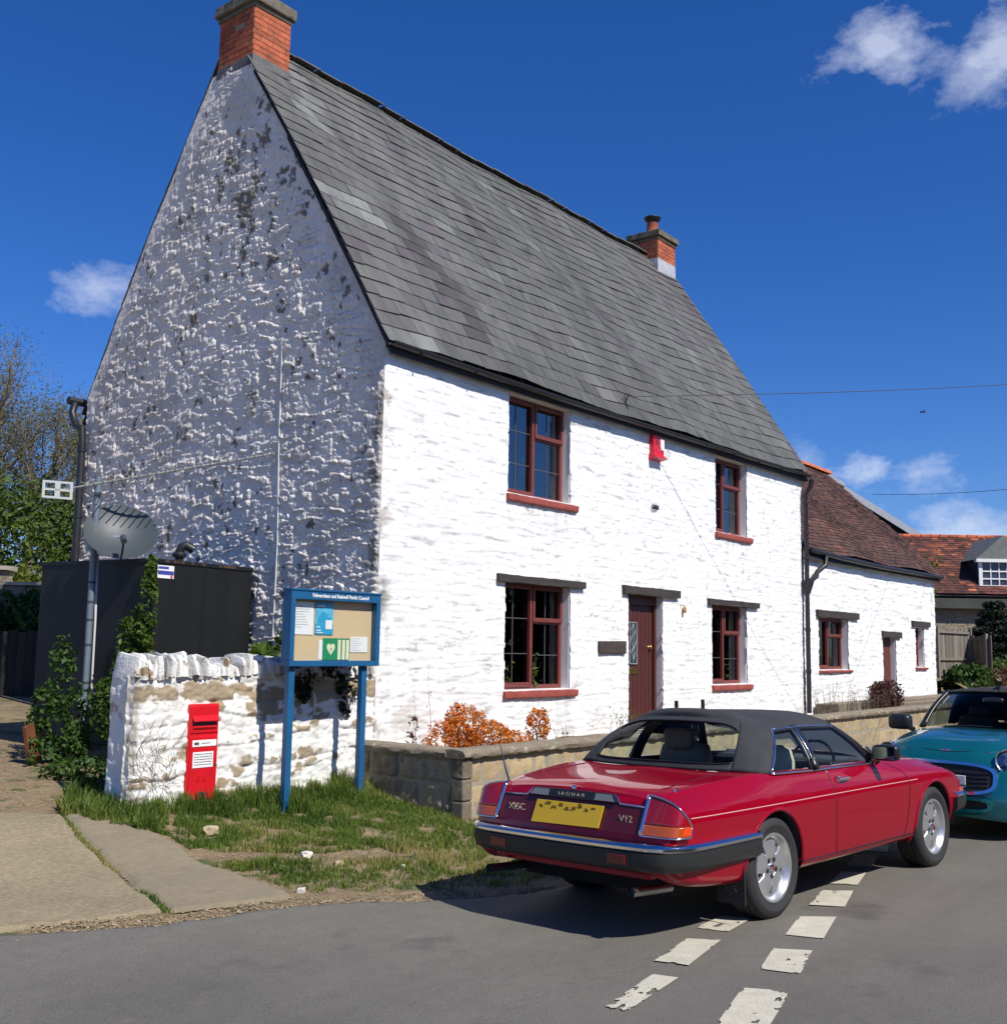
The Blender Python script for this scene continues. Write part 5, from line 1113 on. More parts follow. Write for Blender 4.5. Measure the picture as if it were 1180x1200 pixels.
bush('ground_cover_bush', 'green leafy bush on the bank in front of the dark conifer', 'shrub', (34.2, 8.6, 1.0), [(0, 0, .3, .9, .6, .4), (1.3, -.3, .35, 1.1, .7, .45), (2.6, -.8, .35, 1.1, .7, .5)], 4200, .07, M['leaf_mid'], 10, seed=16, freq=1.8)
# conifer: tiers of dark drooping boughs
cf = empty('conifer', (38.7, 10.0, 1.0), 'dark layered conifer at the right edge in front of the far house', 'tree'); b = MB(); b.tube([(0, 0, -.5), (0, 0, 2.5)], [.12, .03], 8); b.build('trunk', M['bark'], cf)
bl = []; rt = random.Random(6)
for k in range(10):
    z = .15+.26*k; R_ = 1.75-.15*k
    for j in range(9): a = j*math.tau/9+k*.7+rt.uniform(-.2, .2); q_ = rt.uniform(.75, 1.1); bl.append((math.cos(a)*R_*.55*q_, math.sin(a)*R_*.55*q_, z-.12*q_+rt.uniform(-.06, .06), R_*.5*q_, R_*.42*q_, .12))
cloud('foliage', bl, 26000, .045, M['leaf_dark'], cf, .30, 2, 40)
# young tree behind the cottage end
yt = empty('young_tree', (33.5, 10.1, 1.4), 'slender young tree with sparse yellow green leaves above the fence', 'tree'); b = MB(); tips = []; branches(b, (0, 0, -.3), (0, 0, 1), 1.6, .035, 3, .6, .3, 3, tips, random.Random(3)); b.build('trunk', M['bark'], yt)
P = np.concatenate([np.array(tips)+np.random.RandomState(i).normal(0, .13, (len(tips), 3)) for i in range(9)]); V, F = leaf_quads(P, .07, None, .5); mesh_obj('foliage', V, F, M['leaf_lime'], yt, attrs={'rnd': ('FACE', RNG.rand(len(P)))})
# ================================================================= BACKGROUND LEFT
def baretree(name, label, loc, L_, r, depth, seed, group=None, bud=None):
    t = empty(name, loc, label, 'tree', group); b = MB(); tips = []; rs = random.Random(seed)
    branches(b, (0, 0, -.3), (rs.uniform(-.1, .1), rs.uniform(-.1, .1), 1), L_, r, depth, .62, .10, 3, tips, rs, .66); b.build('trunk', mat('bark_pale', (.20, .165, .12), .9, noise=(4, .2, 3)), t, smooth=True)
    T = np.array(tips); k = 14; P = np.concatenate([T+np.random.RandomState(i+seed).normal(0, .26, T.shape) for i in range(k)]); V, F = leaf_quads(P, .06, None, .28)
    mesh_obj('buds', V, F, bud or leafmat('leaf_bud', (.10, .085, .03), (.24, .22, .07), .3), t, attrs={'rnd': ('FACE', RNG.rand(len(P)))}); return t
baretree('bare_tree', 'tall bare twiggy tree at the left edge behind the gable', (18.3, 38.5, 1.3), 3.3, .24, 6, 4)
baretree('bare_tree', 'second smaller bare tree against the gable corner', (21.0, 38.6, 1.3), 3.1, .18, 6, 9)
baretree('bare_tree', 'olive budded bare tree between the other two bare trees', (19.6, 37.0, 1.3), 3.3, .2, 6, 21)
bush('hedge_shrub', 'olive green bushy tree under the bare tree crown', 'tree', (18.6, 33, 1.2), [(-1, 0, 2.8, 2.2, 1.6, 2.9), (1.0, -.4, 2.6, 1.8, 1.6, 2.9), (2.6, -1.2, 2.6, 1.6, 1.4, 2.7), (-3, .8, 2.8, 2.0, 1.6, 3.0), (0, 0, 1.2, 3.5, 1.8, 1.4)], 26000, .085, M['leaf_hedge'], 10, seed=51, gap=.34, freq=1.0, hs=3)
bush('bright_shrub', 'yellow green shrub above the coped wall at left', 'shrub', (12.4, 23.6, 1.1), [(-1.2, .9, 1.5, 1.4, .9, 1.05), (.2, 0, 1.35, 1.2, .9, .95), (1.3, -.9, 1.4, 1.1, .8, 1.0), (-2.6, 1.6, 1.5, 1.3, .9, 1.0)], 13000, .06, M['leaf_lime'], 8, seed=52, gap=.36, freq=1.6, hs=2)
cw = empty('coped_wall', (10, 19.3, .9), 'ivy grown stone wall with pale coping behind the tank at left', 'wall', rot=(0, 0, math.atan2(-.782, .623)))
b = MB(); b.box((-4, 0, -.3), (1.5, .3, 1.82)); b.box((-4, -.02, -.3), (-.2, .32, 2.1)); b.build('wall_face', M['far_stone'], cw)
b = MB(); b.box((-.18, -.06, 1.83), (1.55, .36, 1.90), jit=.008); b.box((-4, -.08, 2.11), (-.14, .38, 2.19), jit=.01); b.build('coping', mat('pale_coping', (.42, .38, .30), .85, noise=(5, .2, 4)), cw)
tag(cloud('ivy', [(10.3, 18.85, 2.1, .65, .65, .55), (9.6, 19.6, 2.1, .7, .7, .6), (11.0, 18.1, 2.2, .5, .5, .5)], 6500, .06, M['leaf_green'], None, .34, 2, 54), 'ivy blanket hanging over the coped wall at left', 'ivy')
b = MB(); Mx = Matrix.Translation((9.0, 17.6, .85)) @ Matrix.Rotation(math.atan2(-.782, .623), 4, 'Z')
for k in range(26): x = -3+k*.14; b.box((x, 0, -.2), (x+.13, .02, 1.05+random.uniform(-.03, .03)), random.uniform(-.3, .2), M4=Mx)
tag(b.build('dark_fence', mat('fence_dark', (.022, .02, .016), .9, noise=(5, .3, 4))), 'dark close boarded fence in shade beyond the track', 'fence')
# tall hedge across the road behind the camera, seen in panes and paintwork
hedge = cloud('hedge', [(x, -13+1.5*math.sin(x), 2.6, 3.4, 1.8, 3.6) for x in range(-12, 66, 4)], 30000, .30, M['leaf_hedge'], None, .30, .4, 60); tag(hedge, 'tall hedge along the far side of the road', 'hedge', kind='stuff')

stemplant('house_plant', 'yellow flowering pot plant on the inside sill of the lower left window', (11.28, 9.05, 1.24), 8, .42, M['leaf_lime'], 10, .035, 70, spread=.10)
stemplant('house_plant', 'green pot plant with pale flower inside the lower left window', (12.0, 9.05, 1.24), 8, .48, M['leaf_mid'], 12, .045, 71, spread=.12)
stemplant('house_plant', 'small pot plant inside the lower window right of the door', (17.5, 9.05, 1.22), 6, .38, M['leaf_mid'], 10, .04, 72, spread=.10)
# ================================================================= CARS
M['red_paint'] = mat('red_paint', (.265, .0, .012), .42, spec=.04, coat=.75, noise=(300, .04, 2))
M['teal_paint'] = mat('teal_paint', (.004, .165, .19), .30, metal=.55, coat=1.)
M['chrome'] = mat('chrome', (.75, .76, .80), .12, metal=1)
M['alloy'] = mat('alloy', (.55, .56, .57), .32, metal=.75)
M['bumper_black'] = mat('bumper_black', (.020, .022, .022), .5)
M['trim_black'] = mat('trim_black', (.015, .015, .017), .35)
M['rubber'] = mat('rubber', (.022, .022, .023), .75, noise=(30, .2, 3), bump=(60, .2, .003))
M['fabric_top'] = mat('fabric_top', (.030, .031, .034), .85, noise=(6, .15, 4), bump=[(350, .5, .002), (3, .25, .03)])
M['interior'] = mat('interior', (.045, .05, .062), .8)
M['leather'] = mat('leather', (.52, .48, .34), .6)
M['leather_shaded'] = mat('leather_shaded', (.30, .21, .15), .6)  # cream leather again, with the cabin shade put into its colour
M['leather_dark'] = mat('leather_dark', (.03, .03, .035), .6)
M['lamp_red'] = mat('lamp_red', (.30, .004, .008), .15, coat=1.)
M['lamp_orange'] = mat('lamp_orange', (.42, .075, .008), .15, coat=1., noise=(60, .2, 2, (1, 1, 4)))
M['lamp_bright'] = mat('lamp_bright', (.75, .06, .01), .2, coat=1.)
M['reflector_red'] = mat('reflector_red', (.16, .004, .006), .25, coat=.6)
M['plate_yellow'] = mat('plate_yellow', (.52, .33, .015), .5)
M['plate_smudge'] = mat('plate_smudge', (.34, .21, .015), .6)
M['plinth_red'] = mat('plinth_red', (.075, .003, .006), .4, coat=.35)
M['car_glass'] = glassmat('car_glass', (.86, .93, .93), .12)
M['car_glass_dark'] = glassmat('car_glass_dark', (.42, .48, .48), .07)
M['lens'] = glassmat('lens', (.85, .9, .95), .3)
def catmull(P, n):
    """P (k,...) control rows -> n samples per span, interpolating"""
    P = np.asarray(P, float); k = len(P); out = []
    for i in range(k-1):
        p0 = P[max(i-1, 0)]; p1 = P[i]; p2 = P[i+1]; p3 = P[min(i+2, k-1)]
        if i == 0: p0 = 2*p1-p2
        if i == k-2: p3 = 2*p2-p1
        for t in np.arange(n)/n: out.append(.5*((2*p1)+(-p0+p2)*t+(2*p0-5*p1+4*p2-p3)*t*t+(-p0+3*p1-3*p2+p3)*t**3))
    out.append(P[-1]); return np.array(out)
def pchip(xs, ys, x):
    """monotone-ish smooth interpolation of ys (k,...) at x"""
    xs = np.asarray(xs, float); ys = np.asarray(ys, float); d = (ys[1:]-ys[:-1])/(xs[1:]-xs[:-1]).reshape(-1, *([1]*(ys.ndim-1)))
    m = np.zeros_like(ys); m[0] = d[0]; m[-1] = d[-1]; a, b = d[:-1], d[1:]
    with np.errstate(divide='ignore', invalid='ignore'): h = np.where(a*b > 0, 2*a*b/(a+b), 0)
    m[1:-1] = h; i = np.clip(np.searchsorted(xs, x)-1, 0, len(xs)-2); hx = (xs[i+1]-xs[i]); t = (x-xs[i])/hx
    sh = (-1,)+(1,)*(ys.ndim-1); t = t.reshape(sh); hx = hx.reshape(sh)
    return (2*t**3-3*t**2+1)*ys[i]+(t**3-2*t**2+t)*hx*m[i]+(-2*t**3+3*t**2)*ys[i+1]+(t**3-t**2)*hx*m[i+1]
class Body:
    """half sections (x, [(dx, y, z)...]) from sill to centre line"""
    def __init__(s, secs, nx, nv, arches, hole, step=.02):
        xs = [q[0] for q in secs]; C = np.array([[(q[0]+p[0], p[1], p[2]) for p in q[1]] for q in secs])
        xg = np.unique(np.concatenate([np.arange(xs[0], xs[-1], step), [xs[-1]]])); G = pchip(xs, C, xg)
        H = np.array([catmull(g, nv) for g in G])           # (nx, m, 3)
        s.H = H; nx_, m, _ = H.shape; R = H.copy(); L_ = H[:, ::-1][:, 1:].copy(); R[..., 1] *= -1
        full = np.concatenate([R, L_], 1)                   # right sill -> centre -> left sill
        for (ax, az, ar) in arches:
            r = np.hypot(full[..., 0]-ax, full[..., 2]-az); side = np.abs(full[..., 1]) > .50
            k = side & (np.abs(r-ar) < step*.62); sc = ar/np.maximum(r, 1e-6)
            full[..., 0] = np.where(k, ax+(full[..., 0]-ax)*sc, full[..., 0]); full[..., 2] = np.where(k, az+(full[..., 2]-az)*sc, full[..., 2])
        c = (full[:-1, :-1]+full[1:, 1:]+full[1:, :-1]+full[:-1, 1:])/4; mk = np.ones(c.shape[:2], bool)
        for (ax, az, ar) in arches: mk &= ~((np.hypot(c[..., 0]-ax, c[..., 2]-az) < ar-.002) & (np.abs(c[..., 1]) > .50))
        if hole: mk &= ~((c[..., 0] > hole[0]) & (c[..., 0] < hole[1]) & (np.abs(c[..., 1]) < hole[2]) & (c[..., 2] > .7))
        s.V = full; s.F = gridfaces(full.shape[0], full.shape[1], mk)[:, ::-1]
    def build(s, m, root):
        V = s.V.reshape(-1, 3); F = [tuple(f) for f in s.F]; n = s.V.shape[1]; nx_ = s.V.shape[0]; h = n//2
        V = [tuple(v) for v in V]
        # close the two ends
        for e in (0, nx_-1):
            base = e*n
            for i in range(h): q = (base+i, base+i+1, base+n-2-i, base+n-1-i); F.append(q if e == 0 else q[::-1]) if q[1] != q[2] else F.append((q[0], q[1], q[3]) if e == 0 else (q[3], q[1], q[0]))
        me = bpy.data.meshes.new('body'); me.from_pydata(V, [], F); me.materials.append(m)
        bm = bmesh.new(); bm.from_mesh(me); bmesh.ops.recalc_face_normals(bm, faces=bm.faces); bm.to_mesh(me); bm.free()
        me.polygons.foreach_set('use_smooth', np.ones(len(me.polygons), dtype=bool)); me.set_sharp_from_angle(angle=rad(40))
        return link(bpy.data.objects.new('body', me), root)
    def side(s, x, z):
        i = int(np.argmin(np.abs(s.H[:, 4, 0]-x))); h = s.H[i]; k = int(np.argmax(h[:, 1] > h[:, 1].max()-1e-6))
        zz = h[:, 2]; up = np.argsort(zz[:int(len(zz)*.8)]); return float(np.interp(z, zz[:int(len(zz)*.8)][up], h[:int(len(zz)*.8), 1][up]))
    def top(s, x, y):
        i = int(np.argmin(np.abs(s.H[:, -1, 0]-x))); h = s.H[i][::-1]; h = h[:int(len(h)*.6)]; return float(np.interp(abs(y), h[:, 1], h[:, 2]))
def profile_sweep(mb, path, nrm, prof, caps=True):
    """path points, plan normals, prof [(out, dz)] closed"""
    m_ = len(prof); V = []
    for p, n_ in zip(path, nrm):
        for o, dz in prof: V.append((p[0]+n_[0]*o, p[1]+n_[1]*o, p[2]+dz))
    n = len(path); F = [(i*m_+k, i*m_+(k+1) % m_, (i+1)*m_+(k+1) % m_, (i+1)*m_+k) for i in range(n-1) for k in range(m_)]
    if caps: F += [tuple(range(m_)), tuple((n-1)*m_+k for k in range(m_-1, -1, -1))]
    mb.add(V, F)
def plannormals(path):
    P = [Vector(p[:2]) for p in path]; N = []
    for i in range(len(P)): t = (P[min(i+1, len(P)-1)]-P[max(i-1, 0)]).normalized(); N.append((t.y, -t.x))
    return N
def wheel(root, x, y, z, R, Wd, side, rimR, style, hubred=False):
    """side -1 = right (faces -Y)"""
    Mx = Matrix.Translation((x, y, z)) @ Matrix.Rotation(rad(90)*(1 if side < 0 else -1), 4, 'X')    # local z -> outward
    w = MB(); h = Wd/2; r = rimR
    prof = [(r-.012, -h+.01), (r+.03, -h), (R-.03, -h), (R-.006, -h+.02), (R, -h+.04), (R, -.012), (R-.008, -.010), (R-.008, -.004), (R, -.002), (R, .030), (R-.008, .032), (R-.008, .038), (R, .040), (R, h-.04), (R-.006, h-.02), (R-.028, h), (r+.055, h+.006), (r+.05, h+.003), (r+.02, h), (r, h-.012), (r-.012, h-.02)]
    w.lathe(prof, 64, Mx, closed=True); wo_ = w.build('wheel', M['rubber'], root, smooth='auto')
    b = MB(); b.lathe([(r+.004, h-.012), (r+.002, h-.004), (r-.012, h-.006), (r-.03, h-.03), (r-.045, h-.055), (r-.05, -h+.05), (r-.02, -h+.02), (r, -h+.01)], 64, Mx); b.build('rim', M['alloy'], wo_, smooth='auto')
    b = MB(); b.lathe([(0, .02), (r-.05, .02)], 48, Mx @ Matrix.Translation((0, 0, -.05))); b.build('brake_disc', M['trim_black'], wo_)
    b = MB(); zf = h-.035
    nS = 5
    if style == 'star':       # broad tapered spokes joined at a dished centre
        for k in range(nS):
            a = 2*math.pi*k/nS+math.pi/2
            hw = [(.055, .062, zf+.0), (.10, .060, zf+.008), (r-.075, .074, zf-.002), (r-.022, .098, zf-.016)]
            V = []
            for (rr_, w_, z_) in hw:
                for sx, dz in ((-1, 0), (-.75, .008), (.75, .008), (1, 0), (1, -.03), (-1, -.03)): V.append((math.cos(a)*rr_-math.sin(a)*w_*sx, math.sin(a)*rr_+math.cos(a)*w_*sx, z_+dz))
            F = [(i*6+j, i*6+(j+1) % 6, (i+1)*6+(j+1) % 6, (i+1)*6+j) for i in range(3) for j in range(6)]+[(0, 1, 2, 3, 4, 5), (23, 22, 21, 20, 19, 18)]
            b.add([tuple(Mx @ Vector(v)) for v in V], F)
        b.lathe([(0, zf+.006), (.05, zf+.006), (.085, zf+.010), (.088, zf-.03)], 40, Mx)
        b.build('spokes', M['alloy'], wo_, smooth='auto', bevel=.004)
        b = MB()
        for k in range(nS):
            a = 2*math.pi*(k+.5)/nS+math.pi/2; b.lathe([(0, .004), (.016, .004), (.019, .0)], 14, Mx @ Matrix.Translation((math.cos(a)*.057, math.sin(a)*.057, zf+.0075)))
        b.build('bolt_holes', M['trim_black'], wo_)
    else:
        for k in range(8):
            a = 2*math.pi*k/8; Mk = Mx @ Matrix.Rotation(a, 4, 'Z'); b.box((.03, -.016, zf-.03), (r-.01, .016, zf), M4=Mk)
        b.lathe([(0, zf+.004), (.05, zf+.004), (.06, zf-.03)], 30, Mx); b.build('spokes', M['alloy'], wo_, smooth='auto', bevel=.004)
    b = MB(); b.lathe([(0, .016), (.02, .015), (.027, .010), (.028, 0)], 24, Mx @ Matrix.Translation((0, 0, zf+.006))); b.build('hub_cap', M['chrome'], wo_, smooth='auto')
    if hubred: b = MB(); b.lathe([(0, .002), (.014, .001), (.0145, 0)], 18, Mx @ Matrix.Translation((0, 0, zf+.0215))); b.build('badge', M['lamp_red'], wo_)
    return wo_
def archliner(root, x, z, r, y0, y1, m):
    b = MB(); n = 26; V = []
    for yy in (y0, y1):
        for i in range(n+1): a = -rad(4)+(math.pi+rad(8))*i/n; V.append((x+r*math.cos(a), yy, z+r*math.sin(a)))
    b.add(V, [(i, i+1, n+2+i, n+1+i) for i in range(n)]); V2 = [(x, y0, z)]+V[:n+1]; b.add(V2, [(0, i+1, i+2) for i in range(n)]); b.build('wheel_well', m, root, fix=False)
def archlip(root, body, x, z, r, sd, m, a0=-20, a1=200, rr=.013):
    pts = []
    for i in range(41):
        a = rad(a0+(a1-a0)*i/40); px, pz = x+r*math.cos(a), z+r*math.sin(a)
        if pz < .22: continue
        pts.append((px, sd*(body.side(px, pz)-.004), pz))
    b = MB(); b.tube(pts, rr, 8); b.build('arch_lip', m, root, smooth=True)
# ---------------------------------------------------------------- red grand tourer
CA = -.0933; CO = (7.13, 4.111)
car = empty('parked_car', (CO[0], CO[1], 0), 'dark red two door grand tourer with black soft top parked on the road', 'car', rot=(rad(-1.45), 0, CA))
car.location = (CO[0], CO[1], -.022)
def S(x, W_, zb, zs, zc, ys, k=0., crz=.745, full=0.):
    """k shears the upper part forward (tail) / backward (nose)"""
    sh = lambda z: k*max(0, (z-.62))/.26
    crz = min(crz, zs-.09); P = [(W_-.30, zb+.04), (W_-.12, zb), (W_-.055, zb+.015), (W_-.028, zb+.07), (W_-.010, zb+(crz-.06-zb)*.55), (W_, crz-.06), (W_-.004, crz), (W_-.030, crz+(zs-crz)*.45), (ys+.035, zs-.022), (ys-.03, zs+.002), (ys*.55, zc-.008), (0, zc)]
    return (x, [(sh(z), y, z) for y, z in P])
secs = [S(-1.155, .800, .42, .850, .880, .60, .125), S(-1.12, .840, .40, .858, .888, .63, .115), S(-1.04, .866, .36, .872, .902, .66, .07), S(-.85, .880, .32, .893, .920, .70, .02), S(-.5, .888, .29, .925, .938, .74), S(-.1, .890, .28, .948, .955, .775),
        S(.35, .886, .27, .940, .95, .785), S(1.0, .882, .27, .932, .94, .78), S(1.7, .880, .27, .925, .955, .76), S(2.0, .882, .27, .915, .962, .74), S(2.5, .884, .28, .888, .935, .72), S(2.85, .876, .31, .850, .895, .70), S(3.08, .862, .35, .795, .84, .67), S(3.24, .838, .40, .72, .765, .63), S(3.34, .795, .44, .645, .68, .58), S(3.39, .73, .47, .59, .61, .54)]
AR = .375
BD = Body(secs, 0, 5, [(0, .34, AR), (2.59, .34, AR)], (0.0, 1.93, .735))
BD.build(M['red_paint'], car)
for ax in (0, 2.59):
    for sd in (-1, 1):
        archlip(car, BD, ax, .34, AR+.002, sd, M['red_paint'], rr=.015); archliner(car, ax, .34, AR+.02, sd*.50, sd*.86, M['interior'])
        w_ = wheel(car, ax, sd*.755, .334, .334, .21, sd, .222, 'star', True)
b = MB(); b.box((-.85, -.62, .24), (3.1, .62, .34)); b.box((.35, -.80, .30), (2.15, .80, .36)); b.box((-.6, -.35, .18), (-.2, .35, .3)); b.build('underbody', mat('underbody', (.006, .006, .007), .9), car)
b = MB(); b.box((.02, -.74, .34), (.03, .74, .86)); b.box((1.95, -.74, .34), (1.97, .74, .93)); b.box((.02, -.745, .36), (1.95, -.735, .90)); b.box((.02, .735, .36), (1.95, .745, .90)); b.box((.02, -.74, .36), (.48, .74, .80)); b.build('cabin_tub', M['interior'], car)
# doors: shut lines, handles, pinstripe
for sd in (-1, 1):
    L_ = [(.83, .915), (.845, .80), (.855, .62), (.86, .45), (.875, .35), (.93, .325), (1.5, .315), (1.98, .32), (2.03, .36), (2.07, .5), (2.10, .66), (2.085, .76), (2.02, .83), (1.86, .90)]
    P = catmull([(x, 0, z) for x, z in L_], 5); b = MB(); b.tube([(p[0], sd*(BD.side(p[0], p[2])+.0005), p[2]) for p in P], .0032, 4); b.build('door_shut_line', M['trim_black'], car)
    b = MB(); st_ = [(x, sd*(BD.side(x, .748)+.001), .748) for x in np.arange(-.98, 2.30, .06) ]; b.tube(st_, .0035, 4); b.build('coachline', mat('coachline', (.62, .35, .30), .4), car)
    yh = sd*(BD.side(.98, .84)); b = MB(); b.box((.93, min(yh, yh+sd*.03), .828), (1.09, max(yh, yh+sd*.03), .852)); b.box((.925, min(yh-sd*.005, yh+sd*.018), .822), (.965, max(yh-sd*.005, yh+sd*.018), .866)); b.build('door_handle', M['chrome'], car, bevel=.006)
    b = MB(); b.box((.97, min(yh, yh+sd*.006), .795), (1.07, max(yh, yh+sd*.006), .826)); b.build('handle_recess', M['trim_black'], car, bevel=.004)
    b = MB(); b.lathe([(0, .004), (.010, .004), (.012, 0)], 12, Matrix.Translation((.93, yh, .775)) @ Matrix.Rotation(rad(90)*(-sd), 4, 'X')); b.build('lock', M['chrome'], car)
    # sill strip
    b = MB(); b.tube([(x, sd*(BD.side(x, .33)+.001), .325) for x in np.arange(.42, 2.2, .08)], .004, 4); b.build('sill_line', M['trim_black'], car)
# boot lid shut lines
for sd in (-1, 1):
    b = MB(); b.tube([(x, sd*.60, BD.top(x, .60)+.0015) for x in np.arange(-.98, -.16, .06)], .003, 4); b.build('boot_shut_line', M['plinth_red'], car)
b = MB(); b.lathe([(0, .02), (.008, .02), (.011, 0)], 12, Matrix.Translation((-.86, -.68, BD.top(-.86, .68)-.004))); b.build('aerial_base', M['chrome'], car)
# tail panel
def tailx(z): return -1.155+.125*max(0, z-.62)/.26
def tpoly(poly, off, th, name, m, par=None):
    V = [(tailx(z)-off, y, z) for y, z in poly]+[(tailx(z)-off-th, y, z) for y, z in poly]; n = len(poly); b = MB()
    b.add(V, [tuple(range(n)), tuple(range(2*n-1, n-1, -1))]+[(i, (i+1) % n, n+(i+1) % n, n+i) for i in range(n)]); return b.build(name, m, par or car)
tpoly([(-.60, .642), (.60, .642), (.60, .800), (.36, .806), (.33, .835), (-.33, .835), (-.36, .806), (-.60, .800)], -.004, .008, 'tail_panel', M['plinth_red'])
b = MB(); b.tube([(tailx(z)-.007, y, z) for y, z in ((.60, .802), (.40, .808), (.355, .850), (-.355, .850), (-.40, .808), (-.60, .802))], .0065, 6); b.build('tail_trim', M['chrome'], car, smooth=True)
fin = tpoly([(.375, .812), (.335, .862), (-.335, .862), (-.375, .812)], .003, .022, 'finisher', M['trim_black'])
tpoly([(.36, .817), (.325, .857), (.20, .857), (.20, .817)], .026, .003, 'finisher_inlay', mat('inlay', (.16, .17, .18), .3)); tpoly([(-.36, .817), (-.325, .857), (-.20, .857), (-.20, .817)], .026, .003, 'finisher_inlay', MATS['inlay'])
TR = (rad(90), 0, rad(-90))
def ttext(name, s, size, y, z, m, off=.03, sx=1., ex=.002): o = text(name, s, size, m, car, (tailx(z)-off, y, z), TR, ex, sx=sx); return o
ttext('badge_lettering', 'J A G U A R', .034, 0, .836, M['chrome'], .027, 1.35)
ttext('badge_lettering', 'XJSC', .064, .455, .725, M['chrome'], .010, 1.15, .003); ttext('badge_lettering', 'V12', .060, -.475, .725, M['chrome'], .010, 1.1, .003)
b = MB(); b.lathe([(0, .014), (.012, .012), (.018, .006), (.018, 0)], 18, Matrix.Translation((tailx(.872)-.012, .0, .876)) @ Matrix.Rotation(rad(-90), 4, 'Y')); b.build('boot_badge', M['chrome'], car, smooth='auto')
tpoly([(.285, .648), (.285, .785), (-.285, .785), (-.285, .655)], .012, .010, 'number_plate', M['plate_yellow'])
b = MB(); rr = random.Random(8)       # the characters are blurred out in the place's picture: soft smudges only
for k in range(9): y = .23-.055*k; z = .755+rr.uniform(-.012, .012); b.box((tailx(z)-.0245, y-.02, z-.016), (tailx(z)-.0225, y+.012, z+.014), jit=.006)
b.build('plate_smudges', M['plate_smudge'], car)
# tail lamps wrapping the corners
for sd in (-1, 1):
    pl = [(-1.156, .615), (-1.154, .70), (-1.146, .775), (-1.128, .825), (-1.10, .852), (-1.06, .870), (-1.02, .879)]
    pp = catmull([(a, c, 0) for a, c in pl], 5); n = len(pp); topz = lambda s_: .875-.02*s_-.155*s_**2.0
    def lampgrid(z0f, z1f, off):
        V = []; nv = 9
        for i, p in enumerate(pp):
            s_ = i/(n-1); t = (pp[min(i+1, n-1)]-pp[max(i-1, 0)]); t /= np.linalg.norm(t); nx_, ny_ = -t[1], t[0]
            if ny_ < 0: nx_, ny_ = -nx_, -ny_
            nx_ = -abs(nx_)
            za, zb = z0f(s_), z1f(s_)
            for j in range(nv):
                z = za+(zb-za)*j/(nv-1); shx = .125*max(0, z-.62)/.26*(1-s_*.45); shy = -.03*max(0, (z-.70)/.18)**2*s_
                V.append((p[0]+shx+nx_*off, sd*(p[1]+shy+ny_*off), z))
        return V, [(i*nv+j, (i+1)*nv+j, (i+1)*nv+j+1, i*nv+j+1) for i in range(n-1) for j in range(nv-1)]
    for nm, f0, f1, m in (('tail_lamp', lambda s_: .705-.0*s_, topz, M['lamp_red']), ('indicator_lamp', lambda s_: .645, lambda s_: .705, M['lamp_orange'])):
        b = MB(); V, F = lampgrid(f0, f1, .012); b.add(V, F); V2, F2 = lampgrid(f0, f1, -.02)
        b.add(V2, F2); lo_ = b.build(nm, m, car, smooth='auto', fix=False)
        so2 = lo_.modifiers.new('s', 'SOLIDIFY'); so2.thickness = .004
        if nm == 'tail_lamp': tl = lo_
    Vt, _ = lampgrid(lambda s_: .642, topz, .014); nv = 9
    edge = [Vt[i*nv+nv-1] for i in range(n)]+[Vt[(n-1)*nv+j] for j in range(nv-1, -1, -1)]
    b = MB(); b.tube(edge, .0055, 6); b.tube([Vt[i*nv] for i in range(n)], .0055, 6); b.build('lamp_surround', M['chrome'], car, smooth=True)
    b = MB(); b.tube([Vt[j] for j in range(nv)], .013, 8); b.build('lamp_bar', M['chrome'], car, smooth=True)
    b = MB(); V, F = lampgrid(lambda s_: .655, lambda s_: .70, .0145); k0 = int(n*.72); nv = 9; b.add(V[k0*nv:], [(i*nv+j, (i+1)*nv+j, (i+1)*nv+j+1, i*nv+j+1) for i in range(n-1-k0) for j in range(nv-1)]); b.build('side_reflector', M['lamp_bright'], tl, fix=False)
# bumpers
def bumper(front):
    if not front: pth = [(-.235, .905), (-.5, .912), (-.85, .912), (-1.02, .895), (-1.13, .84), (-1.20, .76), (-1.235, .6), (-1.25, .3), (-1.255, 0)]; z0 = .440
    else: pth = [(3.02, .885), (3.20, .872), (3.34, .83), (3.44, .74), (3.49, .6), (3.52, .3), (3.525, 0)]; z0 = .42
    H_ = catmull([(a, c, 0) for a, c in pth], 5); full = [(p[0], -p[1], 0) for p in H_]+[(p[0], p[1], 0) for p in H_[::-1][1:]]
    N = plannormals(full); 
    if (not front): N = [(-a, -c) for a, c in N]
    cx_ = 1.2; N = [(a, c) if (a*(p[0]-cx_)+c*p[1]) > 0 else (-a, -c) for (a, c), p in zip(N, full)]
    path = [(p[0], p[1], z0) for p in full]
    b = MB(); profile_sweep(b, path, N, [(-.10, .0), (-.03, -.004), (-.004, .015), (.008, .05), (.010, .112), (-.10, .122)]); bo = b.build('bumper', M['bumper_black'], car, smooth='auto')
    b = MB(); profile_sweep(b, path, N, [(-.09, .124), (.004, .115), (.014, .126), (.013, .142), (-.002, .158), (-.03, .165), (-.09, .165)]); b.build('bumper_chrome', M['chrome'], bo, smooth='auto')
    b = MB()
    for sd in (-1, 1):
        x, y = (-1.17, .79) if not front else (3.42, .76); b.box((x-.005, sd*y-.006, z0+.0), (x+.004, sd*y+.006, z0+.12))
    b.build('bumper_joint', M['trim_black'], bo)
    if not front:
        for sd in (-1, 1): b = MB(); b.box((-1.258, sd*.50-.07, z0+.035), (-1.245, sd*.50+.07, z0+.092)); b.build('rear_reflector', M['reflector_red'], bo, bevel=.004); b = MB(); b.box((-1.251, sd*.50-.09, z0+.022), (-1.242, sd*.50+.09, z0+.105)); b.build('reflector_recess', M['trim_black'], bo)
bumper(False); bumper(True)
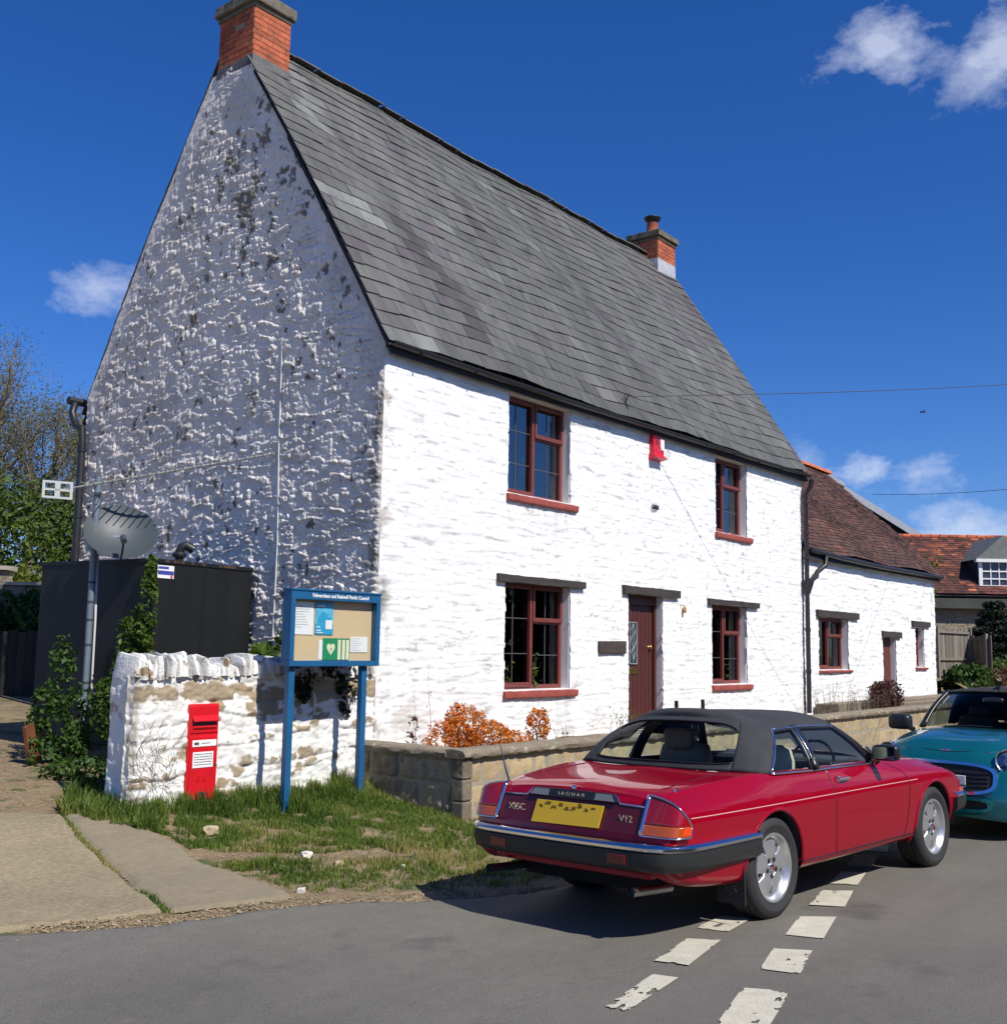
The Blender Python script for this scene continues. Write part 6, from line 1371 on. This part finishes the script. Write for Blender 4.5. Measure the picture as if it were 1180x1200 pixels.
b = MB(); b.box((-1.12, -.66, .37), (-.95, .66, .44)); b.build('rear_valance', M['red_paint'], car, bevel=.03)
for sd in (-1, 1):
    b = MB(); x0 = -1.24; b.tube([(-.85, sd*.61, .295), (-1.0, sd*.60, .30), (x0, sd*.60, .315)], .029, 14, caps=False); b.tube([(x0, sd*.60, .315), (x0+.14, sd*.60, .306)], .025, 14, caps=False); b.build('exhaust', mat('steel_pipe', (.35, .35, .36), .3, metal=1), car, smooth='auto', fix=False)
    b = MB(); b.tube([(x0+.03, sd*.60, .314), (x0+.04, sd*.60, .313)], .029, 14); b.build('exhaust_bore', M['ink'], car)
    b = MB(); b.box((-.40, sd*.76-.11, .15), (-.388, sd*.76+.10, .44)); b.build('mud_flap', M['rubber'], car)
    text('flap_lettering', 'XJS', .07, mat('flap_print', (.07, .07, .07), .6), car, (-.402, sd*.76, .24), TR, .0015)
# radio mast on the far rear wing
b = MB(); z_ = BD.top(-.92, .72); b.lathe([(.014, 0), (.010, .02), (.005, .04), (0, .042)], 12, Matrix.Translation((-.92, .72, z_-.004))); b.tube([(-.92, .72, z_+.02), (-.945, .73, z_+.10), (-.985, .745, z_+.27)], [.008, .006, .003], 6); b.build('radio_mast', M['ink'], car)
# canopy
NODE = [((-.16, 0, .955), (.20, 0, 1.300)), ((-.145, .34, .956), (.215, .26, 1.292)), ((-.10, .60, .958), (.27, .455, 1.272)), ((-.055, .735, .955), (.34, .545, 1.248)), ((.07, .815, .940), (.46, .600, 1.225)),
        ((.63, .822, .925), (.66, .622, 1.236)), ((.74, .820, .925), (.77, .622, 1.238)), ((1.62, .795, .915), (1.30, .600, 1.222)), ((1.72, .765, .918), (1.365, .57, 1.222)), ((1.88, .42, .950), (1.44, .33, 1.238)), ((1.93, 0, .960), (1.46, 0, 1.245))]
NB = catmull([n_[0] for n_ in NODE], 8); NT = catmull([n_[1] for n_ in NODE], 8); NS_ = len(NB); nt_ = 18
tv = np.linspace(0, 1, nt_+1); 
def canopt(i, t, sd, off=0.):
    bs, tp = NB[i], NT[i]; p = bs*(1-t)+tp*t; out = np.array([p[0]-.75, p[1]*1.6, 0]); out = out/np.linalg.norm(out); bul = .045*math.sin(math.pi*t)*(1 if i < 40 else .5)
    p = p+out*(bul*.8+off)+np.array([0, 0, bul*.5]); return (p[0], sd*p[1], p[2])
def canstrip(i0, i1, t0, t1, off, mb, sd, nt=10):
    V = []; n_ = i1-i0+1
    for i in range(i0, i1+1):
        a_ = t0(i) if callable(t0) else t0; b_ = t1(i) if callable(t1) else t1
        for j in range(nt+1): V.append(canopt(i, a_+(b_-a_)*j/nt, sd, off))
    F = [(a*(nt+1)+j, (a+1)*(nt+1)+j, (a+1)*(nt+1)+j+1, a*(nt+1)+j+1) for a in range(n_-1) for j in range(nt)]
    if sd > 0: F = [f[::-1] for f in F]
    mb.add(V, F)
N8 = 8
fab = MB()
for sd in (-1, 1):
    canstrip(0, 2*N8, 0, lambda i: .10+.03*max(0, (i-9)/7)**3, 0, fab, sd, 4); canstrip(0, 2*N8, lambda i: .90-.15*max(0, (i-10)/6)**2, 1, 0, fab, sd, 5)       # around the rear window
    canstrip(2*N8, 4*N8, 0, 1, 0, fab, sd, 18)                                           # rear quarters
    canstrip(4*N8, 10*N8, .93, 1, 0, fab, sd, 3)
# roof
V = []; nr = 20; C_ = []
for i in range(NS_):
    tp = np.array(canopt(i, 1, 1)); f = min(1, 4.2*min(i/(NS_-1), 1-i/(NS_-1)))**.8
    for j in range(nr+1):
        v = -1+2*j/nr; cr = .095*f*(1-abs(v)**3.0)*(1 if i < 60 else .8)
        V.append((tp[0], tp[1]*v, tp[2]+cr))
fab.add(V, [(i*(nr+1)+j, (i+1)*(nr+1)+j, (i+1)*(nr+1)+j+1, i*(nr+1)+j+1) for i in range(NS_-1) for j in range(nr)])
me_ = fab.build('soft_top', M['fabric_top'], car, smooth=True, fix=False)
bm = bmesh.new(); bm.from_mesh(me_.data); bmesh.ops.remove_doubles(bm, verts=bm.verts, dist=.0008); bmesh.ops.recalc_face_normals(bm, faces=bm.faces); bm.to_mesh(me_.data); bm.free()
so2 = me_.modifiers.new('s', 'SOLIDIFY'); so2.thickness = .012; so2.offset = -1
def glasspane(name, i0, i1, t0, t1, sds, off=-.006, m=None):
    b = MB()
    for sd in sds: canstrip(i0, i1, t0, t1, off, b, sd)
    o = b.build(name, m or M['car_glass'], car, smooth=True, fix=False); return o
glasspane('rear_window', 0, 2*N8, .10, .90, (-1, 1))
b = MB()      # bead round the rear window
lo_t = lambda i: .10+.03*max(0, (i-9)/7)**3; hi_t = lambda i: .90-.15*max(0, (i-10)/6)**2
pts = [canopt(i, lo_t(i), -1, .003) for i in range(2*N8, 0, -1)]+[canopt(i, lo_t(i), 1, .003) for i in range(0, 2*N8+1)]+[canopt(i, hi_t(i), 1, .003) for i in range(2*N8, 0, -1)]+[canopt(i, hi_t(i), -1, .003) for i in range(0, 2*N8+1)]
b.tube(pts, .006, 6); b.build('window_bead', M['trim_black'], me_, smooth=True)
for sd in (-1, 1):
    glasspane('quarter_window', 4*N8, 5*N8, .03, .93, (sd,)); glasspane('door_window', 6*N8, 7*N8, .03, .93, (sd,))
    b = MB(); b.tube([canopt(4*N8, t, sd, .004) for t in np.linspace(0, 1, 12)], .009, 6); b.build('window_trim', M['chrome'], car, smooth=True)
    b = MB(); b.tube([canopt(i, .955, sd, .006) for i in range(4*N8, 7*N8+3)], .007, 6); b.build('roof_trim', M['chrome'], car, smooth=True)
    b = MB(); canstrip(5*N8, 6*N8, 0, 1, .004, b, sd); canstrip(7*N8, 8*N8, 0, 1, .004, b, sd); canstrip(4*N8, 7*N8, .90, .955, .002, b, sd, 2)
    o = b.build('pillar', M['trim_black'], car, smooth=True, fix=False); q = o.modifiers.new('s', 'SOLIDIFY'); q.thickness = .03; q.offset = -1
    b = MB(); b.tube([canopt(5*N8+2, t, sd, .010) for t in np.linspace(0, .95, 8)], .005, 5); b.build('pillar_trim', M['chrome'], o, smooth=True)
    b = MB(); b.tube([canopt(i, .0, sd, .004) for i in range(4*N8, 8*N8)], .008, 6); b.build('waist_trim', M['chrome'], car, smooth=True)
    # door mirror
    b = MB(); x, y, z = 1.60, sd*.93, 1.0
    lumpy(b, (x, y, z), (.045, .105, .062), 3, 0, 0, 4); mo = b.build('door_mirror', M['trim_black'], car, smooth=True)
    b = MB(); b.tube([(x, sd*.80, .925), (x, sd*.85, .955), (x, sd*.89, .975)], [.022, .018, .016], 8); b.build('mirror_stalk', M['chrome'], mo, smooth=True)
    b = MB(); b.box((x-.050, y-.085, z-.045), (x-.044, y+.085, z+.045)); b.build('mirror_glass', mat('mirror_glass', (.25, .28, .30), .05, metal=1), mo)
glasspane('windscreen', 8*N8, 10*N8, .02, .93, (-1, 1))
# hood tension straps standing proud of the roof line seen against the wall
b = MB()
for x, y in ((.55, .30), (.98, .34)): b.box((x-.012, y-.02, 1.32), (x+.012, y+.0, 1.40))
b.build('roof_fixing', M['trim_black'], car)
# seats, wheel, dash
def seat(root, x, y, m, hr):
    b = MB(); lumpy(b, (x, y, .50), (.26, .24, .10), 1, 0, .03, 4); lumpy(b, (x-.26, y, .80), (.075, .23, .28), 2, 0, .04, 4); so_ = b.build('seat', m, root, smooth=True)
    b = MB(); lumpy(b, (x-.34, y, 1.10), (.05, .13, .085), 3, 0, .04, 4); b.tube([(x-.33, y-.05, 1.0), (x-.34, y-.05, 1.08)], .008, 5); b.tube([(x-.33, y+.05, 1.0), (x-.34, y+.05, 1.08)], .008, 5); b.build('headrest', hr, so_, smooth=True)
seat(car, 1.02, -.36, M['leather'], M['leather']); seat(car, 1.02, .36, M['leather_shaded'], M['leather_shaded'])
b = MB(); b.box((1.62, -.70, .70), (1.95, .70, .93)); b.build('dashboard', M['interior'], car, bevel=.04)
b = MB(); Mw = Matrix.Translation((1.47, -.36, .90)) @ Matrix.Rotation(rad(-65), 4, 'Y')
b.tube([tuple(Mw @ Vector((.19*math.cos(a), .19*math.sin(a), 0))) for a in np.linspace(0, 2*math.pi, 32)], .013, 8); b.tube([tuple(Mw @ Vector((0, -.18, 0))), tuple(Mw @ Vector((0, .18, 0)))], .014, 6); b.build('steering_wheel', M['trim_black'], car, smooth=True)
# headlamps and grille at the nose (seen only from the side)
for sd in (-1, 1): b = MB(); lumpy(b, (3.35, sd*.58, .56), (.05, .15, .06), 4, 0, 0, 4); b.build('headlamp', mat('lamp_glass', (.55, .58, .6), .1, metal=.6), car, smooth=True)
b = MB(); b.box((3.37, -.42, .50), (3.40, .42, .60)); b.build('grille', M['trim_black'], car, bevel=.01)
b = MB(); b.box((3.16, -.862, .56), (3.24, -.84, .61)); b.build('side_lamp', M['lamp_orange'], car, bevel=.01)
# ---------------------------------------------------------------- teal hatch (convertible)
MA = rad(176.5); mini = empty('parked_car', (11.25+.80*math.cos(0), 3.43+.0, 0), 'teal small open top hatchback with round headlamps facing the red car', 'car', rot=(0, 0, MA))
mini.location = (11.26+.80*math.cos(MA-math.pi), 3.47+.80*math.sin(MA-math.pi), 0)
def Q(x, W_, zb, zs, zc, ys, k=0.):
    sh = lambda z: k*max(0, z-.45)/.3
    P = [(W_-.3, zb+.03), (W_-.12, zb), (W_-.05, zb+.02), (W_-.02, zb+.08), (W_-.0, zb+.2), (W_, .58), (W_-.008, .70), (W_-.035, .80), (ys+.05, zs-.03), (ys-.03, zs), (ys*.55, zc-.006), (0, zc)]
    return (x, [(sh(z), y, min(z, zs-.03) if i < 8 else z) for i, (y, z) in enumerate(P)])
ms_ = [Q(-3.02, .70, .35, .84, .88, .52), Q(-2.95, .80, .30, .88, .92, .60), Q(-2.6, .85, .22, .93, .96, .66), Q(-1.6, .862, .20, .94, .97, .70), Q(-.6, .862, .20, .945, .99, .70), Q(-.2, .862, .20, .925, .99, .68), Q(.2, .855, .20, .885, .955, .64), Q(.45, .835, .20, .845, .91, .60), Q(.58, .805, .20, .80, .868, .56, -.03), Q(.68, .755, .20, .77, .83, .52, -.06), Q(.75, .685, .20, .73, .79, .47, -.08), Q(.80, .57, .21, .69, .74, .40, -.10), Q(.825, .42, .22, .65, .69, .30, -.10)]
BM = Body(ms_, 0, 5, [(0, .31, .34), (-2.5, .31, .34)], (-2.2, -.5, .70)); BM.build(M['teal_paint'], mini)
for ax in (0, -2.5):
    for sd in (-1, 1): archlip(mini, BM, ax, .31, .345, sd, M['trim_black'], rr=.022); archliner(mini, ax, .31, .36, sd*.50, sd*.84, M['interior']); wheel(mini, ax, sd*.745, .305, .305, .20, sd, .215, 'spoke')
b = MB(); b.box((-2.9, -.62, .18), (.6, .62, .3)); b.box((-2.2, -.72, .3), (-2.0, .72, .93)); b.box((-.58, -.70, .3), (-.45, .70, .93)); b.box((-2.2, -.74, .3), (-.5, -.72, .9)); b.box((-2.2, .72, .3), (-.5, .74, .9)); b.build('cabin_tub', M['interior'], mini)
def nosex(z): return .80-.12*max(0, z-.45)/.3
def ring(poly_in, poly_out, x_of, th, name, m, root):
    n = len(poly_in); V = [(x_of(z, y)+th, y, z) for y, z in poly_in]+[(x_of(z, y)+th, y, z) for y, z in poly_out]+[(x_of(z, y)-.05, y, z) for y, z in poly_in]+[(x_of(z, y)-.05, y, z) for y, z in poly_out]
    b = MB(); b.add(V, [(i, (i+1) % n, n+(i+1) % n, n+i) for i in range(n)]+[(n+i, n+(i+1) % n, 3*n+(i+1) % n, 3*n+i) for i in range(n)]+[(i, 2*n+i, 2*n+(i+1) % n, (i+1) % n) for i in range(n)]); return b.build(name, m, root, smooth='auto')
gx_ = lambda z, y: .852-.070*(abs(y)/.54)**2.8-.30*max(0, z-.45)
def sup(a, c, e, z0, n=48, top=0): return [(a*np.sign(math.cos(t))*abs(math.cos(t))**e, z0+c*np.sign(math.sin(t))*abs(math.sin(t))**e) for t in np.linspace(0, 2*math.pi, n, endpoint=False)]
gi, go_ = sup(.50, .125, .55, .585), sup(.535, .152, .55, .585)
ring(gi, go_, gx_, .035, 'grille_ring', M['chrome'], mini)
b = MB(); n = len(gi); V = [(gx_(z, y)+.012, y, z) for y, z in gi]+[(gx_(.585, 0)+.012, 0, .585)]
def patch(poly, zc_, xo, name, m, root, rings=5):
    b = MB(); n = len(poly); V = []
    for r_ in range(rings, 0, -1):
        for y, z in poly: yy, zz = y*r_/rings, zc_+(z-zc_)*r_/rings; V.append((gx_(zz, yy)+xo, yy, zz))
    V.append((gx_(zc_, 0)+xo, 0, zc_)); F = [(k*n+i, k*n+(i+1) % n, (k+1)*n+(i+1) % n, (k+1)*n+i) for k in range(rings-1) for i in range(n)]+[((rings-1)*n+i, (rings-1)*n+(i+1) % n, rings*n) for i in range(n)]
    b.add(V, F); return b.build(name, m, root, smooth=True)
gr_ = patch(gi, .585, .016, 'grille', mat('grille_black', (.008, .009, .010), .5), mini)
b = MB()
for z in (.52, .56, .60, .64): b.tube([(gx_(z, y)+.026, y, z) for y in np.linspace(-.46, .46, 20)], .006, 5)
b.build('grille_bar', M['trim_black'], gr_)
gi2, go2 = sup(.46, .045, .5, .345), sup(.50, .075, .5, .345)
gx0 = gx_; patch(go2, .345, .012, 'lower_intake_surround', M['teal_paint'], mini); patch(gi2, .345, .022, 'lower_intake', MATS['grille_black'], mini)
ring(gi2, go2, gx_, .045, 'intake_lip', M['teal_paint'], mini)
b = MB(); b.box((.835, -.26, .50), (.845, .26, .61)); npz = b.build('number_plate', M['label_white'], mini, bevel=.004)
text('plate_character', 'E', .10, M['ink'], mini, (.847, -.20, .555), (rad(90), 0, rad(90)), .001, bold=True)
for sd in (-1, 1):
    hc = Vector((.615, sd*.60, .745)); nd = Vector((.80, sd*.32, .36)).normalized(); Mh = Matrix.Translation(hc) @ nd.to_track_quat('Z', 'Y').to_matrix().to_4x4()
    b = MB(); b.lathe([(.105, .00), (.112, .03), (.122, .035), (.130, .02), (.130, -.06)], 36, Mh); b.build('headlamp_ring', M['chrome'], mini, smooth='auto')
    b = MB(); b.lathe([(0, -.01), (.05, -.01), (.052, .012), (.085, .012), (.088, -.005), (.108, .0)], 36, Mh); b.build('headlamp', mat('drl', (.30, .34, .42), .15, metal=.7), mini, smooth='auto')
    b = MB(); b.lathe([(0, .05), (.06, .045), (.10, .028), (.108, .015)], 36, Mh); b.build('headlamp_lens', M['lens'], mini, smooth=True)
    b = MB(); b.lathe([(.03, .022), (.045, .026), (.047, .015)], 30, Mh); b.build('lamp_projector', M['label_white'], mini, smooth='auto')
    b = MB(); lumpy(b, (-.62, sd*.96, 1.0), (.075, .125, .085), 5, 0, 0, 4); mo = b.build('door_mirror', M['trim_black'], mini, smooth=True); b = MB(); b.tube([(-.60, sd*.80, .92), (-.62, sd*.90, .96)], .03, 8); b.build('mirror_stalk', M['trim_black'], mo)
    b = MB(); b.lathe([(0, .01), (.04, .008), (.045, 0)], 20, Matrix.Translation((.66, sd*.60, .36)) @ Matrix.Rotation(rad(90), 4, 'Y')); b.build('fog_lamp', MATS['drl'], mini)
b = MB(); b.box((.60, -.06, .805), (.615, .06, .83)); lumpy(b, (.615, 0, .815), (.01, .03, .02), 3, 0, 0, 3); b.build('bonnet_badge', M['chrome'], mini, bevel=.006)
b = MB(); b.tube([(x, y, BM.top(x, y)+.002) for x, y in [(-.42, -.66), (-.1, -.665), (.2, -.64), (.45, -.56), (.58, -.40), (.62, -.2), (.635, 0), (.62, .2), (.58, .40), (.45, .56), (.2, .64), (-.1, .665), (-.42, .66)]], .003, 4); b.build('bonnet_shut_line', M['trim_black'], mini)
MN = [((-.42, 0, .985), (-1.0, 0, 1.375)), ((-.46, .38, .98), (-1.02, .32, 1.368)), ((-.60, .66, .955), (-1.08, .54, 1.345)), ((-.70, .725, .945), (-1.14, .575, 1.340)), ((-1.55, .735, .95), (-1.60, .59, 1.345)), ((-1.65, .735, .95), (-1.70, .59, 1.34)), ((-2.1, .70, .96), (-2.05, .57, 1.33)), ((-2.38, .55, .97), (-2.15, .45, 1.32)), ((-2.45, 0, .98), (-2.2, 0, 1.33))]
NB = catmull([n_[0] for n_ in MN], 8); NT = catmull([n_[1] for n_ in MN], 8); NS_ = len(NB)
def canopt(i, t, sd, off=0.):
    bs, tp = NB[i], NT[i]; p = bs*(1-t)+tp*t; out = np.array([p[0]+1.5, p[1]*1.6, 0]); out = out/max(np.linalg.norm(out), .1); bul = .03*math.sin(math.pi*t); p = p+out*(bul*.8+off)+np.array([0, 0, bul*.5]); return (p[0], sd*p[1], p[2])
fab = MB(); V = []
for i in range(NS_):
    tp = np.array(canopt(i, 1, 1)); f = min(1, 4.*min(i/(NS_-1), 1-i/(NS_-1)))
    for j in range(nr+1): v = -1+2*j/nr; V.append((tp[0], tp[1]*v, tp[2]+.045*f*(1-abs(v)**2.4)))
fab.add(V, [(i*(nr+1)+j, (i+1)*(nr+1)+j, (i+1)*(nr+1)+j+1, i*(nr+1)+j+1) for i in range(NS_-1) for j in range(nr)])
for sd in (-1, 1): canstrip(5*8, 8*8, 0, 1, 0, fab, sd); canstrip(0, 5*8, .94, 1, 0, fab, sd, 2)
o = fab.build('soft_top', M['fabric_top'], mini, smooth=True, fix=False); q = o.modifiers.new('s', 'SOLIDIFY'); q.thickness = .015; q.offset = -1
b = MB()
for sd in (-1, 1): canstrip(0, 2*8, .02, .94, -.004, b, sd)
b.build('windscreen', M['car_glass_dark'], mini, smooth=True, fix=False)
for sd in (-1, 1):
    b = MB(); canstrip(3*8, 4*8, .02, .94, -.004, b, sd); b.build('door_window', M['car_glass_dark'], mini, smooth=True, fix=False)
    for (i0_, i1_) in ((2*8, 3*8), (4*8, 5*8)):
        b = MB(); canstrip(i0_, i1_, 0, 1, .003, b, sd); o = b.build('pillar', M['trim_black'], mini, smooth=True, fix=False); q = o.modifiers.new('s', 'SOLIDIFY'); q.thickness = .03; q.offset = -1
b = MB(); b.box((-.75, -.66, .75), (-.42, .66, .955)); b.build('dashboard', M['interior'], mini, bevel=.05)
seat(mini, -1.15, -.36, M['leather_dark'], M['leather_dark']); seat(mini, -1.15, .36, M['leather_dark'], M['leather_dark'])
b = MB(); lumpy(b, (-.82, 0, 1.27), (.02, .11, .035), 3, 0, 0, 3); b.build('rear_view_mirror', M['trim_black'], mini, smooth=True)
b = MB(); b.box((-1.045, -.02, 1.385), (-.985, .02, 1.43)); b.build('roof_aerial', M['trim_black'], mini)
for py in (-.38, .30):
    b = MB(); b.tube([(-.40, py, .99), (-.44, py+.25, 1.01), (-.46, py+.48, 1.005)], .008, 5); b.build('wiper', M['trim_black'], mini)
